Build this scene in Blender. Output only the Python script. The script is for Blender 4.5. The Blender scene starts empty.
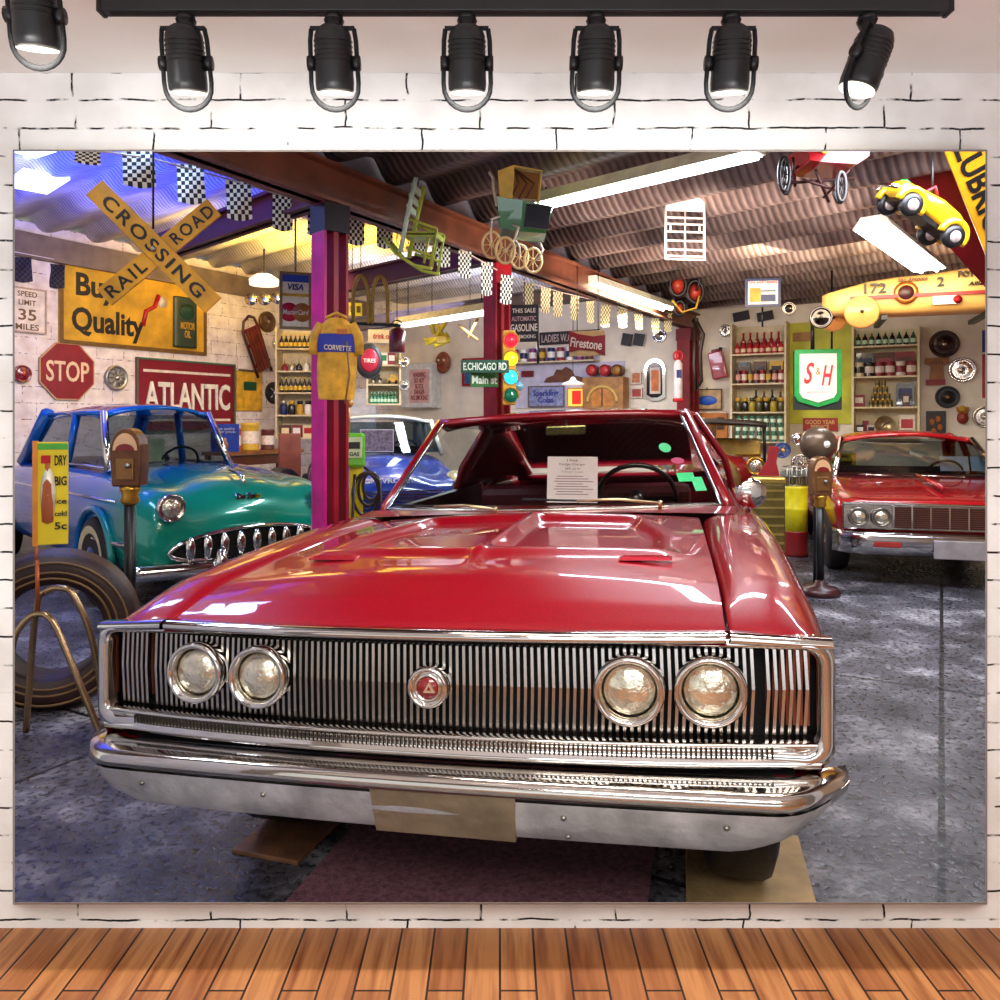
import bpy, math, random
from mathutils import Vector, Matrix
random.seed(7)
SC = bpy.context.scene
COL = SC.collection
F, HY, H = 800.0, 420.0, 1.387          # focal length in pixels of the 1000 px frame, horizon row, eye height
PI = math.pi
def P(px, py, D):
    return Vector(((px - 500) / F * D, D, H - (py - HY) / F * D))
def lin(h):
    h = h.lstrip('#'); o = []
    for i in (0, 2, 4):
        c = int(h[i:i+2], 16) / 255
        o.append(c / 12.92 if c <= .04045 else ((c + .055) / 1.055) ** 2.4)
    return o
# ---------------------------------------------------------------- materials
MATS = {}
def M(col, rough=.45, metal=0., coat=0., emit=0., var=.18, scale=9., bump=0., bscale=60., spec=.5, key=''):
    k = (col, rough, metal, coat, emit, var, scale, bump, bscale, spec, key)
    if k in MATS: return MATS[k]
    m = bpy.data.materials.new('mat_' + col.lstrip('#') + key); m.use_nodes = True
    nt = m.node_tree; b = nt.nodes['Principled BSDF']; c = lin(col)
    tc = nt.nodes.new('ShaderNodeTexCoord')
    nz = nt.nodes.new('ShaderNodeTexNoise'); nz.inputs['Scale'].default_value = scale; nz.inputs['Detail'].default_value = 5
    nt.links.new(tc.outputs['Object'], nz.inputs['Vector'])
    rp = nt.nodes.new('ShaderNodeValToRGB')
    rp.color_ramp.elements[0].position = .3; rp.color_ramp.elements[1].position = .7
    rp.color_ramp.elements[0].color = [max(0, x * (1 - var)) for x in c] + [1]
    rp.color_ramp.elements[1].color = [min(1, x * (1 + var)) for x in c] + [1]
    nt.links.new(nz.outputs['Fac'], rp.inputs['Fac']); nt.links.new(rp.outputs['Color'], b.inputs['Base Color'])
    b.inputs['Roughness'].default_value = rough; b.inputs['Metallic'].default_value = metal
    b.inputs['Coat Weight'].default_value = coat; b.inputs['Coat Roughness'].default_value = .03
    b.inputs['Specular IOR Level'].default_value = spec
    if emit:
        b.inputs['Emission Color'].default_value = c + [1]; b.inputs['Emission Strength'].default_value = emit
    if bump:
        n2 = nt.nodes.new('ShaderNodeTexNoise'); n2.inputs['Scale'].default_value = bscale; n2.inputs['Detail'].default_value = 6
        nt.links.new(tc.outputs['Object'], n2.inputs['Vector'])
        bp = nt.nodes.new('ShaderNodeBump'); bp.inputs['Strength'].default_value = bump; bp.inputs['Distance'].default_value = .02
        nt.links.new(n2.outputs['Fac'], bp.inputs['Height']); nt.links.new(bp.outputs['Normal'], b.inputs['Normal'])
    MATS[k] = m; return m
def glass(col='#dfeee8', tint=.12, rough=.0, ior=1.5):
    k = ('glass', col, tint, rough)
    if k in MATS: return MATS[k]
    m = bpy.data.materials.new('mat_glass'); m.use_nodes = True; nt = m.node_tree
    for n in list(nt.nodes): nt.nodes.remove(n)
    out = nt.nodes.new('ShaderNodeOutputMaterial'); mx = nt.nodes.new('ShaderNodeMixShader')
    tr = nt.nodes.new('ShaderNodeBsdfTransparent'); gl = nt.nodes.new('ShaderNodeBsdfGlossy')
    fr = nt.nodes.new('ShaderNodeFresnel'); fr.inputs['IOR'].default_value = ior
    c = lin(col); tr.inputs['Color'].default_value = [1 - tint + tint * x for x in c] + [1]
    gl.inputs['Roughness'].default_value = rough
    nt.links.new(fr.outputs[0], mx.inputs[0]); nt.links.new(tr.outputs[0], mx.inputs[1]); nt.links.new(gl.outputs[0], mx.inputs[2])
    nt.links.new(mx.outputs[0], out.inputs[0]); MATS[k] = m; return m
CHROME = M('#d9d6d2', .07, 1, var=.06, scale=5)
CHROME_W = M('#c9c2b8', .2, 1, var=.25, scale=12, bump=.05)
STEEL = M('#a7a29b', .35, 1, var=.2)
BLACK = M('#0d0d0f', .4)
MATTE = M('#08080a', .8)
RUBBER = M('#191414', .55, var=.3, bump=.15)
WHITE = M('#efeae2', .5, var=.06)
CREAM = M('#e9d6a4', .5)
YEL = M('#e8b81e', .45)
GOLD = M('#c79a2a', .5, var=.3)
REDM = M('#b5121f', .4)
DRED = M('#6d0f18', .45)
WOOD = M('#8a5526', .5, var=.35, scale=14)
WOODL = M('#c79a5c', .55, var=.3, scale=14)
GREEN = M('#0f8a3c', .4)
DGREEN = M('#0d4a2c', .4)
BLUE = M('#1c4fa8', .4)
NAVY = M('#15225a', .4)
LIME = M('#8ccf2c', .4)
PINKISH = M('#c9a5ad', .6)
# ---------------------------------------------------------------- mesh builder
class MB:
    def __init__(s): s.v = []; s.f = []; s.mi = []; s.sm = []; s.ix = 0; s.smooth = False; s.X = None
    def add(s, vs, fs, smooth=None):
        b = len(s.v); sm = s.smooth if smooth is None else smooth
        for v in vs:
            v = Vector(v); s.v.append(tuple(s.X @ v) if s.X else tuple(v))
        for f in fs:
            s.f.append(tuple(i + b for i in f)); s.mi.append(s.ix); s.sm.append(sm)
        return s
    def box(s, c, d, R=None):
        x, y, z = d[0] / 2, d[1] / 2, d[2] / 2
        vs = [Vector((i * x, j * y, k * z)) for i in (-1, 1) for j in (-1, 1) for k in (-1, 1)]
        if R is not None: vs = [R @ v for v in vs]
        vs = [v + Vector(c) for v in vs]
        return s.add(vs, [(0, 1, 3, 2), (4, 6, 7, 5), (0, 4, 5, 1), (2, 3, 7, 6), (0, 2, 6, 4), (1, 5, 7, 3)], False)
    def lathe(s, prof, n=24, X=None, smooth=True, caps=True):
        X = X or Matrix(); vs = []; fs = []; k = len(prof)
        for i in range(n):
            a = 2 * PI * i / n
            for r, z in prof: vs.append(X @ Vector((r * math.cos(a), r * math.sin(a), z)))
        for i in range(n):
            j = (i + 1) % n
            for q in range(k - 1): fs.append((i * k + q, j * k + q, j * k + q + 1, i * k + q + 1))
        if caps and prof[0] != prof[-1]:
          if prof[0][0] > 1e-5: fs.append(tuple(i * k for i in reversed(range(n))))
          if prof[-1][0] > 1e-5: fs.append(tuple(i * k + k - 1 for i in range(n)))
        return s.add(vs, fs, smooth)
    def cyl(s, a, b, r, r2=None, n=14, smooth=True):
        a, b = Vector(a), Vector(b); d = b - a; L = d.length
        X = Matrix.Translation(a) @ d.to_track_quat('Z', 'Y').to_matrix().to_4x4()
        return s.lathe([(r, 0), (r if r2 is None else r2, L)], n, X, smooth)
    def tube(s, pts, r, n=8, closed=False):
        pts = [Vector(p) for p in pts]; N = len(pts); vs = []; fs = []; up = None
        for i, p in enumerate(pts):
            a = pts[(i - 1) % N] if (closed or i) else p
            b = pts[(i + 1) % N] if (closed or i < N - 1) else p
            t = (b - a).normalized()
            if up is None:
                up = Vector((0, 0, 1)) if abs(t.z) < .9 else Vector((1, 0, 0))
            e1 = (up - t * up.dot(t)).normalized(); e2 = t.cross(e1); up = e1
            rr = r[i] if isinstance(r, (list, tuple)) else r
            for q in range(n):
                w = 2 * PI * q / n; vs.append(p + (e1 * math.cos(w) + e2 * math.sin(w)) * rr)
        for i in range(N if closed else N - 1):
            j = (i + 1) % N
            for q in range(n): fs.append((i * n + q, i * n + (q + 1) % n, j * n + (q + 1) % n, j * n + q))
        if not closed: fs += [tuple(reversed(range(n))), tuple((N - 1) * n + q for q in range(n))]
        return s.add(vs, fs, True)
    def ring(s, c, R, r, axis='y', n=28, m=8, a0=0, a1=2 * PI, sx=1., sz=1.):
        full = abs(a1 - a0 - 2 * PI) < 1e-4; pts = []
        for i in range(n if full else n + 1):
            a = a0 + (a1 - a0) * i / n; u, w = R * sx * math.cos(a), R * sz * math.sin(a)
            pts.append(Vector(c) + Vector({'y': (u, 0, w), 'x': (0, u, w), 'z': (u, w, 0)}[axis]))
        return s.tube(pts, r, m, full)
    def ball(s, c, r, n=16, sc=(1, 1, 1)):
        k = max(6, n // 2)
        prof = [(r * math.sin(PI * i / k), -r * math.cos(PI * i / k)) for i in range(k + 1)]
        prof[0] = (0, -r); prof[-1] = (0, r)
        return s.lathe(prof, n, Matrix.Translation(c) @ Matrix.Diagonal((*sc, 1)))
    def grid(s, rows, smooth=True, closed=False):
        n = len(rows[0]); vs = [p for r in rows for p in r]; fs = []
        for i in range(len(rows) - 1):
            for j in range(n if closed else n - 1):
                fs.append((i * n + j, i * n + (j + 1) % n, (i + 1) * n + (j + 1) % n, (i + 1) * n + j))
        return s.add(vs, fs, smooth)
    def prism(s, pts, y0, y1):
        n = len(pts); vs = [(x, y0, z) for x, z in pts] + [(x, y1, z) for x, z in pts]
        fs = [tuple(range(n)), tuple(reversed(range(n, 2 * n)))] + [(i, n + i, n + (i + 1) % n, (i + 1) % n) for i in range(n)]
        return s.add(vs, fs, False)
    def mesh(s, name, mats):
        me = bpy.data.meshes.new(name); me.from_pydata(s.v, [], s.f)
        for m in (mats if isinstance(mats, (list, tuple)) else [mats]): me.materials.append(m)
        me.polygons.foreach_set('material_index', s.mi); me.polygons.foreach_set('use_smooth', s.sm); me.update(); return me
    def build(s, name, mats, parent=None, bev=0, sub=0, solid=0, loc=None, fixn=False):
        me = s.mesh(name, mats)
        if fixn:
            import bmesh
            bm = bmesh.new(); bm.from_mesh(me); bmesh.ops.remove_doubles(bm, verts=bm.verts, dist=1e-5)
            bmesh.ops.recalc_face_normals(bm, faces=bm.faces); bm.to_mesh(me); bm.free()
        o = bpy.data.objects.new(name, me); COL.objects.link(o)
        if parent: o.parent = parent
        if loc is not None: o.location = loc
        if solid:
            q = o.modifiers.new('s', 'SOLIDIFY'); q.thickness = solid; q.offset = -1
        if bev:
            q = o.modifiers.new('b', 'BEVEL'); q.width = bev; q.segments = 2; q.limit_method = 'ANGLE'
        if sub:
            q = o.modifiers.new('u', 'SUBSURF'); q.levels = sub; q.render_levels = sub
        return o
def T(name, label, cat, loc, yaw=0, group=None, rot=None):
    o = bpy.data.objects.new(name, None); COL.objects.link(o); o.location = loc
    o.rotation_euler = rot if rot else (0, 0, math.radians(yaw)); o['label'] = label; o['category'] = cat
    o.empty_display_size = .1
    if group: o['group'] = group
    return o
def tag(o, label, cat, group=None, kind=None):
    o['label'] = label; o['category'] = cat
    if group: o['group'] = group
    if kind: o['kind'] = kind
    return o
def struct(o): o['kind'] = 'structure'; return o
def bx(par, name, m, c, d, bev=0, R=None):
    return MB().box(c, d, R).build(name, m, par, bev)
def RY(a): return Matrix.Rotation(a, 4, 'Y')
def RX(a): return Matrix.Rotation(a, 4, 'X')
def RZ(a): return Matrix.Rotation(a, 4, 'Z')
TR = Matrix.Translation
AXY = RX(PI / 2)     # lathe axis z -> -y (towards the viewer side of a thing)
AXX = RY(PI / 2)     # lathe axis z -> +x
def text(par, s, w, h, c, m, bold=.0, shear=0., rot=0., th=.004, name='lettering', X=None, space=1.0):
    cu = bpy.data.curves.new('t', 'FONT'); cu.body = s; cu.align_x = 'CENTER'; cu.align_y = 'CENTER'
    cu.extrude = .01; cu.offset = bold; cu.shear = shear; cu.resolution_u = 3; cu.space_character = space; cu.space_line = .85
    ob = bpy.data.objects.new('t', cu); COL.objects.link(ob)
    dg = bpy.context.evaluated_depsgraph_get(); me = bpy.data.meshes.new_from_object(ob.evaluated_get(dg))
    bpy.data.objects.remove(ob); bpy.data.curves.remove(cu)
    xs = [v.co.x for v in me.vertices]; ys = [v.co.y for v in me.vertices]
    x0, x1, y0, y1 = min(xs), max(xs), min(ys), max(ys)
    R = Matrix.Rotation(rot, 3, 'Y') if rot else None
    for v in me.vertices:
        q = Vector(((v.co.x - (x0 + x1) / 2) * w / (x1 - x0), -v.co.z * th / .02, (v.co.y - (y0 + y1) / 2) * h / (y1 - y0)))
        if R: q = R @ q
        q = q + Vector(c)
        v.co = X @ q if X else q
    me.materials.clear(); me.materials.append(m); me.name = name
    o = bpy.data.objects.new(name, me); COL.objects.link(o); o.parent = par; return o
def ip(t, x):
    if x <= t[0][0]: return t[0][1]
    for (a, b), (c, d) in zip(t, t[1:]):
        if x <= c: return b + (d - b) * (x - a) / (c - a)
    return t[-1][1]
def sst(x): x = max(0, min(1, x)); return x * x * (3 - 2 * x)
# ---------------------------------------------------------------- room axes: u runs along the left wall, v along the back wall
U = Vector((.483, .875, 0)).normalized(); V = Vector((.875, -.483, 0)).normalized()
YL = math.degrees(math.atan2(U.y, U.x)); YB = math.degrees(math.atan2(V.y, V.x))
LA = Vector((-5.82, 9.6, 0)); BA = Vector((5.4, 12.0, 0))
class Surf:
    def __init__(s, A, t): s.A = A; s.t = t; s.yaw = math.degrees(math.atan2(t.y, t.x))
    def D(s, px):
        k = (px - 500) / F; q = (k * s.A.y - s.A.x) / (s.t.x - k * s.t.y); return s.A.y + q * s.t.y
LW, BW = Surf(LA, U), Surf(BA, V)
def FR(D, yaw=0, px=None):
    a = math.radians(yaw); q = Surf(Vector((0 if px is None else (px - 500) / F * D, D, 0)), Vector((math.cos(a), math.sin(a), 0))); return q
def reg(S, x0, y0, x1, y1, off=0.):
    a, b = P(x0, 0, S.D(x0)), P(x1, 0, S.D(x1)); w = (Vector((a.x, a.y)) - Vector((b.x, b.y))).length
    Dm = (a.y + b.y) / 2; ya = math.radians(S.yaw)
    z0, z1 = H - (y1 - HY) / F * Dm, H - (y0 - HY) / F * Dm
    c = Vector(((a.x + b.x) / 2 + math.sin(ya) * off, Dm - math.cos(ya) * off, (z0 + z1) / 2))
    return c, S.yaw, w, z1 - z0
ORD = 'first second third fourth fifth sixth seventh eighth ninth tenth eleventh twelfth'.split()
# ================================================================ the setting
def nodemat(name):
    m = bpy.data.materials.new(name); m.use_nodes = True; nt = m.node_tree
    return m, nt, nt.nodes['Principled BSDF'], nt.nodes.new, nt.links.new
def ramp(nt, src, stops):
    r = nt.nodes.new('ShaderNodeValToRGB'); e = r.color_ramp.elements
    while len(e) < len(stops): e.new(.5)
    for q, (p, c) in zip(e, stops): q.position = p; q.color = (lin(c) if isinstance(c, str) else [c] * 3) + [1]
    nt.links.new(src, r.inputs['Fac']); return r.outputs['Color']
def mixc(nt, a, b, f, mode='MIX'):
    n = nt.nodes.new('ShaderNodeMix'); n.data_type = 'RGBA'; n.blend_type = mode
    for s, i in ((f, 0), (a, 6), (b, 7)):
        if hasattr(s, 'links'): nt.links.new(s, n.inputs[i])
        else: n.inputs[i].default_value = s if i == 0 else (list(s) + [1])
    return n.outputs[2]
def brick_white(name, bw, bh, mort, base, jointc, dist=.012, thr=(.42, .52), side=False, bumps=.35, zo=0.):
    m, nt, b, N, L = nodemat(name)
    tc = N('ShaderNodeTexCoord'); sp = N('ShaderNodeSeparateXYZ'); cb = N('ShaderNodeCombineXYZ')
    L(tc.outputs['Object'], sp.inputs[0]); L(sp.outputs[0], cb.inputs[0]); L(sp.outputs[2], cb.inputs[1])
    nz = N('ShaderNodeTexNoise'); nz.inputs['Scale'].default_value = 14; nz.inputs['Detail'].default_value = 4; L(cb.outputs[0], nz.inputs['Vector'])
    va = N('ShaderNodeVectorMath'); va.operation = 'MULTIPLY_ADD'; L(nz.outputs['Color'], va.inputs[0])
    va.inputs[1].default_value = (dist * 1.6, dist, 0); L(cb.outputs[0], va.inputs[2])
    br = N('ShaderNodeTexBrick'); va2 = N('ShaderNodeVectorMath'); L(va.outputs[0], va2.inputs[0]); va2.inputs[1].default_value = (.03, zo, 0); L(va2.outputs[0], br.inputs['Vector']); br.offset = .43; br.squash = 1.25; br.squash_frequency = 3
    br.inputs['Scale'].default_value = 1; br.inputs['Brick Width'].default_value = bw; br.inputs['Row Height'].default_value = bh
    br.inputs['Mortar Size'].default_value = mort; br.inputs['Mortar Smooth'].default_value = .25
    n2 = N('ShaderNodeTexNoise'); n2.inputs['Scale'].default_value = 22; n2.inputs['Detail'].default_value = 5; L(cb.outputs[0], n2.inputs['Vector'])
    gate = ramp(nt, n2.outputs['Fac'], [(thr[0], 0.), (thr[1], 1.)])
    f = mixc(nt, (0, 0, 0), gate, br.outputs['Fac'])
    n3 = N('ShaderNodeTexNoise'); n3.inputs['Scale'].default_value = 6; n3.inputs['Detail'].default_value = 8; L(cb.outputs[0], n3.inputs['Vector'])
    basec = ramp(nt, n3.outputs['Fac'], [(.3, base[0]), (.62, base[1])])
    bwf = N('ShaderNodeRGBToBW'); L(f, bwf.inputs[0])
    L(mixc(nt, basec, lin(jointc), bwf.outputs[0]), b.inputs['Base Color']); b.inputs['Roughness'].default_value = .75
    hm = N('ShaderNodeMath'); hm.operation = 'MULTIPLY_ADD'; L(br.outputs['Fac'], hm.inputs[0]); hm.inputs[1].default_value = -1; L(n2.outputs['Fac'], hm.inputs[2])
    bp = N('ShaderNodeBump'); bp.inputs['Strength'].default_value = bumps; bp.inputs['Distance'].default_value = .006
    L(hm.outputs[0], bp.inputs['Height']); L(bp.outputs['Normal'], b.inputs['Normal']); return m
DW = 1.59
def wx(px): return (px - 500) / F * DW
def wz(py): return H - (py - HY) / F * DW
OX0, OX1, OZ1, OZ0 = wx(14.6), wx(985.4), wz(151.6), wz(902.4)
ZF, ZC = wz(928), wz(73)
# front wall: painted bricks with the wide opening into the garage
mb = MB(); TH = .003
def slab(x0, x1, z0, z1): mb.box(((x0 + x1) / 2, DW + TH / 2, (z0 + z1) / 2), (x1 - x0, TH, z1 - z0))
e0 = .004
slab(-3, OX0 - e0, 0, 3.3); slab(OX1 + e0, 3.2, 0, 3.3); slab(OX0 - e0, OX1 + e0, OZ1 + e0, 3.3); slab(OX0 - e0, OX1 + e0, 0, OZ0 - e0)
struct(mb.build('wall_front', brick_white('white_brick', .267, .0562, .0022, ('#e2dfdb', '#fbfaf8'), '#0b0a09', zo=-.006)))
# thin frame added around the opening to drop shade on the bricks
FD = 1.5; k_ = FD / DW; fx0, fx1 = OX0 * k_, OX1 * k_; fz0, fz1 = H + (OZ0 - H) * k_, H + (OZ1 - H) * k_
mb = MB(); t_ = .002; e_ = .0015; rings = []
for (x0, x1, z0, z1, y) in ((fx0, fx1, fz0, fz1, FD), (OX0 - e_, OX1 + e_, OZ0 - e_, OZ1 + e_, DW + TH), (OX0 - e_ - t_, OX1 + e_ + t_, OZ0 - e_ - t_, OZ1 + e_ + t_, DW - .0005), (fx0 - t_, fx1 + t_, fz0 - t_, fz1 + t_, FD)):
    rings.append([(x0, y, z0), (x1, y, z0), (x1, y, z1), (x0, y, z1)])
mb.grid(rings + rings[:1], False, True)
struct(mb.build('trim_12', M('#8a8480', .7)))
# studio floor of warm boards running towards the wall
m, nt, b, N, L = nodemat('floor_boards')
tc = N('ShaderNodeTexCoord'); mp = N('ShaderNodeMapping'); mp.inputs['Rotation'].default_value = (0, 0, PI / 2); L(tc.outputs['Object'], mp.inputs[0])
br = N('ShaderNodeTexBrick'); L(mp.outputs[0], br.inputs['Vector']); br.offset = .37
for k, v in (('Scale', 1), ('Brick Width', .42), ('Row Height', .0645), ('Mortar Size', .0022), ('Mortar Smooth', .1), ('Bias', 0)): br.inputs[k].default_value = v
br.inputs['Color1'].default_value = lin('#a86a3c') + [1]; br.inputs['Color2'].default_value = lin('#c48852') + [1]; br.inputs['Mortar'].default_value = lin('#2a140a') + [1]
mp2 = N('ShaderNodeMapping'); mp2.inputs['Scale'].default_value = (40, 3, 1); L(tc.outputs['Object'], mp2.inputs[0])
nz = N('ShaderNodeTexNoise'); nz.inputs['Scale'].default_value = 1.4; nz.inputs['Detail'].default_value = 7; L(mp2.outputs[0], nz.inputs['Vector'])
g = ramp(nt, nz.outputs['Fac'], [(.3, '#b89a86'), (.6, '#ffffff')])
L(mixc(nt, br.outputs['Color'], g, 1., 'MULTIPLY'), b.inputs['Base Color']); b.inputs['Roughness'].default_value = .5
struct(MB().box((0, DW / 2 - .5, ZF - .05), (6, DW + 1, .1)).build('floor', m))
struct(MB().box((0, DW - .65, ZC + .03), (6, 1.3, .06)).build('ceiling', M('#f6f5f2', .8, var=.02)))
# ---- garage shell
m, nt, b, N, L = nodemat('garage_concrete')
tc = N('ShaderNodeTexCoord')
n1 = N('ShaderNodeTexNoise'); n1.inputs['Scale'].default_value = 2.2; n1.inputs['Detail'].default_value = 9; n1.inputs['Roughness'].default_value = .65; L(tc.outputs['Object'], n1.inputs['Vector'])
n2 = N('ShaderNodeTexNoise'); n2.inputs['Scale'].default_value = 38; n2.inputs['Detail'].default_value = 6; n2.inputs['Distortion'].default_value = .6; L(tc.outputs['Object'], n2.inputs['Vector'])
c1 = ramp(nt, n1.outputs['Fac'], [(.34, '#26252a'), (.52, '#66646c'), (.68, '#c4c2c8')])
c2 = ramp(nt, n2.outputs['Fac'], [(.38, '#4a4a50'), (.62, '#f4f2f6')])
col = mixc(nt, c1, c2, .75, 'MULTIPLY')
mp = N('ShaderNodeMapping'); mp.inputs['Rotation'].default_value = (0, 0, -math.radians(YB)); L(tc.outputs['Object'], mp.inputs[0])
br = N('ShaderNodeTexBrick'); L(mp.outputs[0], br.inputs['Vector']); br.offset = 0
for k, v in (('Scale', 1), ('Brick Width', 3.1), ('Row Height', 2.35), ('Mortar Size', .012)): br.inputs[k].default_value = v
L(mixc(nt, col, lin('#141316'), br.outputs['Fac']), b.inputs['Base Color'])
rr = ramp(nt, n2.outputs['Fac'], [(.38, .2), (.62, .55)]); L(rr, b.inputs['Roughness'])
bp = N('ShaderNodeBump'); bp.inputs['Strength'].default_value = .55; bp.inputs['Distance'].default_value = .012; L(n2.outputs['Fac'], bp.inputs['Height']); L(bp.outputs['Normal'], b.inputs['Normal'])
struct(MB().box((0, 10, -.05), (18, 17.2, .1)).build('floor', m))
WH = 3.8
GW = brick_white('garage_brick', .4, .2, .006, ('#d7c3b8', '#f4e6da'), '#6a4a48', .01, (.45, .6), bumps=.2)
corner = Vector((-2.18, 16.2, 0))
def wall(name, a, b, h, m, t=.15, away=1):
    a, b = Vector(a), Vector(b); d = b - a; ya = math.atan2(d.y, d.x)
    o = MB().box((d.length / 2, away * t / 2, h / 2), (d.length, t, h)).build(name, m); o.location = (a.x, a.y, 0); o.rotation_euler = (0, 0, ya); return struct(o)
la0 = LA - U * 9.3
wall('wall_left', (la0.x, la0.y, 0), (corner.x, corner.y, 0), WH, GW)
be = BA + V * 3.2
wall('wall_back', (corner.x, corner.y, 0), (be.x, be.y, 0), WH, M('#efe3cf', .7, var=.12, scale=3))
wall('wall_right', (be.x, be.y, 0), (be.x - U.x * 14, be.y - U.y * 14, 0), WH, M('#b79a80', .7, var=.15, scale=3))
# posts and the main beam line
P1, P2, P3 = P(330, 420, 5.5), P(497, 420, 7.57), P(688, 420, 12.9)
ZB = 2.86
UB = (P3 - P1); UB.z = 0; UB.normalize(); VB = Vector((UB.y, -UB.x, 0))
YU = math.degrees(math.atan2(UB.y, UB.x)); YV = math.degrees(math.atan2(VB.y, VB.x))
CBD = Vector((.713, -.701, 0))
def deck(name, m, a0, a1, w0, w1, z0, slope, per=.66, dep=.15, v0=0):
    rows = []; n = int((a1 - a0) / per * 14)
    for i in range(n + 1):
        a = a0 + (a1 - a0) * i / n; ph = (a / per) % 1.
        dz = dep * (sst(ph / .72) if ph < .72 else 1 - sst((ph - .72) / .28))
        r = []
        for w in (w0, w1):
            q = Vector((P1.x, P1.y, 0)) + UB * a + CBD * w; r.append((q.x, q.y, z0 + slope * w + dz))
        rows.append(r)
    o = MB().grid(rows).build(name, m, solid=.03); return struct(o)
def deckmat(name, c0, c1):
    m, nt, b, N, L = nodemat(name)
    tc = N('ShaderNodeTexCoord'); mp = N('ShaderNodeMapping'); mp.inputs['Rotation'].default_value = (0, 0, math.radians(44.5)); L(tc.outputs['Object'], mp.inputs[0])
    wv = N('ShaderNodeTexWave'); wv.inputs['Scale'].default_value = 4.5; wv.inputs['Distortion'].default_value = .25; L(mp.outputs[0], wv.inputs['Vector'])
    nz = N('ShaderNodeTexNoise'); nz.inputs['Scale'].default_value = 2.5; nz.inputs['Detail'].default_value = 8; L(tc.outputs['Object'], nz.inputs['Vector'])
    c = ramp(nt, nz.outputs['Fac'], [(.3, c0), (.68, c1)])
    w = ramp(nt, wv.outputs['Fac'], [(.1, '#a39b9b'), (.6, '#ffffff')])
    L(mixc(nt, c, w, .8, 'MULTIPLY'), b.inputs['Base Color']); b.inputs['Roughness'].default_value = .45; b.inputs['Metallic'].default_value = .25
    bp = N('ShaderNodeBump'); bp.inputs['Strength'].default_value = .4; bp.inputs['Distance'].default_value = .02; L(wv.outputs['Fac'], bp.inputs['Height']); L(bp.outputs['Normal'], b.inputs['Normal']); return m
deck('ceiling', deckmat('deck_mauve', '#6a5650', '#b09a90'), -8, 15, .0, 9.5, 3.2, .0)
deck('ceiling', deckmat('deck_pale', '#b9b4b6', '#eeeae2'), -6, 15.0, -7.6, .0, 3.74, .0)
BEAM = M('#7a4630', .5, var=.35, scale=4); BEAMR = M('#5e1220', .45, var=.3, scale=4); GREYB = M('#6b6068', .5, var=.3, scale=3)
tn = [0]
def beam(a, b, z, h, w, m):
    tn[0] += 1; a, b = Vector(a), Vector(b); d = b - a; mb = MB()
    mb.box((d.length / 2, 0, h / 2), (d.length, w * .3, h)); mb.box((d.length / 2, 0, .012), (d.length, w, .024)); mb.box((d.length / 2, 0, h - .012), (d.length, w, .024))
    o = mb.build('trim_%d' % tn[0], m); o.location = (a.x, a.y, z); o.rotation_euler = (0, 0, math.atan2(d.y, d.x)); return struct(o)
g0 = P1 - UB * 5.2; g1 = P1 + UB * 10.6
beam((g0.x, g0.y, 0), (g1.x, g1.y, 0), ZB, .27, .2, BEAM)
for pp, w in ((P1, 3.05), (P2, 3.85), (P2 + UB * 2.6, 6.1)):
    q = pp - CBD * w; beam((pp.x - CBD.x * .14, pp.y - CBD.y * .14, 0), (q.x, q.y, 0), ZB + .02, .22, .14, BEAMR if w < 6.08 else GREYB)
o = MB().box((7.7, 0, .3), (15.8, .03, .6)).build('trim_9', GREYB); o.location = (g0.x - VB.x * .05, g0.y - VB.y * .05, ZB + .275); o.rotation_euler = (0, 0, math.radians(YU)); struct(o)
# wall head plates
o = MB().box((8, -.06, 0), (16, .1, .3)).build('trim_10', M('#7a6654', .6, var=.3, scale=4)); o.location = (la0.x, la0.y, 3.50); o.rotation_euler = (0, 0, math.radians(YL)); struct(o)
def post(p, w, label, cm, cap, fl=None):
    t = T('steel_post', label, 'post', (p.x, p.y, 0), YU - 18)
    mb = MB(); mb.box((0, 0, ZB / 2), (w * .22, w * .96, ZB)); mb.box((w / 2, 0, ZB / 2), (w * .12, w, ZB)); mb.build('column', cm, t); bx(t, 'flange', fl or cm, (-w / 2, 0, ZB / 2), (w * .12, w, ZB))
    bx(t, 'base_plate', cm, (0, 0, .012), (w * 1.5, w * 1.5, .024)); bx(t, 'cap_plate', cap, (0, 0, ZB - .1), (w * 1.15, w * 1.15, .19)); return t
MAG_CAST = M('#d0127a', .4, var=.3, scale=5)  # magenta light on the post, painted onto its left flange
post(P1, .17, 'red and magenta steel post beside the green gas pump', M('#9c1224', .4, var=.3, scale=4), M('#241a22', .5), MAG_CAST)
post(P2, .17, 'red steel post behind the hanging traffic light', M('#a01622', .4, var=.3), REDM)
post(P3, .24, 'red steel post by the back wall near the red fuel can', M('#7e1a1c', .45, var=.3), DRED)
# ================================================================ the red car at the front
def paint(name, col, flake=.25, rough=.34, coat=1.0):
    m, nt, b, N, L = nodemat(name); c = lin(col)
    tc = N('ShaderNodeTexCoord'); nz = N('ShaderNodeTexNoise'); nz.inputs['Scale'].default_value = 240; nz.inputs['Detail'].default_value = 2; L(tc.outputs['Object'], nz.inputs['Vector'])
    k = ramp(nt, nz.outputs['Fac'], [(.35, 1 - flake), (.65, 1.)])
    L(mixc(nt, c, k, 1., 'MULTIPLY'), b.inputs['Base Color']); b.inputs['Roughness'].default_value = rough
    b.inputs['Metallic'].default_value = 0; b.inputs['Specular IOR Level'].default_value = .2; b.inputs['Coat Weight'].default_value = coat; b.inputs['Coat Roughness'].default_value = .02; b.inputs['Coat IOR'].default_value = 1.5; return m
RP = paint('red_paint', '#8e0217')
ROLL = Matrix(((1, 0, 0, 0), (0, 1, 0, 0), (.04, 0, 1, 0), (0, 0, 0, 1)))
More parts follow.
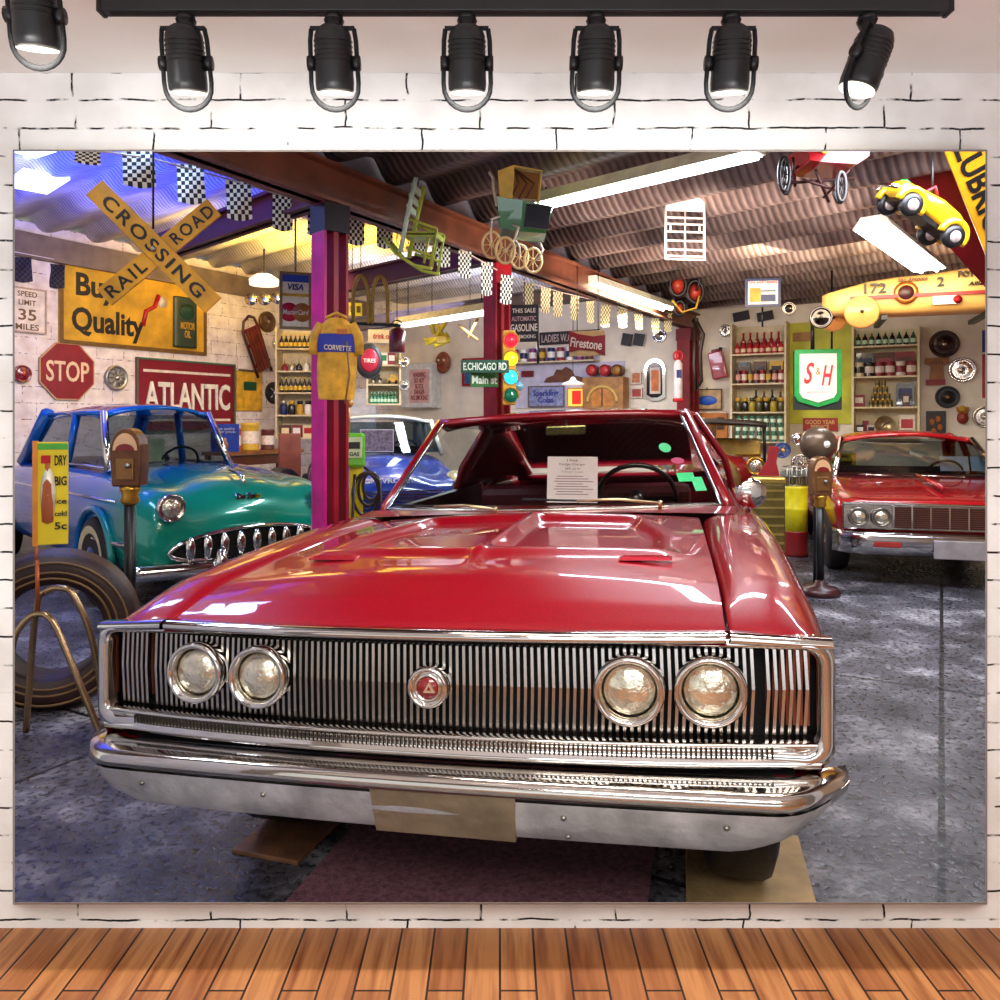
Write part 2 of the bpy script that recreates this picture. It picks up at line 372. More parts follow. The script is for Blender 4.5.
class CB(MB):
    def __init__(s): super().__init__(); s.X = ROLL
car = T('classic_car', 'large red two-door classic car with full-width barred grille, parked at the front', 'car', (-.19, 1.945, 0), -13.6)
car.scale = (1.014, 1, 1)
PK = [(0, .872), (.05, .895), (.15, .922), (.3, .945), (.6, .965), (1.0, .98), (1.5, .985), (1.8, .965), (2.6, .95), (4.0, .95), (4.75, .93)]
SH = [(0, .855), (.1, .85), (.3, .842), (1.5, .86), (4.75, .87)]
WD = [(0, .918), (.06, .93), (.3, .952), (.9, .962), (4.0, .955), (4.75, .91)]
HWD = [(0, .708), (1.5, .655)]
INN = [(0, .712), (1.5, .66), (1.62, .80), (4.4, .8), (4.75, .76)]
def zb(y):
    z = .32 if y > .29 else .56
    for wc in (.72, 3.72):
        if abs(y - wc) < .43: z = max(z, .34 + math.sqrt(max(0, .43 ** 2 - (y - wc) ** 2)) * .82)
    return min(z, .72)
st = [.02, .05, .1, .18, .3, .36, .45, .58, .72, .86, .99, 1.08, 1.15, 1.3, 1.42, 1.5, 1.56, 1.62, 1.8, 2.2, 2.6, 3.0, 3.3, 3.36, 3.5, 3.72, 3.94, 4.08, 4.15, 4.4, 4.6, 4.75]
mb = CB()
for sgn in (1, -1):
    rows = []
    for y in st:
        i, pk, sh, w, b = ip(INN, y), ip(PK, y), ip(SH, y), ip(WD, y), zb(y); mid = max(b + .02, .6)
        pts = [(i, pk - (.09 if y > .25 else .02)), (i, pk - .012), (i + (w - i) * .3, pk - .002), (w - .11, pk), (w - .055, pk - .025), (w - .012, sh), (w, sh - .06), (w, mid + .05 if mid < sh - .12 else sh - .1), (w - .012, (mid + b) / 2), (w - .05, b), (w - .12, b)]
        rows.append([(sgn * x, y, z) for x, z in (pts if sgn > 0 else pts)])
    if sgn < 0: rows = [list(reversed(r)) for r in rows]
    mb.grid(rows)
mb.build('body', RP, car, sub=1)
# bonnet with a spine, a front lip and two recessed panels
rows = []; NX, NY = 72, 76
for j in range(NY + 1):
    y = -.012 + 1.442 * j / NY; hw = ip(HWD, y) - .004; r = []
    for i in range(NX + 1):
        u = -1 + 2 * i / NX; x = u * hw; ax = abs(x)
        z = ip(PK, max(0, y)) - .012 + .028 * (1 - u * u) * sst(y / .4)
        vy = .60 + .10 * ax                             # the break runs slightly back towards the fenders
        rec = sst((y - vy) / .05) * sst((1.40 - y) / .06) * sst((ax - .012) / .03) * sst((hw - .12 - .10 * sst((y - .9) / .5) - ax) / .06)
        z -= .03 * rec
        z += .014 * math.exp(-((y - vy + .05) / .05) ** 2) * sst((hw - .06 - ax) / .1)
        z += .012 * math.exp(-(x / .018) ** 2) * sst((y - .35) / .2)
        r.append((x, y, z))
    rows.append(r)
mb = CB(); mb.grid(rows)
for s in (-1, 1):
    ys = [.11 + 1.31 * q / 20 for q in range(21)]
    mb.grid([[(s * (ip(HWD, y) - .004), y, ip(PK, max(0, y)) - .012 - (.012 if y < 0 else 0) - d) for y in ys] for d in (0, .06)])
hood = mb.build('bonnet', RP, car)
for sx in (-.46, .5):
    mb = CB(); mb.box((sx, .5, .968), (.15, .05, .006))
    for q in range(5): mb.box((sx, .484 + q * .008, .972), (.13, .003, .004))
    mb.build('bonnet_vent', CHROME_W if False else M('#c23040', .2, .6), car)
# cowl with ventilation slots and its dark gap
mb = CB()
mb.grid([[(x, 1.45 + .17 * q + (.0 if abs(x) < .5 else -.0) , .985 + .012 * q + .012 * (1 - (x / .8) ** 2)) for x in [-.8 + 1.6 * i / 20 for i in range(21)]] for q in (0, .5, 1)])
mb.build('cowl', RP, car)
mb = CB()
for i in range(28): mb.box((-.2 + .015 * i, 1.53, 1.0035), (.006, .035, .004))
mb.build('cowl_vent', BLACK, car)
# chrome lip along the bonnet edge
def strip(pts, prof, mbx):
    rows = []
    for (x, y, z) in pts: rows.append([(x, y + a, z + b) for a, b in prof])
    return mbx.grid(rows, True, True)
def yf(x): return -.035 + .07 * (abs(x) / .925) ** 2.2
mb = CB()
for a, b in ((-.7, .7), (-.925, -.712), (.712, .925)):
    pts = []
    for i in range(15):
        x = a + (b - a) * i / 14; dz = 0 if abs(x) < .71 else -.016 * (abs(x) - .71) / .215
        pts.append((x, yf(x) - .008, .868 + dz))
    strip(pts, [(0, -.006), (-.012, 0), (-.010, .012), (.004, .018), (.03, .018), (.03, -.006)], mb)
mb.build('bonnet_edge_trim', CHROME, car, fixn=True)
# grille: chrome surround, dark recess, kinked vertical bars and a ribbed lower lip
def outl(w, z0, z1, r, n=6):
    o = []
    for cx, cz, a in ((w - r, z1 - r, 0), (-w + r, z1 - r, 90), (-w + r, z0 + r, 180), (w - r, z0 + r, 270)):
        for i in range(n + 1):
            t = math.radians(a + 90 * i / n); o.append((cx + r * math.cos(t), cz + r * math.sin(t)))
    return o
mb = CB(); rows = []
A, B2 = outl(.93, .585, .868, .05), outl(.895, .628, .845, .035)
for d, src, k in ((.06, A, 0), (-.012, A, 0), (-.022, A, .45), (-.014, A, .8), (.0, B2, 1), (.07, B2, 1)):
    ring = []
    for (x, z), (x2, z2) in zip(A, B2):
        X, Z = (x + (x2 - x) * k, z + (z2 - z) * k) if k < 1 else (x2, z2)
        ring.append((X, yf(X) + d, Z))
    rows.append(ring)
mb.grid(rows, True, True)
mb.build('grille_surround', CHROME, car)
mb = CB(); mb.grid([[(x, yf(x) + .075, z) for x in [-.90 + 1.80 * i / 20 for i in range(21)]] for z in (.59, .855)], True)
mb.build('grille_recess', MATTE, car)
mb = CB(); nb = 108
for i in range(nb):
    x = -.872 + 1.744 * i / (nb - 1)
    if abs(abs(x) - .775) < .012: continue
    w = .0034; y0 = yf(x) + .018
    for (z0, ya, xa, z1, yb, xb) in ((.648, y0 + .012, 0, .752, y0, .004), (.752, y0, .004, .842, y0 + .010, 0)):
        vs = [(x + xa - w, ya, z0), (x + xa + w, ya, z0), (x + xa + w, ya + .016, z0), (x + xa - w, ya + .016, z0), (x + xb - w, yb, z1), (x + xb + w, yb, z1), (x + xb + w, yb + .016, z1), (x + xb - w, yb + .016, z1)]
        mb.add(vs, [(0, 1, 5, 4), (1, 2, 6, 5), (2, 3, 7, 6), (3, 0, 4, 7)], False)
mb.build('grille', M('#b9b2ab', .25, 1, var=.15), car)
mb = CB()
pts = [(x, yf(x), .625) for x in [-.9 + 1.8 * i / 30 for i in range(31)]]
strip(pts, [(.03, .022), (-.006, .016), (-.012, .012), (-.006, .006), (-.004, -.016), (-.02, -.022), (-.02, -.034), (.03, -.034)], mb)
mb.build('grille_lip', CHROME, car, fixn=True)
mb = CB()
for i in range(150):
    x = -.80 + 1.6 * i / 149; mb.box((x, yf(x) - .006, .620), (.0042, .01, .022))
mb.build('grille_lip_ribs', M('#3a322c', .35, .7), car)
# lamps behind the grille line
LENS = M('#e9dfc9', .06, .85, var=.3, scale=26, bump=.35, bscale=34)
for sx in (-.603, -.417, .494, .669):
    y = yf(sx) - .004
    X = ROLL @ TR((sx, y, .757)) @ AXY
    mb = MB(); mb.lathe([(.062, -.05), (.078, -.04), (.079, .012), (.075, .02), (.068, .02), (.062, .008), (.060, -.03)], 36, X, caps=False); h = mb.build('headlight', CHROME, car, fixn=True)
    mb = MB(); mb.lathe([(.0615, -.012), (.055, .0), (.040, .010), (.02, .015), (0, .017)], 32, X); mb.build('lens', LENS, h)
# parking lamps at the grille ends
for s in (-1, 1):
    mb = CB()
    for q in range(7): mb.box((s * (.793 + q * .0145), yf(.85) + .045, .75), (.006, .01, .17))
    mb.build('parking_lamp', M('#8d4a38', .25, .3), car)
# round badge
X = ROLL @ TR((.03, -.035, .752)) @ AXY
mb = MB(); mb.lathe([(.05, -.03), (.05, .012), (.046, .018), (.04, .018), (.038, .008), (.034, .008), (.032, .016), (.028, .016), (.026, .01), (0, .01)], 40, X); em = mb.build('badge', CHROME, car, fixn=True)
mb = MB(); mb.lathe([(.0265, .012), (.024, .016), (0, .018)], 32, X); mb.build('badge_face', M('#8e1216', .2, coat=1), em)
mb = CB()
for k in range(3):
    a = PI / 2 + k * 2 * PI / 3; a2 = a + 2 * PI / 3; r0, r1 = .017, .009
    p = [(r0 * math.cos(a), r0 * math.sin(a)), (r0 * math.cos(a2), r0 * math.sin(a2)), (r1 * math.cos(a2), r1 * math.sin(a2)), (r1 * math.cos(a), r1 * math.sin(a))]
    mb.prism([(.0365 + x * .95, .752 + z * .95) for x, z in p], -.0585, -.050)
mb.build('badge_emblem', M('#e6d2b4', .3, .6), em)
# bumper
def byf(x):
    a = abs(x); return -.135 + .02 * (a / .8) ** 2 + (.16 * ((a - .80) / .16) ** 2 if a > .8 else 0)
BP = [(.10, .578), (.02, .580), (.006, .574), (.0, .560), (.0, .548), (.012, .540), (.02, .532), (.03, .49), (.045, .452), (.058, .436), (.10, .432)]
mb = CB(); rows = []
for i in range(57):
    x = -.965 + 1.93 * i / 56; a = abs(x); t = sst((a - .70) / .265); e = sst((a - .90) / .065); r = []
    for dy, z in BP:
        if z < .54: z = z + (.535 - z) * t * .75
        z = z - e * (.018 if z > .55 else 0)
        r.append((x, byf(x) + dy * (1 - .5 * e) , z))
    rows.append(r)
mb.grid(rows)
for k in (0, -1): mb.add(rows[k], [tuple(range(len(BP)))], False)
bumper = mb.build('bumper', M('#d6d1cb', .10, 1, var=.1, scale=4, bump=.04, bscale=18), car, fixn=True)
mb = CB(); rows = []
for i in range(57):
    x = -.945 + 1.89 * i / 56; a = abs(x); t = sst((a - .70) / .265); r = []
    for dy, z in BP[6:10]:
        z = z + (.535 - z) * t * .75; r.append((x, byf(x) + dy - .0025, z - .002))
    rows.append(r)
mb.grid(rows); mb.build('lower_face', M('#c9c7c9', .32, .4, var=.35, scale=9, bump=.25, bscale=26), bumper)
PX=.085
mb = CB(); mb.add([(-.17+PX, -.124, .548), (.17+PX, -.124, .548), (.165+PX, -.09, .428), (-.165+PX, -.09, .428), (-.17+PX, -.09, .548), (.17+PX, -.09, .548), (.165+PX, -.07, .428), (-.165+PX, -.07, .428)], [(3, 2, 1, 0), (0, 1, 5, 4), (1, 2, 6, 5), (2, 3, 7, 6), (3, 0, 4, 7)], False)
mb.build('plate_panel', M('#b9a98c', .35, .75, var=.3, scale=8, bump=.15, bscale=30), bumper)['label'] = 'blank dull plate panel in the middle of the bumper'
for x, z in ((-.70, .50), (-.36, .5), (.36, .5), (.37, .46), (.70, .5)):
    mb = CB(); mb.ball((x, byf(x) + .022, z), .007, 10, (1, .8, .8)); mb.build('bumper_bolt', STEEL, bumper)
# dark underside
mb = CB(); mb.box((0, 2.45, .44), (1.34, 4.5, .26)); mb.box((0, .1, .52), (1.7, .12, .14)); mb.build('underbody', MATTE, car)
# wheels
def wheel(par, x, y, r, w, cap=CHROME, tyre=RUBBER, white=None, side=1, n=32, z=None):
    z = r if z is None else z; X = TR((x, y, z)) @ (AXX if side > 0 else RY(-PI / 2))
    h = w / 2; mb = MB(); mb.lathe([(r * .6, -h), (r * .82, -h * 1.02), (r * .96, -h * .85), (r, -h * .6), (r, h * .6), (r * .96, h * .85), (r * .82, h * 1.02), (r * .6, h)], n, X); o = mb.build('wheel', tyre, par)
    mb = MB(); mb.lathe([(r * .61, h * .92), (r * .57, h * .8), (r * .5, h * .7), (r * .36, h * .95), (r * .2, h * 1.12), (0, h * 1.15)], n, X); mb.build('hubcap', cap, o)
    if white:
        mb = MB(); mb.lathe([(r * .62, h * 1.0), (r * .72, h * 1.06), (r * .8, h * 1.05)], n, X, caps=False); mb.build('whitewall', white, o)
    return o
for x, y, s, z in ((.76, .72, 1, .368), (-.70, .72, -1, .362), (.75, 3.72, 1, .345), (-.75, 3.72, -1, .345)): wheel(car, x, y, .345, .2, side=s, z=z)
# windscreen, roof and cabin
def wsb(t): return (.74 * t + .005, 1.66 - .16 * (1 - t * t) * 1.0, 1.0 + .004 * (1 - t * t))
def wst(t): return (.60 * t - .03, 2.2 - .10 * (1 - t * t), 1.402 + .014 * (1 - t * t))
ts = [-1 + i / 10 for i in range(21)]
def ws(t, k): a, b = wsb(t), wst(t); return tuple(a[q] + (b[q] - a[q]) * k + (.02 * math.sin(PI * k) * (-1 if q == 1 else 0)) for q in range(3))
mb = CB(); mb.grid([[ws(t * .99, k) for t in ts] for k in (0, .25, .5, .75, 1)])
screen = mb.build('windscreen', glass('#cfe6dc', .25), car)
mb = CB()
loop = [wsb(t) for t in ts] + [ws(1, k) for k in (.25, .5, .75)] + [wst(t) for t in reversed(ts)] + [ws(-1, k) for k in (.75, .5, .25)]
mb.tube(loop, .008, 8, True); mb.build('windscreen_trim', CHROME_W, car)
for s in (-1, 1):
    mb = CB(); pa, pb = Vector(wsb(s)), Vector(wst(s)); mb.tube([pa + Vector((s * .03, .03, -.04)), pa + Vector((s * .028, .03, .0)), pb + Vector((s * .028, .03, 0)), pb + Vector((s * .016, .06, .004))], [.022, .022, .020, .012], 8)
    mb.build('windscreen_pillar', RP, car)
RFW = [(2.1, .66), (2.6, .66), (3.3, .66), (4.6, .72)]
RFZ = [(2.1, 1.418), (2.2, 1.43), (2.6, 1.45), (3.0, 1.44), (3.3, 1.40)]
rows = []
for y in (0, .12, .3, .5, .8, 1.0, 1.2):
    r = []
    for t in ts:
        yy = wst(t)[1] * (1 - y / 1.2) + (3.3) * (y / 1.2); z = ip(RFZ, yy) - .05 * abs(t) ** 3
        if y == 0: z = wst(t)[2] + .012
        r.append((.625 * t - .03, yy - (.012 if y == 0 else 0), z))
    rows.append(r)
mb = CB(); mb.grid(rows); mb.build('roof', RP, car, solid=.04)
for s in (-1, 1):      # sail panels running down to the tail
    rows = []; mb = CB()
    for y in (3.05, 3.3, 3.7, 4.1, 4.55):
        k = (y - 3.05) / 1.5; zt = 1.38 - .40 * k ** 1.3
        rows.append([(s * .84, y, .95), (s * (.80), y, .95 + (zt - .95) * .4), (s * (.64 + .06 * k), y, zt), (s * (.57 + .06 * k), y, zt + .02)])
    mb.grid(rows); mb.build('rear_pillar', RP, car, solid=.03)
mb = CB(); mb.grid([[(x, 3.3 + 1.2 * k, 1.39 - .37 * k ** 1.2) for x in (-.62, -.3, 0, .3, .62)] for k in (0, .25, .5, .75, 1)]); mb.build('rear_window', glass('#cfe6dc', .2), car)
mb = CB(); mb.box((0, 4.68, .94), (1.5, .28, .05)); mb.box((0, 4.78, .72), (1.75, .06, .4)); mb.build('tail_panel', RP, car, bev=.02)
for s in (-1, 1):
    mb = CB(); mb.add([(s * .82, 1.8, .955), (s * .82, 3.1, .955), (s * .63, 3.1, 1.37), (s * .62, 2.27, 1.38)], [(0, 1, 2, 3)], False)
    mb.build('side_window', glass('#cfe6dc', .2), car)
INT = M('#2a0a0e', .5, var=.3); INTR = M('#5a1018', .45, var=.2)
mb = CB(); mb.grid([[(x, 1.60 + .4 * k - .10 * (1 - (x / .75) ** 2) * (1 - k), .985 - .02 * k) for x in [-.74 + .148 * i for i in range(11)]] for k in (0, .5, 1)]); mb.box((0, 2.02, .86), (1.46, .08, .22)); mb.build('dashboard', M('#4a2a18', .5, var=.3), car)
bx(car, 'cabin_floor', INT, (0, 3.0, .6), (1.5, 2.2, .05))
for s in (-1, 1): bx(car, 'door_lining', INT, (s * .79, 2.6, .8), (.04, 1.8, .3))
for s in (-.36, .36):
    mb = CB(); mb.box((s, 2.95, .78), (.52, .14, .44)); mb.box((s, 2.66, .62), (.52, .5, .16)); mb.build('seat', INTR, car, bev=.05)
    mb = CB(); mb.box((s, 3.75, .74), (.5, .14, .34)); mb.build('rear_seat', INTR, car, bev=.05)
mb = CB(); X0 = TR((.36, 2.2, .985)) @ RX(math.radians(-62)); mb.X = ROLL @ X0
mb.ring((0, 0, 0), .19, .013, 'z', 32, 8); mb.cyl((0, 0, -.05), (0, 0, .02), .035); mb.box((0, 0, -.01), (.36, .03, .012)); mb.build('steering_wheel', M('#1a0e0c', .3, coat=.5), car)
mb = CB(); mb.box((.02, 2.12, 1.335), (.2, .02, .05)); mm = mb.build('rear_view_mirror', M('#8d8758', .25, .8), car, bev=.012)
mb = CB(); mb.cyl((.02, 2.13, 1.345), (.02, 2.15, 1.405), .006); mb.build('mirror_stem', STEEL, mm)
for s, x0, x1 in ((0, -.30, -.02), (1, .64, .12)):
    pass
def wiper(pv, tip):
    a, b = Vector(pv), Vector(tip); mb = CB(); d = (b - a)
    mb.cyl(a + Vector((0, .02, -.02)), a + Vector((0, -.003, .006)), .009); mb.tube([a, a + d * .3 + Vector((0, -.006, .012)), a + d * .6], .006, 6); o = mb.build('wiper', M('#c9b48c', .3, .9), car)
    mb = CB(); mb.tube([a + d * .34 + Vector((0, .004, .004)), a + d * .7, b], .005, 6); mb.build('wiper_blade', BLACK, o)
wiper((-.18, 1.475, 1.012), (-.66, 1.56, 1.03)); wiper((.50, 1.53, 1.022), (-.06, 1.46, 1.055))
# stickers inside the windscreen glass, right-hand bottom corner
for (t, k, w, h, c, ki) in ((.80, .58, .055, .075, '#1fae62', 1), (.855, .44, .06, .045, '#9c1f50', 1), (.87, .27, .075, .06, '#2fbf72', 0), (.93, .20, .05, .09, '#3fc983', 0)):
    p = Vector(ws(t * .99, k)); q = Vector(ws(t * .99, k + .05)); e = (q - p).normalized(); s_ = (Vector(ws(t * .99 + .02, k)) - p).normalized()
    mb = CB(); nrm = s_.cross(e); pts = []
    for i in range(16):
        a = 2 * PI * i / 16; cu, cv = math.cos(a), math.sin(a)
        if not ki: m_ = max(abs(cu), abs(cv)); cu, cv = cu / m_, cv / m_
        pts.append(p + s_ * (cu * w / 2) + e * (cv * h / 2) + nrm * .004)
    mb.add(pts, [tuple(range(16))], False); o = mb.build('windscreen_sticker', M(c, .4), screen); o['label'] = {'#1fae62': 'round green sticker', '#9c1f50': 'round purple sticker', '#2fbf72': 'square green sticker', '#3fc983': 'lowest green sticker'}[c]
# door mirror on the driver side
mb = CB(); mb.X = ROLL @ TR((.86, 1.60, 1.05)) @ RZ(math.radians(8)) @ RX(PI / 2 + .1)
mb.lathe([(0, -.03), (.04, -.025), (.058, -.01), (.062, .004), (.056, .012), (.02, .022), (0, .024)], 28); o = mb.build('door_mirror', CHROME, car)
mb = CB(); mb.cyl((.85, 1.66, .95), (.86, 1.63, 1.03), .012, .009); mb.build('mirror_stalk', CHROME, o)
# bright tip of the ridge at the far fender
# sheet of print propped on the dashboard
R15 = Matrix.Translation((-.19, 1.945, 0)) @ RZ(math.radians(-13.6))
pp = R15 @ Vector((.10, 1.80, 1.0))
sh = T('information_sheet', 'white printed sheet propped up behind the windscreen of the red front car', 'paper', pp, -8)
Xs = RX(math.radians(-14))
mb = MB(); mb.X = Xs; mb.box((0, 0, .115), (.232, .003, .215)); mb.build('page', M('#e7d6da', .6, var=.05), sh)
INKP = M('#7a4a58', .6)
for z, w, n_, s_ in ((.205, .05, 'Dodge', .012), (.185, .12, 'Charger', .014), (.166, .07, '1966', .01), (.15, .1, 'V8 coupe', .008)):
    text(sh, {'Dodge': '1966', 'Charger': 'Dodge Charger', '1966': '383 cu in', 'V8 coupe': '2 door coupe'}[n_], w, s_, (0, -.003, z), INKP, X=Xs, th=.001)
mb = MB(); mb.X = Xs
for q in range(8): mb.box((-.01 + .008 * (q % 3), -.0025, .13 - q * .012), (.15 + .03 * ((q * 7) % 3 - 1), .001, .003))
mb.build('print_lines', INKP, sh)
# boards under the front tyres and the strip of carpet
def carp(lx, ly, z=0): return R15 @ Vector((lx, ly, z))
q = carp(.80, .58); o = MB().box((0, 0, .011), (.36, .72, .022)).build('wheel_board', M('#b89a6a', .6, var=.3, bump=.2), bev=.004); o.location = q; o.rotation_euler = (0, 0, math.radians(-13)); tag(o, 'pale wooden board under the front tyre nearest the parking meter', 'board')
q = carp(-.66, .66); o = MB().box((0, 0, .008), (.24, .46, .016)).build('wheel_board', M('#7a5236', .6, var=.4, bump=.2), bev=.004); o.location = q; o.rotation_euler = (0, 0, math.radians(-17)); tag(o, 'brown wooden board under the front tyre nearest the loose tyre', 'board')
q = carp(.02, .75); o = MB().box((0, 0, .005), (1.0, 2.6, .01)).build('carpet_strip', M('#94606c', .95, var=.45, scale=60, bump=.9, bscale=220)); o.location = q; o.rotation_euler = (0, 0, math.radians(-15)); tag(o, 'speckled dull red carpet strip on the floor beneath the front car', 'carpet')
# ================================================================ studio: track and spotlights
track_y = 1.24
def S(px, py, D=1.24): return P(px, py, D)
a, b = S(98, 8), S(952, 8)
t = T('light_track', 'long black ceiling track carrying six spotlights above the brick wall', 'light track', ((a.x + b.x) / 2, track_y, a.z))
bx(t, 'rail', M('#1b1b1d', .5), (0, 0, 0), (b.x - a.x - .01, .022, .018), .002)
for sx in (-1, 1): bx(t, 'end_cap', BLACK, (sx * ((b.x - a.x) / 2 - .006), 0, 0), (.006, .024, .02))
for q in (-.35, .0, .35): bx(t, 'ceiling_clip', BLACK, (q, 0, (ZC - a.z) / 2 + .005), (.03, .02, ZC - a.z - .012))
bx(t, 'groove', MATTE, (0, 0, -.0092), (b.x - a.x - .04, .008, .001))
def spot(px, label, tilt=0., yaw=0., D=1.24, ptop=17, pc=62, s=1., lamp=True):
    top = S(px, ptop, D); t = T('track_spotlight', label, 'spotlight', top, 0, 'black spotlights on the ceiling track')
    L = (pc - ptop) / F * D
    mb = MB(); mb.cyl((0, 0, 0), (0, 0, -.006), .014, .014); mb.cyl((0, 0, -.006), (0, 0, -.03), .016 * s, .006, 12); mb.cyl((0, 0, -.028), (0, 0, -L + .04), .007); mb.build('stem', BLACK, t)
    X = TR((0, 0, -L)) @ RZ(math.radians(yaw)) @ RY(math.radians(tilt)) @ RX(math.radians(14)) @ Matrix.Diagonal((s * .80, s * .80, s * 1.02, 1))
    mb = MB(); mb.lathe([(.018, .052), (.030, .046), (.035, .036), (.036, .0), (.037, -.03), (.036, -.040), (.03, -.044)], 28, X); c = mb.build('lamp_can', M('#17171a', .42, var=.1), t)
    mb = MB()
    for k in range(5): mb.lathe([(.0362, .03 - k * .007), (.0372, .0285 - k * .007), (.0362, .027 - k * .007)], 28, X)
    mb.build('cooling_fins', BLACK, c)
    mb = MB(); mb.lathe([(.034, -.0445), (.02, -.0450), (0, -.0452)], 24, X); mb.build('lens', M('#fff6e0', .3, emit=2), c)
    mb = MB(); mb.X = X; pts = [(-.041, 0, .046), (-.044, 0, .03), (-.046, 0, -.03)]
    for k in range(1, 12): q = PI * k / 12; pts.append((-.046 * math.cos(q), 0, -.034 - .034 * math.sin(q)))
    pts += [(.046, 0, -.03), (.044, 0, .03), (.041, 0, .046)]
    mb.tube(pts, .0045, 8); mb.box((0, 0, .047), (.084, .012, .005)); mb.build('yoke', MATTE, t)
    for sx in (-1, 1):
        mb = MB(); mb.X = X; mb.cyl((sx * .036, 0, -.002), (sx * .051, 0, -.002), .011, n=12); mb.build('pivot_knob', BLACK, t)
    if lamp:
        l = bpy.data.lights.new('track_spot', 'SPOT'); l.energy = 7; l.spot_size = 1.9; l.spot_blend = 1; l.shadow_soft_size = .05; l.color = (1, .97, .92)
        o = bpy.data.objects.new('track_spot', l); COL.objects.link(o); q = top + Vector((0, -.02, -L - .06)); o.location = q
        o.rotation_euler = (Vector((top.x, DW, q.z - .12)) - q).to_track_quat('-Z', 'Y').to_euler()
spot(186, 'black track spotlight above the hanging railroad crossing sign, first from the track end')
spot(334, 'black track spotlight above the left steel post, second along the track')
spot(467, 'black track spotlight above the green hanging chair, third along the track')
spot(596, 'black track spotlight above the long strip light, fourth along the track')
spot(731, 'black track spotlight above the white hanging crib, fifth along the track')
spot(867, 'black track spotlight turned sideways, the tilted one at the end of the track', 14, 40)
spot(35, 'black spotlight off the track, cut by the top corner of the picture', 2, 0, 1.1, -28, 14, 1.0)
# ================================================================ left wall things
TM = bpy.data.materials
def board(S_, x0, y0, x1, y1, name, label, cat, m, frame=None, th=.03, off=.0, fw=.03, group=None):
    c, ya, w, h = reg(S_, x0, y0, x1, y1, off + th); t = T(name, label, cat, c, ya, group)
    bx(t, 'panel', m, (0, th / 2, 0), (w, th, h), .004)
    if frame:
        mb = MB(); r = []
        for d, k in ((-.004, 0), (-.012, 0), (-.012, fw), (-.0, fw)):
            r.append([(-w / 2 + k, d, -h / 2 + k), (w / 2 - k, d, -h / 2 + k), (w / 2 - k, d, h / 2 - k), (-w / 2 + k, d, h / 2 - k)])
        mb.grid(r, False, True); mb.build('border', frame, t)
    return t, w, h
INK = M('#141012', .5); OLDW = M('#e4d3c0', .55, var=.2)
t, w, h = board(LW, 6, 288, 45, 333, 'speed_sign', 'small white speed limit sign beside the yellow oil board', 'sign', OLDW, M('#b59a86', .5), fw=.02)
for s, z, hh, ww in (('SPEED', .36, .12, .5), ('LIMIT', .17, .12, .45), ('35', -.1, .25, .46), ('MILES', -.37, .14, .6)): text(t, s, w * ww, h * hh, (0, -.001, h * z), M('#6b4a22', .5), .015)
YB_ = M('#cf9b20', .5, var=.35, scale=3)
t, w, h = board(LW, 58, 268, 205, 350, 'advertising_board', 'large yellow Buy Quality motor oil board on the brick wall', 'sign', YB_, M('#6d4a16', .5), fw=.05)
text(t, 'Buy', w * .25, h * .34, (-w * .28, -.002, h * .15), INK, .03); text(t, 'Quality', w * .46, h * .36, (-w * .20, -.002, -h * .25), INK, .03)
mb = MB(); mb.lathe([(.0, -h * .42), (w * .088, -h * .42), (w * .09, -h * .40), (w * .088, -h * .39), (w * .088, h * .18), (w * .09, h * .2), (w * .088, h * .22), (0, h * .22)], 24, TR((w * .32, -.035, 0)) @ Matrix.Diagonal((1, .25, 1, 1))); cn = mb.build('painted_can', M('#2c3a22', .4), t)
text(cn, 'MOTOR\nOIL', w * .11, h * .2, (w * .32, -w * .024 - .035, -h * .2), YB_, .02); mb = MB(); mb.lathe([(.0, 0), (w * .06, 0), (w * .055, .006), (0, .008)], 20, TR((w * .32, -w * .022 - .035, h * .03)) @ AXY @ Matrix.Diagonal((1, .8, 1, 1))); mb.build('can_badge', M('#12361f', .4), cn)
mb = MB(); mb.tube([(w * .02, -.012, -h * .2), (w * .04, -.014, -.02), (w * .10, -.014, h * .05), (w * .13, -.014, h * .2)], .03, 8); mb.build('painted_spout', REDM, t)
mb = MB(); mb.lathe([(.0, -.012), (.075, -.01), (.08, 0)], 20, TR((w * .16, -.006, h * .12)) @ AXY); mb.build('painted_dial', OLDW, t)
c, ya, w, h = reg(LW, 38, 343, 93, 400, .03); t = T('stop_sign', 'octagonal dark red STOP sign on the left brick wall', 'sign', c, ya)
def octo(r): return [(r * math.cos(PI / 8 + k * PI / 4), r * math.sin(PI / 8 + k * PI / 4)) for k in range(8)]
mb = MB(); mb.prism([(x * w * .541, z * h * .541) for x, z in octo(1)], 0, .02); mb.build('border', M('#c79a6a', .5), t); mb = MB(); mb.prism([(x * w * .515, z * h * .515) for x, z in octo(1)], -.006, .01); mb.build('face', M('#8a0f1c', .4), t)
text(t, 'STOP', w * .78, h * .36, (0, -.008, 0), M('#e8c79a', .5), .015)
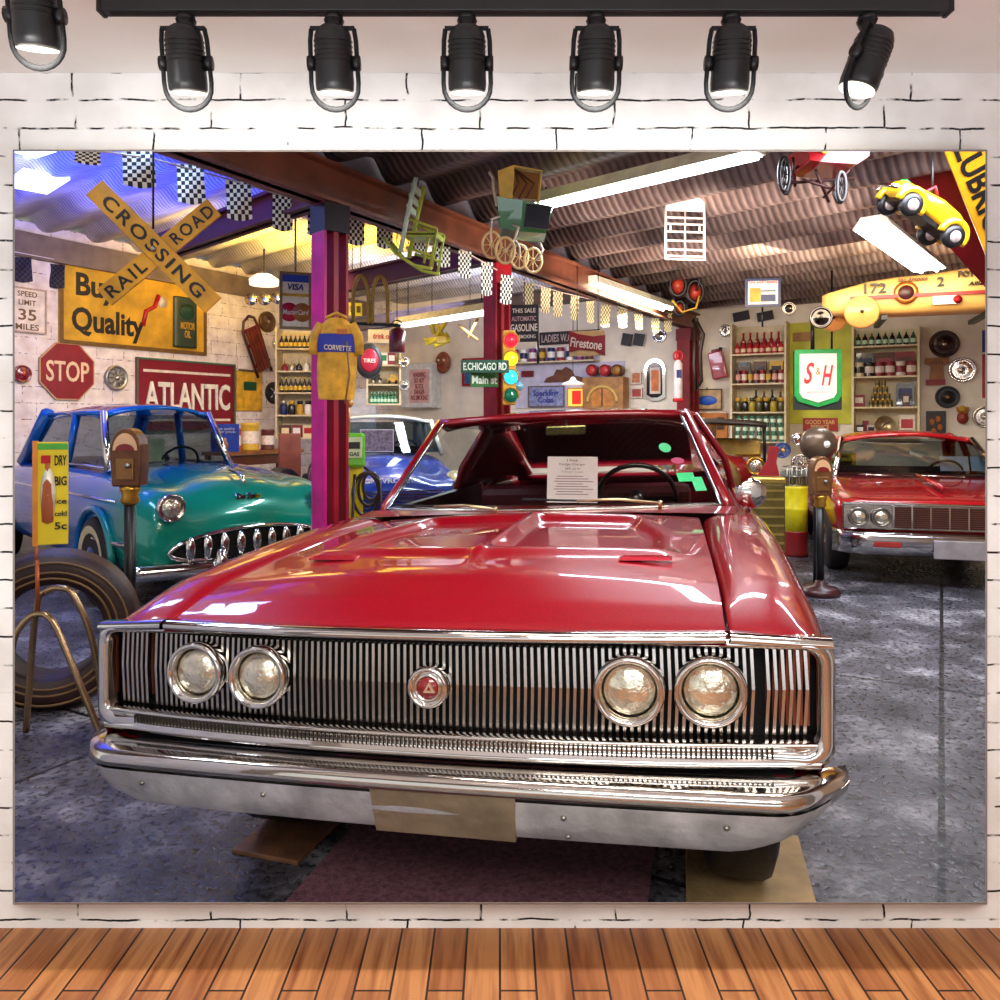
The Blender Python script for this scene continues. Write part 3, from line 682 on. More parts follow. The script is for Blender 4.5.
def hub(S_, px, py, r, label, name='hubcap', cat='hubcap', m=CHROME, off=.03, tyre=None, group=None, spokes=10, mid=None):
    c, ya, w, h = reg(S_, px - r, py - r, px + r, py + r, off); R = h / 2; t = T(name, label, cat, c, ya, group)
    mb = MB(); mb.lathe([(R, -.03), (R, .01), (R * .93, .025), (R * .82, .012), (R * .7, .006)] + ([(R * .45, .03), (0, .04)] if not spokes else [(R * .5, .02), (R * .3, .012), (0, .01)]), 32, AXY); d = mb.build('dish', tyre or m, t)
    if spokes:
        mb = MB()
        for k in range(spokes):
            a = 2 * PI * k / spokes; mb.box((R * .52 * math.cos(a), -.02, R * .52 * math.sin(a)), (R * .36, .012, R * .1), Matrix.Rotation(-a, 3, 'Y'))
        mb.build('spokes', m, t)
    mb = MB(); mb.lathe([(R * .22, 0), (R * .2, .03), (R * .12, .042), (0, .045)], 20, AXY); mb.build('centre_cap', mid or m, t); return t
hub(LW, 115, 378, 12.5, 'spoked chrome hubcap between the STOP sign and the red name board', m=CHROME_W, tyre=STEEL)
hub(LW, 21, 374, 9, 'round dark red reflector lamp beside the STOP sign', 'reflector_lamp', 'lamp', M('#7a1018', .2, coat=1), spokes=0, mid=M('#d23a3a', .2))
hub(BW if False else LW, 273, 393, 11, 'black five-spoke wheel trim on the wall by the yellow sign', 'wheel_trim', 'wheel trim', M('#d6cfc2', .3, .8), tyre=BLACK, spokes=5)
t, w, h = board(LW, 135, 361, 234, 432, 'name_board', 'large dark red board with white ATLANTIC lettering', 'sign', M('#7d0d1d', .4, var=.2, scale=3), M('#3f6a4e', .5), fw=.025)
text(t, 'ATLANTIC', w * .86, h * .38, (0, -.004, h * .0), M('#f0e6d4', .5), .02, th=.03); bx(t, 'stripe', OLDW, (0, -.002, h * .33), (w * .88, .006, h * .035)); bx(t, 'stripe', OLDW, (0, -.002, -h * .33), (w * .88, .006, h * .035))
t, w, h = board(LW, 236, 371, 261, 411, 'tin_sign', 'plain small yellow tin sign right of the red board', 'sign', M('#d8a326', .45, var=.3)); bx(t, 'badge', DGREEN, (0, -.004, h * .12), (w * .5, .006, h * .22)); bx(t, 'hanger_bar', STEEL, (0, -.002, h * .5), (w * .9, .02, .03))
# luge sled hung on the wall
c, ya, w, h = reg(LW, 234, 318, 268, 375, .1); t = T('wooden_sled', 'brown wooden runner sled hung slanting on the wall', 'sled', c, ya)
R_ = Matrix.Rotation(math.radians(-28), 4, 'Y').inverted(); R_ = RY(math.radians(-24))
L = h * 1.05
for sx in (-1, 1):
    mb = MB(); mb.X = R_; mb.tube([(sx * w * .22, 0, -L / 2), (sx * w * .24, 0, L * .3), (sx * w * .16, -.03, L * .46), (0, -.05, L * .52)], .022, 8); mb.build('runner', M('#4a2414', .4), t)
for k in range(4): mb = MB(); mb.X = R_; mb.box(((k - 1.5) * w * .10, -.03, -.06 * L), (w * .075, .02, L * .72)); mb.build('slat', M('#6d2a18', .4, var=.4), t)
for k in (-.3, .05, .3): mb = MB(); mb.X = R_; mb.box((0, -.012, k * L), (w * .5, .02, .05)); mb.build('crosspiece', DRED, t)
hub(LW, 266, 322, 10.5, 'brown round metal dial on the wall above the sled', 'metal_dial', 'dial', M('#7a5a38', .3, .8), spokes=0, mid=M('#b89468', .3, .8))
hub(LW, 277, 344, 7, 'small domed chrome bowl lamp beside the sled', 'dome_lamp', 'lamp', CHROME, spokes=0)
# credit card panel
t, w, h = board(FR(9.3, 20), 279, 273, 311, 330, 'card_panel', 'two-part card payment panel with blue band and red circle above the corner shelves', 'sign', M('#e8dcc0', .45), M('#8a6d3a', .5), th=.05, fw=.03)
bx(t, 'blue_band', M('#1b3c96', .4), (0, -.006, h * .40), (w * .92, .01, h * .15)); bx(t, 'gold_band', GOLD, (0, -.006, h * .10), (w * .92, .01, h * .05))
text(t, 'VISA', w * .5, h * .11, (0, -.01, h * .24), M('#1b2f7a', .4), .03, .2)
for sx, cc in ((-.2, '#b5121f'), (.2, '#a8631c')): mb = MB(); mb.lathe([(w * .3, 0), (w * .3, .008 + .004 * (sx > 0)), (0, .009 + .004 * (sx > 0))], 28, TR((sx * w, -.003, -h * .2)) @ AXY); mb.build('disc', M(cc, .4), t)
text(t, 'MasterCard', w * .8, h * .09, (0, -.02, -h * .2), OLDW, .01, .15)
mb = MB(); mb.cyl((0, .02, h / 2), (0, .02, 3.74 - t.location.z), .012); mb.build('hanger', STEEL, t)
# pendant lamp and three bulb cluster
q = P(264, 281, 11.0); t = T('pendant_lamp', 'glowing white shallow pendant lamp below the yellow-lit deck', 'lamp', q)
mb = MB(); mb.lathe([(.0, .1), (.1, .09), (.2, .02), (.19, -.06), (0, -.07)], 20, Matrix.Diagonal((1, 1, 1, 1))); mb.build('shade', M('#fff7dc', .4, emit=1.3), t); mb = MB(); mb.cyl((0, 0, .08), (0, 0, 3.74 - q.z), .012); mb.build('rod', MATTE, t)
q = P(263, 298, 11.5); t = T('floodlight_cluster', 'cluster of three chrome floodlights under the pendant lamp', 'lamp', q)
for dx, dz in ((-.16, -.02), (.03, -.02), (.22, .0)):
    mb = MB(); mb.lathe([(.03, .1), (.08, .02), (.095, -.04), (.0, -.03)], 16, TR((dx, 0, dz)) @ AXY.inverted()); mb.build('floodlight', CHROME, t)
mb = MB(); mb.tube([(-.16, .08, 0), (.05, .1, .05), (.22, .08, .02), (.25, .1, .4)], .012, 6); mb.build('bracket', BLACK, t)
# small blue price card on a stand behind the blue car
q = P(225, 462, 8.6); q.z = 0; t = T('blue_notice', 'blue notice card with a bottle picture standing beyond the blue and green car', 'sign', q, 20)
z0, z1 = H - (452 - HY) / F * 8.6, H - (424 - HY) / F * 8.6; wv = 27 / F * 8.6
bx(t, 'panel', M('#17409a', .4), (0, 0, (z0 + z1) / 2), (wv, .02, z1 - z0), .004); mb = MB(); mb.cyl((0, .015, 0), (0, .015, z0 + .05), .014); mb.build('stand_pole', BLACK, t); mb = MB(); mb.lathe([(.17, 0), (.16, .02), (.02, .03)], 20); mb.build('stand_foot', BLACK, t)
text(t, 'best quality\nat fair prices', wv * .75, .07, (0, -.011, z1 - .07), OLDW, .01); mb = MB(); mb.lathe([(0, 0), (.035, 0), (.035, .06), (.014, .09), (.014, .12), (0, .12)], 12, TR((0, -.012, z0 + .03)) @ Matrix.Diagonal((1, .3, 1, 1))); mb.build('bottle_picture', M('#c2763a', .4), t)
# strings of checkered flags
def bunting(label, pts, flags, D0, D1, fw, fh, mats, x0, x1, group=None):
    a = P(*pts[0], D0); t = T('bunting', label, 'bunting', a); n = len(pts)
    def W(px, py):
        k = (px - x0) / (x1 - x0); return P(px, py, D0 + (D1 - D0) * k) - a
    mb = MB(); mb.tube([W(*p) for p in pts], .006, 6); mb.build('cord', OLDW, t)
    for px, py, ww, hh in flags:
        p = W(px, py); D = p.y + a.y; wm, hm = ww / F * D, hh / F * D; mb = MB(); nx, nz = 7, 9; rows = []
        sw = random.uniform(.1, .3)
        for k in range(nz + 1):
            rows.append([((i / nx - .5) * wm, .03 * math.sin(k * .5 + i * .5) * wm * 2, -k / nz * hm - (.08 * hm * (1 - abs(i / nx - .5) * 2) if k == nz else 0)) for i in range(nx + 1)])
        for k in range(nz):
            for i in range(nx):
                mb.ix = (i + k) % 2; mb.add([rows[k][i], rows[k][i + 1], rows[k + 1][i + 1], rows[k + 1][i]], [(0, 1, 2, 3)], True)
        o = mb.build('flag', mats, t); o.location = p; o.rotation_euler = (random.uniform(-.06, .06), random.uniform(-.06, .06), math.radians(YU - 25 + random.uniform(-12, 12)) * .5)
CHK = [M('#f3ecd8', .7, var=.05), M('#15120f', .7, var=.05)]; CHY = [M('#f7edc4', .7, var=.05), M('#8a7a3a', .7)]; CHD = [M('#3a3236', .7), M('#161216', .7)]
bunting('string of black and white checkered flags along the main beam before the left post', [(60, 146), (150, 158), (238, 182), (325, 208), (372, 216), (420, 226), (455, 246), (497, 270)],
        [(88, 146, 24, 18), (138, 150, 30, 36), (190, 164, 26, 38), (238, 180, 24, 38), (283, 195, 20, 34), (318, 205, 19, 31), (355, 213, 18, 31), (385, 219, 16, 28), (418, 226, 13, 26), (443, 240, 14, 26), (465, 251, 13, 26), (487, 262, 12, 32), (507, 275, 12, 28)], 4.4, 7.2, 0, 0, CHK, 60, 507)
bunting('string of pale yellow checkered flags from the red post to the back wall', [(507, 276), (560, 292), (610, 304), (650, 312), (685, 314)],
        [(528, 283, 11, 24), (546, 288, 10, 24), (558, 292, 10, 24), (575, 296, 9, 23), (590, 301, 8, 21), (606, 304, 10, 22), (622, 307, 10, 20), (638, 310, 9, 19), (655, 312, 9, 20), (668, 313, 9, 18)], 7.9, 12.3, 0, 0, CHY, 507, 685)
bunting('string of dark flags along the head of the left brick wall', [(5, 250), (90, 266), (180, 290), (260, 306), (290, 312)],
        [(22, 257, 17, 24), (56, 264, 17, 23), (90, 272, 16, 22), (150, 282, 12, 20), (175, 286, 12, 20), (222, 300, 12, 18), (244, 306, 11, 17)], 9.2, 13.6, 0, 0, CHD, 5, 290)
# railroad crossing sign hung from the deck
D = 4.6; q = P(155, 250, D); t = T('crossing_sign', 'yellow wooden X-shaped railroad crossing sign hanging in the near bay', 'sign', q, 6)
YS = M('#d79a1c', .45, var=.3, scale=5); k = D / F
def arm(a, b, wpx, y, s1, w1, c1, s2=None):
    a, b = Vector(((a[0] - 155) * k, 0, -(a[1] - 250) * k)), Vector(((b[0] - 155) * k, 0, -(b[1] - 250) * k)); d = b - a; an = math.atan2(d.z, d.x); c = (a + b) / 2
    mb = MB(); mb.box((0, 0, 0), (d.length, .02, wpx * k), Matrix.Rotation(-an, 3, 'Y')); mb.v = [(x + c.x, yy + y, z + c.z) for x, yy, z in mb.v]; o = mb.build('board', YS, t, .003)
    for s, f, ln in s1:
        p = a + d * f; text(o, s, ln * k, wpx * .60 * k, (p.x, y - .0125, p.z), INK, .015, rot=-an, space=1.25)
arm((98, 190), (212, 305), 22, -.012, [('CROSSING', .5, 132)], 0, 0)
arm((106, 298), (212, 205), 21, .012, [('RAIL', .20, 46), ('ROAD', .80, 50)], 0, 0)
mb = MB(); mb.cyl((-.01, .0, .12), (-.01, 0, 3.74 - q.z), .006); mb.build('hanging_wire', BLACK, t); mb = MB(); mb.ball((0, -.03, 0), .018); mb.build('centre_bolt', STEEL, t)
# parking meters
def meter(px, ytop, ybase, D, label, hm, pm, foot=False, hs=1.):
    q = P(px, ytop, D); zt = q.z; q = Vector((q.x, q.y, 0)); t = T('parking_meter', label, 'parking meter', q); h = .31 * hs; z0 = zt - h
    mb = MB(); mb.cyl((0, 0, .01), (0, 0, z0 - .02), .03 * hs, n=16); mb.build('pole', pm, t)
    mb = MB(); mb.lathe([(.034 * hs, z0 - .1), (.05 * hs, z0 - .08), (.04 * hs, z0 - .05), (.052 * hs, z0 - .02), (.052 * hs, z0)], 18); mb.build('collar', M('#c8963c', .3, .8), t)
    W_ = .072 * hs; pts = [(-W_, z0), (W_, z0), (W_ * 1.12, z0 + h * .35), (W_ * 1.12, z0 + h * .62)] + [(W_ * 1.12 * math.cos(a), z0 + h * .62 + h * .38 * math.sin(a)) for a in [PI * i / 12 for i in range(1, 12)]] + [(-W_ * 1.12, z0 + h * .62), (-W_ * 1.12, z0 + h * .35)]
    mb = MB(); mb.prism(pts, -.055 * hs, .055 * hs); hd = mb.build('meter_head', hm, t, .008)
    mb = MB(); mb.prism([(x * .8, z0 + h * .62 + (z - z0 - h * .62) * .78) for x, z in pts if z >= z0 + h * .62 - 1e-6], -.059 * hs, -.05 * hs); mb.build('dial_window', M('#d8a878', .2, coat=1), hd)
    mb = MB(); mb.prism([(x * .62, z0 + h * .62 + (z - z0 - h * .62) * .3) for x, z in pts if z >= z0 + h * .62 - 1e-6], -.062 * hs, -.055 * hs); mb.build('dial_scale', M('#7a1a16', .4), hd)
    bx(hd, 'coin_plate', M('#8a6238', .35, .6), (0, -.058 * hs, z0 + h * .3), (W_ * 1.3, .012, h * .36), .003); mb = MB(); mb.cyl((.02, -.06 * hs, z0 + h * .36), (.02, -.082 * hs, z0 + h * .36), .014); mb.build('coin_knob', STEEL, hd)
    mb = MB(); mb.lathe([(.15 * hs, 0), (.16 * hs, .03), (.13 * hs, .06), (.05, .075), (.032, .12)], 24) if foot else mb.lathe([(.1, 0), (.1, .02), (.032, .03)], 20); mb.build('foot', M('#3a1418', .35) if foot else BLACK, t); return t
meter(130, 428, 690, 4.28, 'old brown parking meter on a black pole before the blue and green car', M('#6a4126', .35, .5, var=.35), BLACK)
# yellow poster on a stick, tube stand and the tyre it holds
D = 3.62; q = P(52, 735, 3.55); t = T('tube_stand', 'bent bronze tube stand leaning against the loose tyre', 'stand', (P(60, 700, 3.55).x, 3.42, 0)); o_ = Vector((P(60, 700, 3.55).x, 3.42, 0))
BRZ = M('#a58a66', .25, .9, var=.25)
def wp(px, py, D): return P(px, py, D) - o_
def arch(pts, name):
    c = [Vector(p) for p in pts]; out = []
    for i in range(len(c) - 1):
        p0, p1, p2, p3 = c[max(0, i - 1)], c[i], c[i + 1], c[min(len(c) - 1, i + 2)]
        for j in range(6):
            s = j / 6; out.append(.5 * ((2 * p1) + (p2 - p0) * s + (2 * p0 - 5 * p1 + 4 * p2 - p3) * s * s + (3 * p1 - p0 - 3 * p2 + p3) * s ** 3))
    out.append(c[-1]); mb = MB(); mb.tube(out, .014, 10); mb.build(name, BRZ, t)
fz = lambda px, D: (P(px, 0, D).x - o_.x, D - o_.y, .014)
arch([fz(2, 3.38), wp(12, 650, 3.42), wp(22, 625, 3.44), wp(38, 614, 3.45), wp(53, 622, 3.44), wp(70, 660, 3.42), fz(104, 3.40)], 'front_hoop')
arch([fz(26, 3.52), wp(36, 610, 3.50), wp(46, 592, 3.49), wp(60, 588, 3.49), wp(74, 596, 3.49), wp(92, 640, 3.50), fz(108, 3.52)], 'rear_hoop')
q = P(40, 560, 3.47); mb = MB(); mb.cyl(wp(37, 560, 3.46), wp(38, 614, 3.46), .008); mb.build('socket_rod', M('#a8552a', .35, .5), t)
PD = 3.46; q = P(36.5, 545, PD); t = T('poster_card', 'tall yellow poster card on a stick above the loose tyre', 'poster', q, 18)
sc = PD / F; pw, ph = 27 * sc / .95, 103 * sc
bx(t, 'panel', M('#e6cf1e', .4, var=.15, scale=4), (pw / 2, 0, ph / 2), (pw, .012, ph), .002); bx(t, 'edge', M('#d98a2a', .4), (-.004, 0, ph / 2), (.02, .02, ph * 1.02))
mb = MB(); mb.lathe([(0, 0), (.022, .01), (.026, .09), (.022, .17), (.01, .21), (.01, .26), (0, .265)], 14, TR((pw * .36, -.008, ph * .2)) @ Matrix.Diagonal((1, .25, 1, 1))); mb.build('bottle_picture', M('#a8562a', .4), t)
mb = MB(); mb.lathe([(0, 0), (.03, .004), (0, .008)], 20, TR((pw * .38, -.006, ph * .48)) @ AXY @ Matrix.Diagonal((1.0, 4.0, 1, 1))); mb.build('glow_oval', M('#f5ead2', .4), t)
for s, z, hh in (('DRY', .82, .10), ('BIG', .62, .09), ('ice', .42, .05), ('cold', .3, .05), ('5c', .18, .07)): text(t, s, pw * .38, ph * hh, (pw * .77, -.007, ph * z), INK, .02)
bx(t, 'green_band', M('#4fae3a', .4), (pw * .5, -.0065, ph * .955), (pw, .002, ph * .06)); bx(t, 'red_patch', REDM, (pw * .3, -.0065, ph * .83), (pw * .3, .002, ph * .08))
mb = MB(); mb.cyl((0, .0, 0), (0, 0, -.07), .007); mb.build('stick', M('#a8552a', .4), t)
def tyre(px, D, R, label, w=.24, yaw=0, n=48, lean=0, rin=.62, tread=True, x=None, mm=None):
    t = T('tyre', label, 'tyre', (P(px, 0, D).x, D, 0), yaw); X = TR((0, 0, R)) @ RX(lean) @ AXY
    h = w / 2; mb = MB(); pf = [(R * rin, -h * .7), (R * rin * 1.05, -h * .95), (R * .82, -h * 1.05), (R * .95, -h * .9), (R, -h * .6), (R, h * .6), (R * .95, h * .9), (R * .82, h * 1.05), (R * rin * 1.05, h * .95), (R * rin, h * .7), (R * rin * .985, 0), (R * rin, -h * .7)]
    mb.lathe(pf, n, X); mb.f = [f for f in mb.f]; mb.build('carcass', mm or RUBBER, t, fixn=True)
    if tread:
        mb = MB()
        for k in range(5): mb.lathe([(R * 1.0, -h * .5 + k * h * .25 - .008), (R * 1.012, -h * .5 + k * h * .25), (R * 1.0, -h * .5 + k * h * .25 + .008)], n, X, caps=False)
        mb.build('tread_ribs', M('#4a3420', .5), t)
        for rr in (.70, .78, .9): mb = MB(); mb.lathe([(R * rr - .006, h * 1.02), (R * rr, h * 1.09), (R * rr + .006, h * 1.02)], n, X, caps=False); mb.build('sidewall_rib', M('#6a4f2a', .45), t)
    return t
tyre(55, 3.9, .375, 'large loose brown-black tyre standing in the tube stand beside the red car', .26, 20, rin=.60, mm=M('#2a120c', .5, var=.4, bump=.2))
# ================================================================ the other vehicles
def loft_body(par, name, m, st, sub=2, cap=True):
    mb = MB(); rows = []
    for y, pts in st: rows.append([(-x, y, z) for x, z in reversed(pts)] + [(x, y, z) for x, z in pts[1:]])
    mb.grid(rows)
    if cap: mb.add(rows[0], [tuple(range(len(rows[0])))], True); mb.add(rows[-1], [tuple(reversed(range(len(rows[0]))))], True)
    return mb.build(name, m, par, sub=sub, fixn=True)
def cabin(par, pm, w0, w1, z0, z1, ya0, ya1, yb1, yb0, cx=0, trim=CHROME, seatm=None, gl=None, mid=None, wall=True):
    gl = gl or glass('#7d949c', .75); seatm = seatm or M('#2a1518', .6)
    def bw(y): return w0
    mb = MB(); n = 8
    mb.grid([[(cx + (w0 + (w1 - w0) * k) * (-1 + 2 * i / n), ya0 + (ya1 - ya0) * k - .10 * (1 - (1 - 2 * i / n) ** 2), z0 + (z1 - z0) * k) for i in range(n + 1)] for k in (0, .5, 1)]); ws_ = mb.build('windscreen', gl, par)
    mb = MB(); mb.grid([[(cx + (w0 + (w1 - w0) * k) * (-1 + 2 * i / n), yb0 + (yb1 - yb0) * k, z0 + (z1 - z0) * k) for i in range(n + 1)] for k in (0, .5, 1)]); mb.build('rear_window', gl, par)
    rows = []
    ym = (ya1 + yb1) / 2
    for j in range(9):
        t = j / 8; y = ya1 + (yb1 - ya1) * t; zz = z1 + .05 * math.sin(PI * min(1, max(0, t * .9 + .1)))
        rows.append([(cx + w1 * 1.03 * s, y - .10 * (1 - s * s) * (1 - t), zz + .06 * (1 - s * s) - .035 * abs(s) ** 6) for s in [-1 + i / 6 for i in range(13)]])
    mb = MB(); mb.grid(rows); mb.build('roof', pm, par, solid=.03)
    for s in (-1, 1):
        mb = MB(); mb.grid([[(cx + s * w0, ya0 + .06, z0), (cx + s * w1, ya1 + .02, z1)], [(cx + s * w0, yb0 - .06, z0), (cx + s * w1, yb1 - .02, z1)]]); mb.build('side_window', gl, par)
        mb = MB(); mb.tube([(cx + s * w0, ya0, z0 - .03), (cx + s * w1, ya1, z1 + .02)], .03, 8); mb.build('front_pillar', trim, par)
        mb = MB(); mb.tube([(cx + s * w0, yb0, z0 - .03), (cx + s * w1, yb1, z1 + .02)], .07, 8); mb.build('rear_pillar', pm, par)
        mb = MB(); ymid = mid or (ya0 + yb0) / 2; mb.tube([(cx + s * w0, ymid, z0 - .03), (cx + s * w1, ymid - .03, z1 + .02)], .035, 8); mb.build('door_pillar', pm, par)
        mb = MB(); mb.tube([(cx + s * w1, ya1, z1 + .01), (cx + s * w1 * 1.02, ym, z1 + .02), (cx + s * w1, yb1, z1 + .01)], .02, 6); mb.build('roof_rail', pm, par)
        mb = MB(); mb.tube([(cx + s * w0, ya0, z0), (cx + s * w0, yb0, z0)], .012, 6); mb.build('window_sill_trim', trim, par)
    mb = MB(); mb.box((cx, (ya0 + yb0) / 2 + .05, z0 - .2), (w0 * 1.8, .16, .5)); mb.box((cx, (ya0 + yb0) / 2 - .2, z0 - .35), (w0 * 1.8, .5, .16)); mb.build('seat', seatm, par, bev=.04)
    mb = MB(); X = TR((cx + w0 * .45, ya0 + .42, z0 + .0)) @ RX(math.radians(-60)); mb.X = X; mb.ring((0, 0, 0), .17, .012, 'z', 24, 6); mb.box((0, 0, 0), (.32, .02, .01)); mb.build('steering_wheel', BLACK, par)
    return ws_
def lightfade(name, a, b, y0, y1):
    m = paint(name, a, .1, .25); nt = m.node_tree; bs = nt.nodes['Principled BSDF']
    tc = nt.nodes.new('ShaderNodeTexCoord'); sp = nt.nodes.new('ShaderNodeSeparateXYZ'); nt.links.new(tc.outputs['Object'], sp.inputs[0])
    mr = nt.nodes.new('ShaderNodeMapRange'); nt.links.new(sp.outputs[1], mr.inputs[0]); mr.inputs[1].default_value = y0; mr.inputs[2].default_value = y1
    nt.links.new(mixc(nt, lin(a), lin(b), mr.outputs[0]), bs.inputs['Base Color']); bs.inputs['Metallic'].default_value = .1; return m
def lamp_round(par, x, y, z, r, name='headlight', bez=CHROME):
    X = TR((x, y, z)) @ AXY; mb = MB(); mb.lathe([(r * .85, -.06), (r * 1.12, -.04), (r * 1.15, .01), (r, .02), (r * .9, .0)], 28, X); o = mb.build(name, bez, par, fixn=True)
    mb = MB(); mb.lathe([(r * .93, .0), (r * .7, .02), (r * .35, .033), (0, .036)], 28, X); mb.build('lens', LENS, o); return o
# ---- blue and green sedan on the left
TG = lightfade('teal_paint', '#0a8a72', '#0d6fc4', .15, 1.0)  # blue light over teal paint put into the colour, green nose to blue rear
sd = T('vintage_sedan', 'rounded vintage blue and green sedan with toothy chrome grille by the brick wall', 'car', (-2.0, 6.2, 0), 45)
def sec(zt, zf, w, zs, zbm, val=.02): return [(0, zt), (.26, zt - .015), (.43, min(zt, zf) - val), (.58, zf), (.72, zf - .02), (w - .03, zf - .14), (w, zs), (w - .01, (zs + zbm) / 2), (w - .06, zbm), (w - .2, zbm - .03)]
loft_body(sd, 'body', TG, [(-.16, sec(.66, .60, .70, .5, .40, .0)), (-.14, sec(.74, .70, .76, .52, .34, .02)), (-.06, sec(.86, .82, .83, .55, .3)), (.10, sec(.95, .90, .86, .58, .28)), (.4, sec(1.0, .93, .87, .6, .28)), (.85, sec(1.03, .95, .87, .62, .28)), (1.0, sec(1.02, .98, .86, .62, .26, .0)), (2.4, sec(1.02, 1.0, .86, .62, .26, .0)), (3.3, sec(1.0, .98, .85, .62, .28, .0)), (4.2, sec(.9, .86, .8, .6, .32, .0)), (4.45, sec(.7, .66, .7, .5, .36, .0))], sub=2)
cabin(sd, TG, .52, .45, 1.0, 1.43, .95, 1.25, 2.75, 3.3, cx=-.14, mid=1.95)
for s in (-1, 1): lamp_round(sd, s * .62, -.175, .765, .088)
mb = MB(); pts = [(.62 * math.cos(PI * 2 * i / 32), .105 * math.sin(PI * 2 * i / 32)) for i in range(32)]
mb.add([(x, -.20 + .05 * abs(x), .475 + z - .03 * (x / .62) ** 2 * 1) for x, z in pts], [tuple(range(32))], False); mb.build('grille_mouth', MATTE, sd)
mb = MB(); mb.tube([(x * 1.03, -.215 + .05 * abs(x), .475 + z * 1.08 - .03 * (x / .62) ** 2) for x, z in pts], .018, 8, True); mb.build('grille_surround', CHROME, sd)
for k in range(9):
    x = -.5 + k * .125; mb = MB(); mb.lathe([(0, -.085), (.022, -.075), (.036, -.03), (.04, .02), (.03, .06), (.016, .085), (0, .095)], 14, TR((x, -.235 + .04 * abs(x), .475 - .02 * (x / .6) ** 2)) @ Matrix.Diagonal((1, .8, 1, 1))); mb.build('grille_tooth', CHROME, sd)
mb = MB(); mb.grid([[(x, -.27 + .16 * (abs(x) / .9) ** 2 + d, z) for x in [-.9 + 1.8 * i / 24 for i in range(25)]] for d, z in ((.06, .37), (0, .36), (-.02, .32), (0, .27), (.06, .26))]); mb.build('bumper', CHROME, sd, solid=.01)
for s in (-1, 1): mb = MB(); mb.lathe([(0, -.07), (.045, -.06), (.05, .04), (.03, .12), (0, .13)], 14, TR((s * .3, -.28, .33))); mb.build('bumper_guard', CHROME, sd); mb = MB(); mb.tube([(s * .72, -.12, .5), (s * .86, .1, .5), (s * .885, .6, .5)], .02, 8); mb.build('wing_trim', CHROME, sd); mb = MB(); mb.tube([(s * .872, .2, .80), (s * .88, 1.0, .80), (s * .87, 2.8, .80)], .010, 6); mb.build('side_moulding', CHROME, sd)
text(sd, 'De Soto', .2, .045, (0, -.10, .81), CHROME, .03, th=.03, name='bonnet_script'); mb = MB(); mb.tube([(0, -.04, .90), (0, .02, .965), (0, .22, .99)], [.018, .02, .006], 8); mb.build('bonnet_ornament', CHROME, sd)
for x, y, s in ((.80, .62, 1), (-.80, .62, -1), (.78, 3.5, 1), (-.78, 3.5, -1)): wheel(sd, x, y, .33, .2, white=M('#e6d6a0', .5), side=s, cap=M('#3f62a8', .15, .9))
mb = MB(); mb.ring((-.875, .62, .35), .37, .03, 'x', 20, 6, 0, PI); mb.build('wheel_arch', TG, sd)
mb = MB(); mb.box((-.2, 1.35, 1.12), (.3, .02, .2)); mb.build('window_card', M('#e8dc9a', .5), sd)
# ---- red car at the right
RP2 = paint('red_paint_far', '#a80d18', .1, .25)
rc = T('classic_car', 'red classic car with paired headlights and square-pane grille parked by the back shelves', 'car', (3.76, 6.58, 0), -15)
def sec2(zt, w, zs, zbm, dr=.02): return [(0, zt), (.35, zt - .005), (.6, zt - dr * .6), (.74, zt), (w - .05, zt - .01), (w, zs), (w, (zs + zbm) / 2 + .08), (w - .03, zbm), (w - .16, zbm - .03)]
loft_body(rc, 'body', RP2, [(.0, sec2(.70, .90, .66, .42)), (.02, sec2(.71, .91, .66, .40)), (.2, sec2(.745, .93, .68, .36)), (.8, sec2(.79, .94, .7, .3, .03)), (1.3, sec2(.82, .94, .72, .3, .03)), (1.45, sec2(.82, .94, .72, .28, 0)), (3.2, sec2(.82, .94, .72, .28, 0)), (3.9, sec2(.80, .9, .7, .34, 0)), (4.0, sec2(.74, .86, .6, .4, 0))], sub=1)
cabin(rc, RP2, .76, .62, .83, 1.17, 1.32, 1.85, 2.7, 3.2)
bx(rc, 'front_panel', CHROME_W, (0, -.015, .575), (1.76, .04, .215), .01)
for s in (-1, 1):
    for dx in (.76, .585): lamp_round(rc, s * dx, -.06, .575, .07, bez=M('#8a8580', .25, .9))
bx(rc, 'grille_recess', M('#3a1712', .5), (0, -.03, .575), (.96, .03, .175))
for k in range(8):
    for q in range(9): pass
    mb = MB(); x = -.49 + k * .14; mb.box((x, -.05, .575), (.012, .03, .175)); mb.build('grille_divider', CHROME, rc)
mb = MB()
for q in range(9): mb.box((0, -.046, .505 + q * .0175), (.97, .006, .004))
mb.build('grille', M('#7a4a34', .3, .6), rc)
bx(rc, 'bonnet_edge_trim', CHROME, (0, -.03, .685), (1.76, .05, .022), .006)
mb = MB(); mb.grid([[(x, -.13 + .20 * max(0, (abs(x) - .7) / .24) ** 2 + d, z) for x in [-.94 + 1.88 * i / 28 for i in range(29)]] for d, z in ((.09, .445), (.01, .44), (0, .42), (.0, .36), (.03, .28), (.09, .265))]); mb.build('bumper', M('#c9c5c4', .14, 1, var=.1), rc, solid=.012)
for s in (-1, 1): bx(rc, 'parking_lamp', M('#9c2a22', .2, coat=1), (s * .55, -.13, .36), (.22, .03, .055), .012); bx(rc, 'lamp_bezel', CHROME, (s * .55, -.122, .36), (.25, .03, .08), .012)
bx(rc, 'number_plate', M('#b9b4b6', .35, .6, var=.2, bump=.1), (0, -.15, .335), (.42, .02, .15), .006)
bx(rc, 'underbody', MATTE, (0, 2.0, .33), (1.4, 3.6, .16))
for x, y, s in ((.83, .75, 1), (-.83, .75, -1), (.83, 3.2, 1), (-.83, 3.2, -1)): wheel(rc, x, y, .31, .2, side=s)
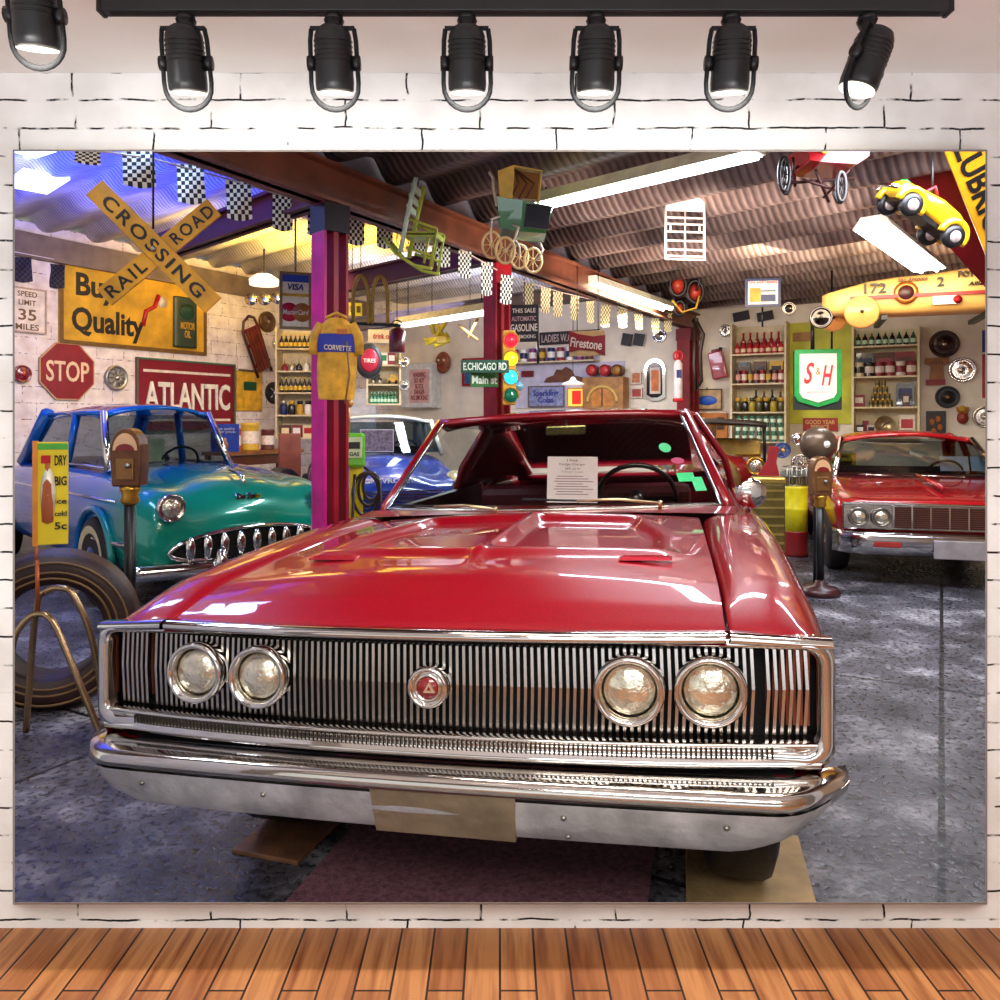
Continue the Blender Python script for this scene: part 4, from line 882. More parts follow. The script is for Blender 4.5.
mb = MB(); mb.tube([(-.02, .35, .80), (-.02, .9, .835), (-.02, 1.3, .845)], .02, 6); mb.build('bonnet_ridge', RP2, rc)
for a, b in (((-.1, 1.26, .835), (-.55, 1.24, .85)), ((.4, 1.26, .835), (-.02, 1.22, .85))): mb = MB(); mb.tube([a, b], .007, 6); mb.build('wiper', CHROME, rc)
mb = MB(); mb.X = TR((-.93, 1.3, .92)); mb.lathe([(0, -.03), (.05, -.02), (.06, .01), (0, .03)], 16, AXY); mb.cyl((0, 0, -.05), (.03, .02, -.14), .01); mb.build('door_mirror', CHROME, rc)
for px, y0, wd, ht, lb in ((955, 470, .28, .15, 'white card standing inside the windscreen of the far red car'), (981, 470, .18, .15, 'pale blue card standing at the right edge behind the far red windscreen')):
    q = P(px, 471, 8.1); t = T('dashboard_card', lb, 'card', q, -5); o = MB(); o.X = RX(-.25); o.box((0, 0, ht / 2), (wd, .004, ht)); o.build('page', M('#efe6e2' if px < 970 else '#bcd8ea', .6), t)
bx(rc, 'dashboard', M('#6a0f16', .5), (0, 1.62, .80), (1.4, .3, .07))
# ---- blue and pale pickup behind the pump
BP2 = paint('blue_white_paint', '#2d49a8', .1, .3); PALE = paint('pale_paint', '#b9b7a8', .1, .3)
bc = T('vintage_pickup', 'vintage blue car with grey-white roof parked behind the green gas pump', 'car', (-1.08, 8.55, 0), 16)
loft_body(bc, 'body', BP2, [(-.06, sec(.62, .60, .7, .5, .36, 0)), (.0, sec(.74, .70, .8, .52, .32)), (.15, sec(.82, .76, .84, .55, .3, .03)), (.7, sec(.93, .84, .86, .6, .3, .04)), (1.25, sec(.98, .9, .86, .6, .3, .02)), (1.4, sec(.99, .96, .86, .6, .3, 0)), (3.0, sec(.98, .95, .86, .6, .3, 0)), (4.0, sec(.85, .8, .8, .55, .34, 0))], sub=2)
cabin(bc, PALE, .72, .64, .99, 1.36, 1.22, 1.5, 2.5, 2.9, trim=PALE)
for s in (-1, 1): lamp_round(bc, s * .66, -.07, .66, .085)
mb = MB()
for k in range(7): mb.box((0, -.075, .42 + k * .035), (.9, .02, .012))
mb.build('grille', CHROME, bc); mb = MB(); mb.grid([[(x, -.18 + .1 * (x / .85) ** 2 + d, z) for x in [-.85 + .17 * i for i in range(11)]] for d, z in ((.03, .38), (0, .33), (.03, .27))]); mb.build('bumper', CHROME, bc, solid=.01)
text(bc, 'CHEVROLET', .55, .05, (-.1, -.01, .74), WHITE, .02, th=.03, name='bonnet_lettering')
for s in (-1, 1): mb = MB(); mb.ball((s * .7, .35, .62), .2, 16, (.9, 1.9, 1.0)); mb.build('front_wing', M('#cdbb92', .3, coat=1), bc)
for x, y, s in ((.80, .65, 1), (-.80, .65, -1), (.80, 3.0, 1), (-.80, 3.0, -1)): wheel(bc, x, y, .32, .2, side=s)
q = P(377, 452, 9.15); t = T('framed_photograph', 'grey photograph card propped inside the windscreen of the vintage blue car', 'photograph', (q.x, q.y, 1.02), 10); bx(t, 'card', M('#8c7a80', .6, var=.6, scale=30), (0, 0, .13), (.36, .01, .24)); bx(t, 'white_edge', WHITE, (0, .004, .13), (.38, .01, .26))
# ---- open antique car behind the front car
DK = M('#241a18', .5)
an = T('antique_car', 'open-sided antique car with flat dark roof standing behind the front car', 'car', (2.45, 9.3, 0), -18)
loft_body(an, 'body', paint('maroon_paint', '#7a1518', .1, .3), [(0, [(0, .95), (.3, .93), (.45, .8), (.48, .5), (.4, .36)]), (.8, [(0, 1.0), (.42, .97), (.6, .85), (.62, .5), (.5, .36)]), (.9, [(0, .9), (.5, .9), (.66, .88), (.68, .5), (.5, .36)]), (2.6, [(0, .9), (.5, .9), (.68, .88), (.68, .5), (.5, .36)]), (2.7, [(0, .7), (.4, .7), (.6, .68), (.62, .5), (.5, .36)])], sub=1)
mb = MB(); mb.grid([[(x, y, 1.36 + .05 * (1 - (x / .62) ** 2) - .03 * (y < .7) ) for x in (-.62, -.4, 0, .4, .62)] for y in (.55, .8, 1.6, 2.5)]); mb.build('roof', DK, an, solid=.04)
for x in (-.6, .6):
    for y in (.82, 1.7, 2.4): mb = MB(); mb.cyl((x, y, .86), (x, y, 1.36), .016); mb.build('roof_post', BLACK, an)
mb = MB(); mb.tube([(-.55, .80, .95), (-.55, .80, 1.33), (.55, .80, 1.33), (.55, .80, .95)], .014, 6, True); mb.build('windscreen_frame', M('#b58a3a', .3, .9), an)
mb = MB(); mb.add([(-.54, .80, .96), (.54, .80, .96), (.54, .80, 1.32), (-.54, .80, 1.32)], [(0, 1, 2, 3)]); mb.build('windscreen', glass(), an)
for y in (1.35, 2.2): mb = MB(); mb.box((0, y, .95), (1.1, .14, .36)); mb.box((0, y - .25, .85), (1.1, .42, .14)); mb.build('seat', M('#c9a03c', .5, var=.3), an, bev=.04)
for s in (-1, 1):
    lamp_round(an, s * .5, -.02, .86, .09, bez=M('#b58a3a', .25, .9)); mb = MB(); mb.grid([[(s * (.52 + .2 * k), .02 + .5 * math.cos(a) + .4, .5 + .32 * math.sin(a)) for k in (0, 1)] for a in [PI * i / 8 * 1.0 for i in range(9)]]); mb.build('mudguard', DK, an, solid=.02)
for x, y, s in ((.62, .42, 1), (-.62, .42, -1), (.62, 2.3, 1), (-.62, 2.3, -1)): wheel(an, x, y, .36, .11, side=s, cap=M('#c9a45a', .4))
mb = MB(); mb.lathe([(.32, 0), (.34, .04), (.3, .06)], 20, TR((0, -.04, .68)) @ AXY @ Matrix.Diagonal((1, 1.0, 1, 1))); mb.build('radiator', M('#7a5c30', .45, .5), an)
# ================================================================ things hung from the deck
def rope(t, a, z, r=.005, m=BLACK): mb = MB(); mb.cyl(a, (a[0], a[1], z), r, n=6); mb.build('hanging_wire', m, t)
def deckz(x, y):
    w = (x - P1.x) * VB.x + (y - P1.y) * VB.y
    return 3.2 if w > 0 else 3.74
LG = M('#b9c94a', .45, var=.25); LGW = M('#cfe6d2', .45)
# light green rocking chair hung on its side
D = 5.9; q = P(425, 236, D); t = T('rocking_chair', 'small pale green rocking chair hanging from the roof deck', 'chair', q, -10); k = D / F
def cp(px, py, y=0): return ((px - 425) * k, y, -(py - 236) * k)
W2 = .11
for y in (-W2, W2): mb = MB(); mb.tube([cp(420, 182, y), cp(412, 215, y), cp(404, 254, y)], .018, 8); mb.build('back_post', LGW if y < 0 else LG, t)
for y in (-W2, W2): mb = MB(); mb.tube([cp(386, 239, y), cp(400, 256, y), cp(418, 268, y), cp(436, 272, y)], .012, 8); mb.build('rocker', LG, t)
mb = MB(); mb.grid([[cp(408, 234, y), cp(441, 236, y), cp(440, 240, y), cp(407, 239, y)] for y in (-W2, W2)], False); mb.build('seat', LG, t, solid=.01)
for px, py in ((437, 238), (433, 271)): pass
for y in (-W2, W2):
    for a, b in (((411, 221), (441, 233)), ((410, 250), (436, 259)), ((441, 233), (434, 272)), ((433, 240), (428, 266))): mb = MB(); mb.tube([cp(*a, y), cp(*b, y)], .010, 8); mb.build('side_rail', LG, t)
for z in (190, 200, 210): mb = MB(); mb.box(((cp(418 - (z - 182) * .25, z)[0]), 0, cp(0, z)[2]), (.02, .2, .05)); mb.build('back_slat', LGW, t)
rope(t, cp(418, 184), deckz(q.x, q.y) - q.z)
# doll pram on top of the second post
D = 5.7; q = P(520, 270, D); t = T('doll_pram', 'antique doll pram with yellow hood and green body hanging before the red post', 'pram', q, 0); k = D / F
def cp(px, py, y=0): return Vector(((px - 520) * k, y, -(py - 270) * k))
PY = M('#e0bd58', .5, var=.3); wd = .2
mb = MB(); sd_ = [(499, 178), (516, 174), (540, 180), (538, 208), (512, 206), (498, 204)]
mb.grid([[cp(px, py, y) for px, py in ((500, 205), (498, 180), (514, 174), (541, 179), (538, 210))] for y in (-wd, wd)], False)
for y in (-wd, wd): mb.add([cp(px, py, y) for px, py in ((500, 205), (498, 180), (514, 174), (512, 207))], [(0, 1, 2, 3)], False)
mb.build('hood', PY, t, solid=.012)
mb = MB(); mb.add([cp(514, 178, -wd + .01), cp(538, 182, -wd + .01), cp(536, 207, -wd + .01), cp(513, 205, -wd + .01)], [(0, 1, 2, 3)]); mb.build('hood_lining', M('#8a5a1e', .6), t)
for f in (518, 526, 533): mb = MB(); mb.tube([cp(514, 178, -wd - .004), cp(f, 192, -wd + .0), cp(f - 8, 206, -wd - .004)], .006, 6); mb.build('hood_stay', M('#4a2c10', .5), t)
mb = MB(); G2 = M('#0f7a3a', .4, coat=.5)
lo = [(500, 232), (520, 236), (545, 238)]; up = [(497, 204), (522, 208), (551, 214)]
mb.grid([[cp(*p, y * s) for p, s in zip((up[0], up[1], up[2], (546, 230), lo[2], lo[1], lo[0]), (1, 1, 1, .9, .7, .7, .7))] for y in (-wd, -wd * .5, 0, wd * .5, wd)], False, True)
for y in (-wd, wd): mb.add([cp(*p, y * s) for p, s in zip((up[0], up[1], up[2], (546, 230), lo[2], lo[1], lo[0]), (1, 1, 1, .9, .7, .7, .7))], [tuple(range(7))], False)
mb.build('body', G2, t)
bx(t, 'dark_panel', M('#0c1a2a', .35, coat=.5), cp(536, 224, -wd - .004), (.17, .01, .16), R=RY(.12).to_3x3())
mb = MB(); mb.tube([cp(497, 206, 0), cp(494, 190, 0), cp(493, 178, 0), cp(489, 172, 0)], .012, 8); mb.build('push_handle', OLDW, t)
for px, py, y in ((492, 251, -wd), (505, 257, -wd - .02), (520, 251, wd), (534, 256, wd - .04)):
    c = cp(px, py, y); R_ = 12.5 * k; mb = MB(); mb.ring(c, R_, .010, 'y', 28, 8, sx=.72)
    for q_ in range(8): a = PI * q_ / 4; mb.cyl(c, c + Vector((R_ * .72 * math.cos(a), 0, R_ * math.sin(a))), .0035, n=6)
    mb.ball(c, .018, 10); mb.build('wheel', M('#e2c68c', .45), t)
for a in (((500, 222), (492, 226), (491, 240), (492, 251)), ((512, 230), (518, 234), (514, 246), (506, 256)), ((540, 236), (544, 246), (540, 254), (534, 256)), ((516, 236), (520, 244), (520, 251), (520, 251))): mb = MB(); mb.tube([cp(*p, -wd * (1 if i > 0 else .8) + (0 if a[0][0] < 515 else wd * 1.6)) for i, p in enumerate(a[:3])] + [cp(*a[3], -wd if a[0][0] < 515 else wd)], .009, 6); mb.build('spring', OLDW, t)
rope(t, cp(520, 176), deckz(q.x, q.y) - q.z)
# white metal crib frame, fixed under the deck
D = 6.9; q = P(685, 228, D); t = T('crib_frame', 'white metal crib end with solid top panel hanging under the deck', 'crib', q, 8); k = D / F; w, h = 42 * k, 64 * k
bx(t, 'top_panel', M('#eddcd6', .4), (0, 0, h * .38), (w, .02, h * .24), .008)
def bar(a, b, r=.009): mb = MB(); mb.cyl(a, b, r, n=8); mb.build('rail', WHITE, t)
for sx in (-1, 0, 1): bar((sx * w * .48, 0, -h / 2), (sx * w * .48, 0, h * (.45 if sx else .26)), .011 if sx else .008)
for f in (-.49, -.44, -.34, -.2, -.06, .06, .16): bar((-w * .48, 0, h * f), (w * .48, 0, h * f))
for sx in (-.36, .36): bar((w * sx, 0, -h * .06), (w * sx, 0, h * .06))
for sx in (-.4, .4): rope(t, (sx * w, 0, h * .49), deckz(q.x, q.y) - q.z)
# red tricycle
D = 10.4; q = P(688, 290, D); t = T('tricycle', 'small old tricycle with red wheels hanging below the white crib end', 'tricycle', q, 0); k = D / F
def cp(px, py, y=0): return Vector(((px - 688) * k, y, -(py - 290) * k))
for px, py, y, r in ((676, 286, -.1, 11), (696, 291, .05, 11), (683, 306, .2, 7)):
    c = cp(px, py, y); mb = MB(); mb.ring(c, r * k, .022, 'y', 26, 8, sx=.72); w_ = mb.build('wheel', BLACK, t); mb = MB(); mb.lathe([(r * k * .9, 0), (0, .01)], 22, TR(c) @ AXY @ Matrix.Diagonal((.72, 1, 1, 1))); mb.build('wheel_disc', M('#b03a2a', .4, var=.3), w_)
mb = MB(); mb.tube([cp(676, 286), cp(678, 272), cp(690, 268), cp(700, 278), cp(697, 291)], .014, 8); mb.build('frame', BLACK, t); mb = MB(); mb.tube([cp(672, 300), cp(682, 312), cp(696, 308), cp(699, 296)], .014, 8); mb.build('lower_frame', GOLD, t); bx(t, 'seat', DRED, cp(684, 270), (.2, .14, .04), .01)
rope(t, cp(688, 269), deckz(q.x, q.y) - q.z)
# red go-cart at the top edge
D = 5.1; q = P(815, 180, D); t = T('pedal_car', 'red pedal car with black spindly axles hanging at the top edge', 'toy car', q, 0); k = D / F
def cp(px, py, y=0): return Vector(((px - 815) * k, y, -(py - 180) * k))
mb = MB(); mb.grid([[cp(800, 168, y), cp(797, 148, y), cp(806, 140, y), cp(858, 140, y), cp(858, 164, y), cp(846, 172, y), cp(812, 170, y)] for y in (-.16, 0, .16)], False, True)
for y in (-.16, .16): mb.add([cp(*p, y) for p in ((800, 168), (797, 148), (806, 140), (858, 140), (858, 164), (846, 172), (812, 170))], [tuple(range(7))], False)
mb.build('body', paint('cart_red', '#b3131c', .1, .35), t, bev=.01)
for a, b in (((775, 186), (858, 176)), ((790, 160), (798, 184)), ((780, 182), (806, 160)), ((800, 182), (846, 190)), ((812, 172), (832, 200)), ((846, 172), (826, 196))): mb = MB(); mb.tube([cp(*a, -.05), cp(*b, .05)], .010, 6); mb.build('axle_bar', M('#3a1a16', .4, .5), t)
for px, py, y, sx, r in ((773, 184, -.2, .3, 16), (797, 168, .2, .3, 17), (828, 196, -.2, .3, 14), (852, 180, .18, .42, 15)):
    c = cp(px, py, y); mb = MB(); mb.ring(c, r * k, .012, 'y', 26, 8, sx=sx)
    for q_ in range(6): a = PI * q_ / 3; mb.cyl(c, c + Vector((r * k * sx * math.cos(a), 0, r * k * math.sin(a))), .004, n=6)
    mb.build('wheel', M('#1a1212', .4), t)
mb = MB(); mb.ring(cp(814, 157, -.17), .03, .007, 'y', 18, 6); mb.build('hub_ring', GOLD, t)
rope(t, cp(826, 142), deckz(q.x, q.y) - q.z)
# yellow toy car, nose to the left, seen from beneath
D = 5.2; q = P(925, 212, D); t = T('pedal_car', 'yellow pedal car with black wheels hanging nose-down under the yellow lubrication sign', 'toy car', q); t.rotation_euler = (math.radians(18), math.radians(30), math.radians(14)); s = .78; 
YP = paint('toy_yellow', '#e0a814', .05, .3)
mb = MB(); st_ = [(-.36, .10, -.02, .05), (-.34, .13, -.05, .08), (-.18, .14, -.06, .11), (-.04, .15, -.06, .13), (.02, .15, -.06, .14), (.2, .15, -.06, .13), (.34, .13, -.05, .09), (.37, .09, -.02, .06)]
rows = []
for x, w_, z0, z1 in st_: rows.append([(x * s, w_ * s * math.copysign(abs(math.cos(a)) ** .6, math.cos(a)), ((z0 + z1) / 2 + (z1 - z0) / 2 * math.copysign(abs(math.sin(a)) ** .6, math.sin(a))) * s) for a in [2 * PI * i / 20 for i in range(20)]])
mb.grid(rows, True, True); mb.add(rows[0], [tuple(range(20))], True); mb.add(rows[-1], [tuple(range(20))], True); mb.build('body', YP, t, fixn=True)
for x, y in ((-.23, -.17), (-.23, .17), (.24, -.17), (.24, .17)):
    mb = MB(); mb.lathe([(.055 * s, -.03), (.085 * s, -.028), (.095 * s, 0), (.085 * s, .028), (.055 * s, .03)], 26, TR((x * s, y * s, -.075 * s)) @ (AXY if y < 0 else AXY)); w_ = mb.build('wheel', BLACK, t); mb = MB(); mb.lathe([(.055 * s, 0), (.04 * s, .012), (0, .02)], 20, TR((x * s, (y - .032) * s, -.075 * s)) @ AXY); mb.build('wheel_disc', M('#d9c8c4', .3, .5), w_)
    mb = MB(); mb.ring((x * s, y * s * .92, -.065 * s), .115 * s, .03 * s, 'y', 16, 8, -.2, PI + .2); mb.build('mudguard', YP, t)
bx(t, 'underside', BLACK, (0, 0, -.06 * s), (.6 * s, .22 * s, .05 * s)); mb = MB(); mb.tube([(-.40 * s, -.16 * s, -.02 * s), (-.43 * s, -.08 * s, -.02 * s), (-.43 * s, .08 * s, -.02 * s), (-.40 * s, .16 * s, -.02 * s)], .02 * s, 8); mb.build('bumper', CHROME, t); bx(t, 'bonnet_badge', GREEN, (-.3 * s, 0, .09 * s), (.05 * s, .08 * s, .02))
mb = MB(); mb.tube([(-.1 * s, 0, .12 * s), (-.06 * s, 0, .2 * s), (.02, 0, .14 * s)], .014, 6); mb.build('windscreen_frame', DRED, t)
mb = MB(); e = t.rotation_euler.to_matrix().inverted() @ Vector((0, 0, 1)); mb.cyl((0, 0, .1 * s), Vector((0, 0, .1 * s)) + e * (deckz(q.x, q.y) - q.z - .05), .008, n=6); mb.build('hanging_wire', BLACK, t)
# red girder with the lubrication sign
ga, gb = P(845, 120, 4.0), P(1010, 262, 6.4)
def slantbox(name, label, cat, pts, D0, D1, th, m, kind=None):
    a = [P(px, py, D0 + (D1 - D0) * f) for px, py, f in pts]; c = sum(a, Vector()) / len(a); n = (a[1] - a[0]).cross(a[2] - a[0]).normalized()
    if n.y < 0: n = -n
    mb = MB(); k = len(a); vs = [p - c for p in a] + [p - c + n * th for p in a]
    mb.add(vs, [tuple(range(k)), tuple(reversed(range(k, 2 * k)))] + [(i, k + i, k + (i + 1) % k, (i + 1) % k) for i in range(k)], False)
    return mb, c, n, a
mb, c, n, a = slantbox('', '', '', [(852, 140, 0), (952, 140, 0), (1060, 330, 1), (1024, 330, 1)], 5.9, 7.2, .12, None)
gd = mb.build('trim_11', M('#8d0f1c', .4, var=.3, scale=4), fixn=True); gd.location = c; struct(gd)
mb, c, n, a = slantbox('', '', '', [(940, 140, 0), (1060, 140, 0), (1110, 300, 1), (1004, 300, 1)], 5.3, 6.2, .03, None)
t = T('lubrication_sign', 'yellow lubrication sign slanting along the red girder in the top corner', 'sign', c); mb.build('panel', M('#d99a16', .45, var=.3, scale=4), t, fixn=True)
d = (a[3] - a[0]).normalized(); e = (a[1] - a[0]); e = (e - d * e.dot(d)).normalized()
XX = Matrix((( d.x, n.x, e.x, 0), (d.y, n.y, e.y, 0), (d.z, n.z, e.z, 0), (0, 0, 0, 1)))
L = (a[3] - a[0]).length
o = text(t, 'LUBRICATION', L * .95, .15, (0, 0, 0), INK, .02, th=.01); o.matrix_local = TR((a[0] + d * L * .55 + e * .12) - c - n * .008) @ XX
o = text(t, 'MOTOR OIL', L * .6, .17, (0, 0, 0), INK, .02, th=.01); o.matrix_local = TR((a[0] + d * L * .5 + e * .34) - c - n * .008) @ XX
for pp in (.0, 1.): pass
# small sign panel and tin hung before the back wall
t, w, h = board(FR(10.5, -8), 745, 279, 780, 307, 'small_notice', 'small white framed notice sign hanging from the deck above the red tins', 'sign', M('#e9e2e4', .5), NAVY, fw=.03)
text(t, 'tire and repairs', w * .8, h * .13, (0, -.014, h * .36), REDM, .01); bx(t, 'picture', GOLD, (-w * .22, -.005, -h * .08), (w * .3, .004, h * .5)); bx(t, 'dark_patch', NAVY, (w * .15, -.005, -h * .12), (w * .42, .004, h * .4)); bx(t, 'white_stripe', WHITE, (w * .15, -.008, -h * .02), (w * .4, .004, h * .1)); q = t.location; mb = MB(); mb.cyl((0, .03, h / 2), (0, .03, 3.2 - q.z), .01, n=6); mb.cyl((0, .03, -h / 2), (0, .03, -h / 2 - .25), .012, n=6); mb.build('hanger', BLACK, t)
# cream racing car body on a wall bracket
D = 9.0; q = P(905, 300, D); t = T('racing_car', 'cream racing car numbered 172 with red stripe mounted high over the shelves', 'race car', q, -20); k = D / F
RC_ = M('#d9ac62', .45, coat=.2, var=.12, scale=3); L0, L1 = -77 * k, 110 * k
st_ = [(L0, .02, -10, 8), (L0 + .06, .11, -13, 10), (-60 * k, .16, -14, 13), (-35 * k, .2, -15, 19), (-10 * k, .23, -16, 22), (20 * k, .25, -16, 23), (60 * k, .25, -16, 28), (L1, .22, -16, 28)]
mb = MB(); rows = []
for x, wy, zl, zh in st_:
    zl, zh = zl * k, zh * k; rows.append([(x, wy * math.copysign(abs(math.cos(a)) ** .5, math.cos(a)), (zl + zh) / 2 + (zh - zl) / 2 * math.copysign(abs(math.sin(a)) ** .7, math.sin(a))) for a in [2 * PI * i / 24 for i in range(24)]])
mb.grid(rows, True, True); mb.add(rows[0], [tuple(range(24))], True); mb.add(rows[-1], [tuple(range(24))], True); mb.build('body', RC_, t, fixn=True)
bx(t, 'side_stripe', M('#9c1420', .4), (18 * k, -.268, 1 * k), (140 * k, .03, 3.2 * k))
text(t, '172', 20 * k, 10 * k, (-29 * k, -.235, 10 * k), INK, .02, th=.03); text(t, 'POTTSVILLE', 38 * k, 6 * k, (62 * k, -.265, 19 * k), INK, .02, th=.04); text(t, 'Allied Signal', 34 * k, 5 * k, (68 * k, -.272, 9 * k), INK, .02, .2, th=.02); text(t, '2', 6 * k, 9 * k, (28 * k, -.262, 13 * k), INK, .02, th=.03); text(t, 'San Antonio', 26 * k, 4 * k, (4 * k, -.254, 17 * k), M('#6a3a1a', .5), .01, .2, th=.03)
mb = MB(); mb.lathe([(.12, 0), (.125, .02), (.09, .03), (.0, .02)], 24, TR((-2 * k, -.25, 4 * k)) @ AXY); mb.build('cockpit_ring', M('#a8622a', .3, .6), t); mb = MB(); mb.lathe([(.085, .0), (.08, .034), (0, .036)], 20, TR((-2 * k, -.25, 4 * k)) @ AXY); mb.build('dark_port', M('#3a1418', .4), t)
bx(t, 'decal_patch', WHITE, (32 * k, -.27, -5 * k), (22 * k, .03, 8 * k)); mb = MB(); mb.lathe([(4 * k, 0), (0, .01)], 16, TR((42 * k, -.286, -5 * k)) @ AXY); mb.build('decal_spot', REDM, t)
for px, y, r in ((-42, -.34, 16), (-66, .1, 14)):
    mb = MB(); mb.lathe([(r * k, -.03), (r * k, .01), (r * k * .9, .03), (r * k * .2, .06), (.02, .07), (0, .075)], 32, TR((px * k, y, -14 * k)) @ AXY); w_ = mb.build('wheel_disc', M('#dd9a56', .35, coat=.5, var=.12), t); mb = MB(); mb.ball((px * k, y - .07, -14 * k), .022, 10); mb.build('axle_nut', BLACK, w_)
mb = MB(); mb.cyl((-42 * k, -.34, -14 * k), (-42 * k, .3, -14 * k), .025); mb.build('axle', BLACK, t)
for xx in (-20 * k, 70 * k): mb = MB(); mb.box((xx, .3, -18 * k), (.06, .9, .05)); mb.build('wall_bracket', BLACK, t)
# ================================================================ centre: beside the left post
D = 5.35; q = P(338, 406, D); t = T('racing_coverall', 'yellow racing coverall with blue chest band hanging on the left steel post', 'clothing', q, 6); k = D / F
CY = M('#dca32c', .7, var=.35, scale=10, bump=.4, bscale=30)
rows = []
for z, w_, d_, c_ in ((0, .5, .6, 0), (6, 17, 9, 0), (25, 19, 10, 0), (45, 19.5, 10, 0), (52, 19, 11, 0), (60, 19.5, 11, 1), (70, 19, 10, 1), (76, 17, 9, 0), (82, 13, 7, 0), (86, 7, 5, 0)):
    rows.append([(w_ * k * math.cos(a) * (1 + .06 * math.sin(5 * a + z)), (-.10 + d_ * k * .8 * math.sin(a) * (1 + .1 * math.sin(4 * a + z * .3))), z * k) for a in [2 * PI * i / 28 for i in range(28)]])
mb = MB(); mb.grid(rows[1:], True, True); mb.build('garment', CY, t, sub=1)
mb = MB(); mb.grid([[(x * 1.04, (y + .10) * 1.06 - .10, z) for x, y, z in r] for r in rows[4:7]], True, True); mb.build('chest_band', M('#1f2f9c', .6), t)
text(t, 'CORVETTE', 26 * k, 5 * k, (2 * k, -.10 - 10 * k, 56 * k), OLDW, .015, th=.012, rot=.06); mb = MB(); mb.tube([(-.07, -.1, 86 * k), (0, -.1, 91 * k), (.07, -.1, 86 * k)], .012, 6); mb.build('collar', CY, t)
for s in (-1, 1): mb = MB(); mb.tube([(s * 14 * k, -.1, 80 * k), (s * 20 * k, -.1, 68 * k), (s * 21.5 * k, -.1, 50 * k)], [.035, .04, .035], 10); mb.build('sleeve', CY, t)
bx(t, 'patch', M('#c2702a', .6), (6 * k, -.1 - 8.6 * k, 72 * k), (10 * k, .01, 5 * k)); mb = MB(); mb.tube([(.07, -.16, 62 * k), (.09, -.17, 30 * k), (.06, -.16, 2 * k)], .006, 6); mb.build('zip_cord', M('#8a6a3a', .4), t)
# green gas pump on a yellow stand with hose
D = 5.95; q = P(352, 467, D); k = D / F; zt = H - (433 - HY) * k; zb_ = H - (467 - HY) * k; t = T('gas_pump', 'small lime green gas pump on yellow stand beside the red post', 'gas pump', (P(352, 0, D).x, D, 0), 12)
hh = zt - zb_; mb = MB(); mb.box((0, 0, (zt + zb_) / 2), (.19, .15, hh)); hd = mb.build('pump_head', M('#6cc42a', .35, coat=.6), t, .02); bx(hd, 'dial_face', M('#d8e6b0', .3), (.015, -.078, (zt + zb_) / 2 + .02), (.11, .008, hh * .6), .003); bx(hd, 'dial_window', BLACK, (.015, -.083, zt - .09), (.08, .004, .05)); text(hd, 'GAS', .07, .03, (.015, -.084, zb_ + .1), DGREEN, .02)
mb = MB(); mb.ball((-.02, 0, zt + .22), .03, 12); mb.cyl((-.02, 0, zt), (-.02, 0, zt + .22), .008); mb.build('bulb_rod', M('#d8a040', .3, .5), hd)
bx(t, 'stand', M('#e6d000', .4), (.03, .02, zb_ / 2), (.10, .08, zb_), .004); bx(t, 'foot', BLACK, (.03, .02, .012), (.3, .24, .024))
for r, dx, dz in ((.11, .12, -.16), (.14, .1, -.2), (.09, .14, -.14)): mb = MB(); mb.ring((dx, -.05, zb_ + dz), r * .75, .011, 'y', 30, 8, sx=.9, sz=1.5); mb.build('hose_coil', M('#2c1408', .4), t)
mb = MB(); mb.tube([(.09, -.03, zb_), (.2, -.06, zb_ - .1), (.22, -.08, zb_ - .4), (.1, -.1, zb_ - .62), (.0, -.08, zb_ - .4), (.02, -.05, zb_ - .05)], .011, 8); mb.build('hose', M('#2c1408', .4), t)
# things around the post
D = 10.2; q = P(369, 361, D); k = D / F
t = T('mounted_tyre', 'small black tyre with red centre disc behind the yellow coverall', 'tyre', q, 14); mb = MB(); mb.lathe([(12 * k, -.06), (16.5 * k, -.06), (18 * k, 0), (16.5 * k, .06), (12 * k, .06)], 36, AXY @ Matrix.Diagonal((.75, 1, 1, 1))); mb.build('carcass', RUBBER, t, fixn=True); mb = MB(); mb.lathe([(12 * k, .062), (10 * k, .07), (0, .072)], 28, AXY @ Matrix.Diagonal((.75, 1, 1, 1))); d_ = mb.build('centre_disc', M('#a3122a', .4), t); text(d_, 'TIRES', 12 * k, 4 * k, (0, -.076, 0), OLDW, .01); mb = MB(); mb.cyl((0, .06, 0), (0, 2.0, .0), .012); mb.build('hanging_wire', BLACK, t)
mb = MB(); 
t.children[-1].rotation_euler = (0, 0, 0)
D = 8.3; q = P(371, 318, D); k = D / F; t = T('arch_sign', 'pair of tall mustard yellow arches hanging behind the left post', 'sign', q, 8)
for dx in (-10, 9): mb = MB(); mb.tube([((dx - 7.5) * k, 0, -6 * k)] + [((dx + 7.5 * -math.cos(a)) * k, 0, (16 + 26 * math.sin(a)) * k) for a in [PI * i / 14 for i in range(15)]] + [((dx + 7.5) * k, 0, -6 * k)], .02, 8); mb.build('arch', M('#b08a2a', .45, var=.3), t)
mb = MB(); mb.tube([(-30 * k, 0, -5 * k), (30 * k, 0, -7 * k)], .018, 6); mb.build('bar', BLACK, t); rope(t, (-10 * k, 0, 42 * k), 3.74 - q.z); 
D = 9.0; q = P(397, 340, D); k = D / F; t = T('fuel_can', 'dark red fuel can hanging from the rod right of the arches', 'can', q, 8); mb = MB(); mb.lathe([(.085, -.14), (.09, -.13), (.09, .1), (.05, .13), (.03, .15), (0, .15)], 18); mb.build('body', M('#6d1420', .35, coat=.5), t); mb = MB(); mb.ring((0, 0, .16), .06, .008, 'y', 16, 6, 0, PI); mb.build('handle', BLACK, t); rope(t, (0, 0, .21), 3.74 - q.z)
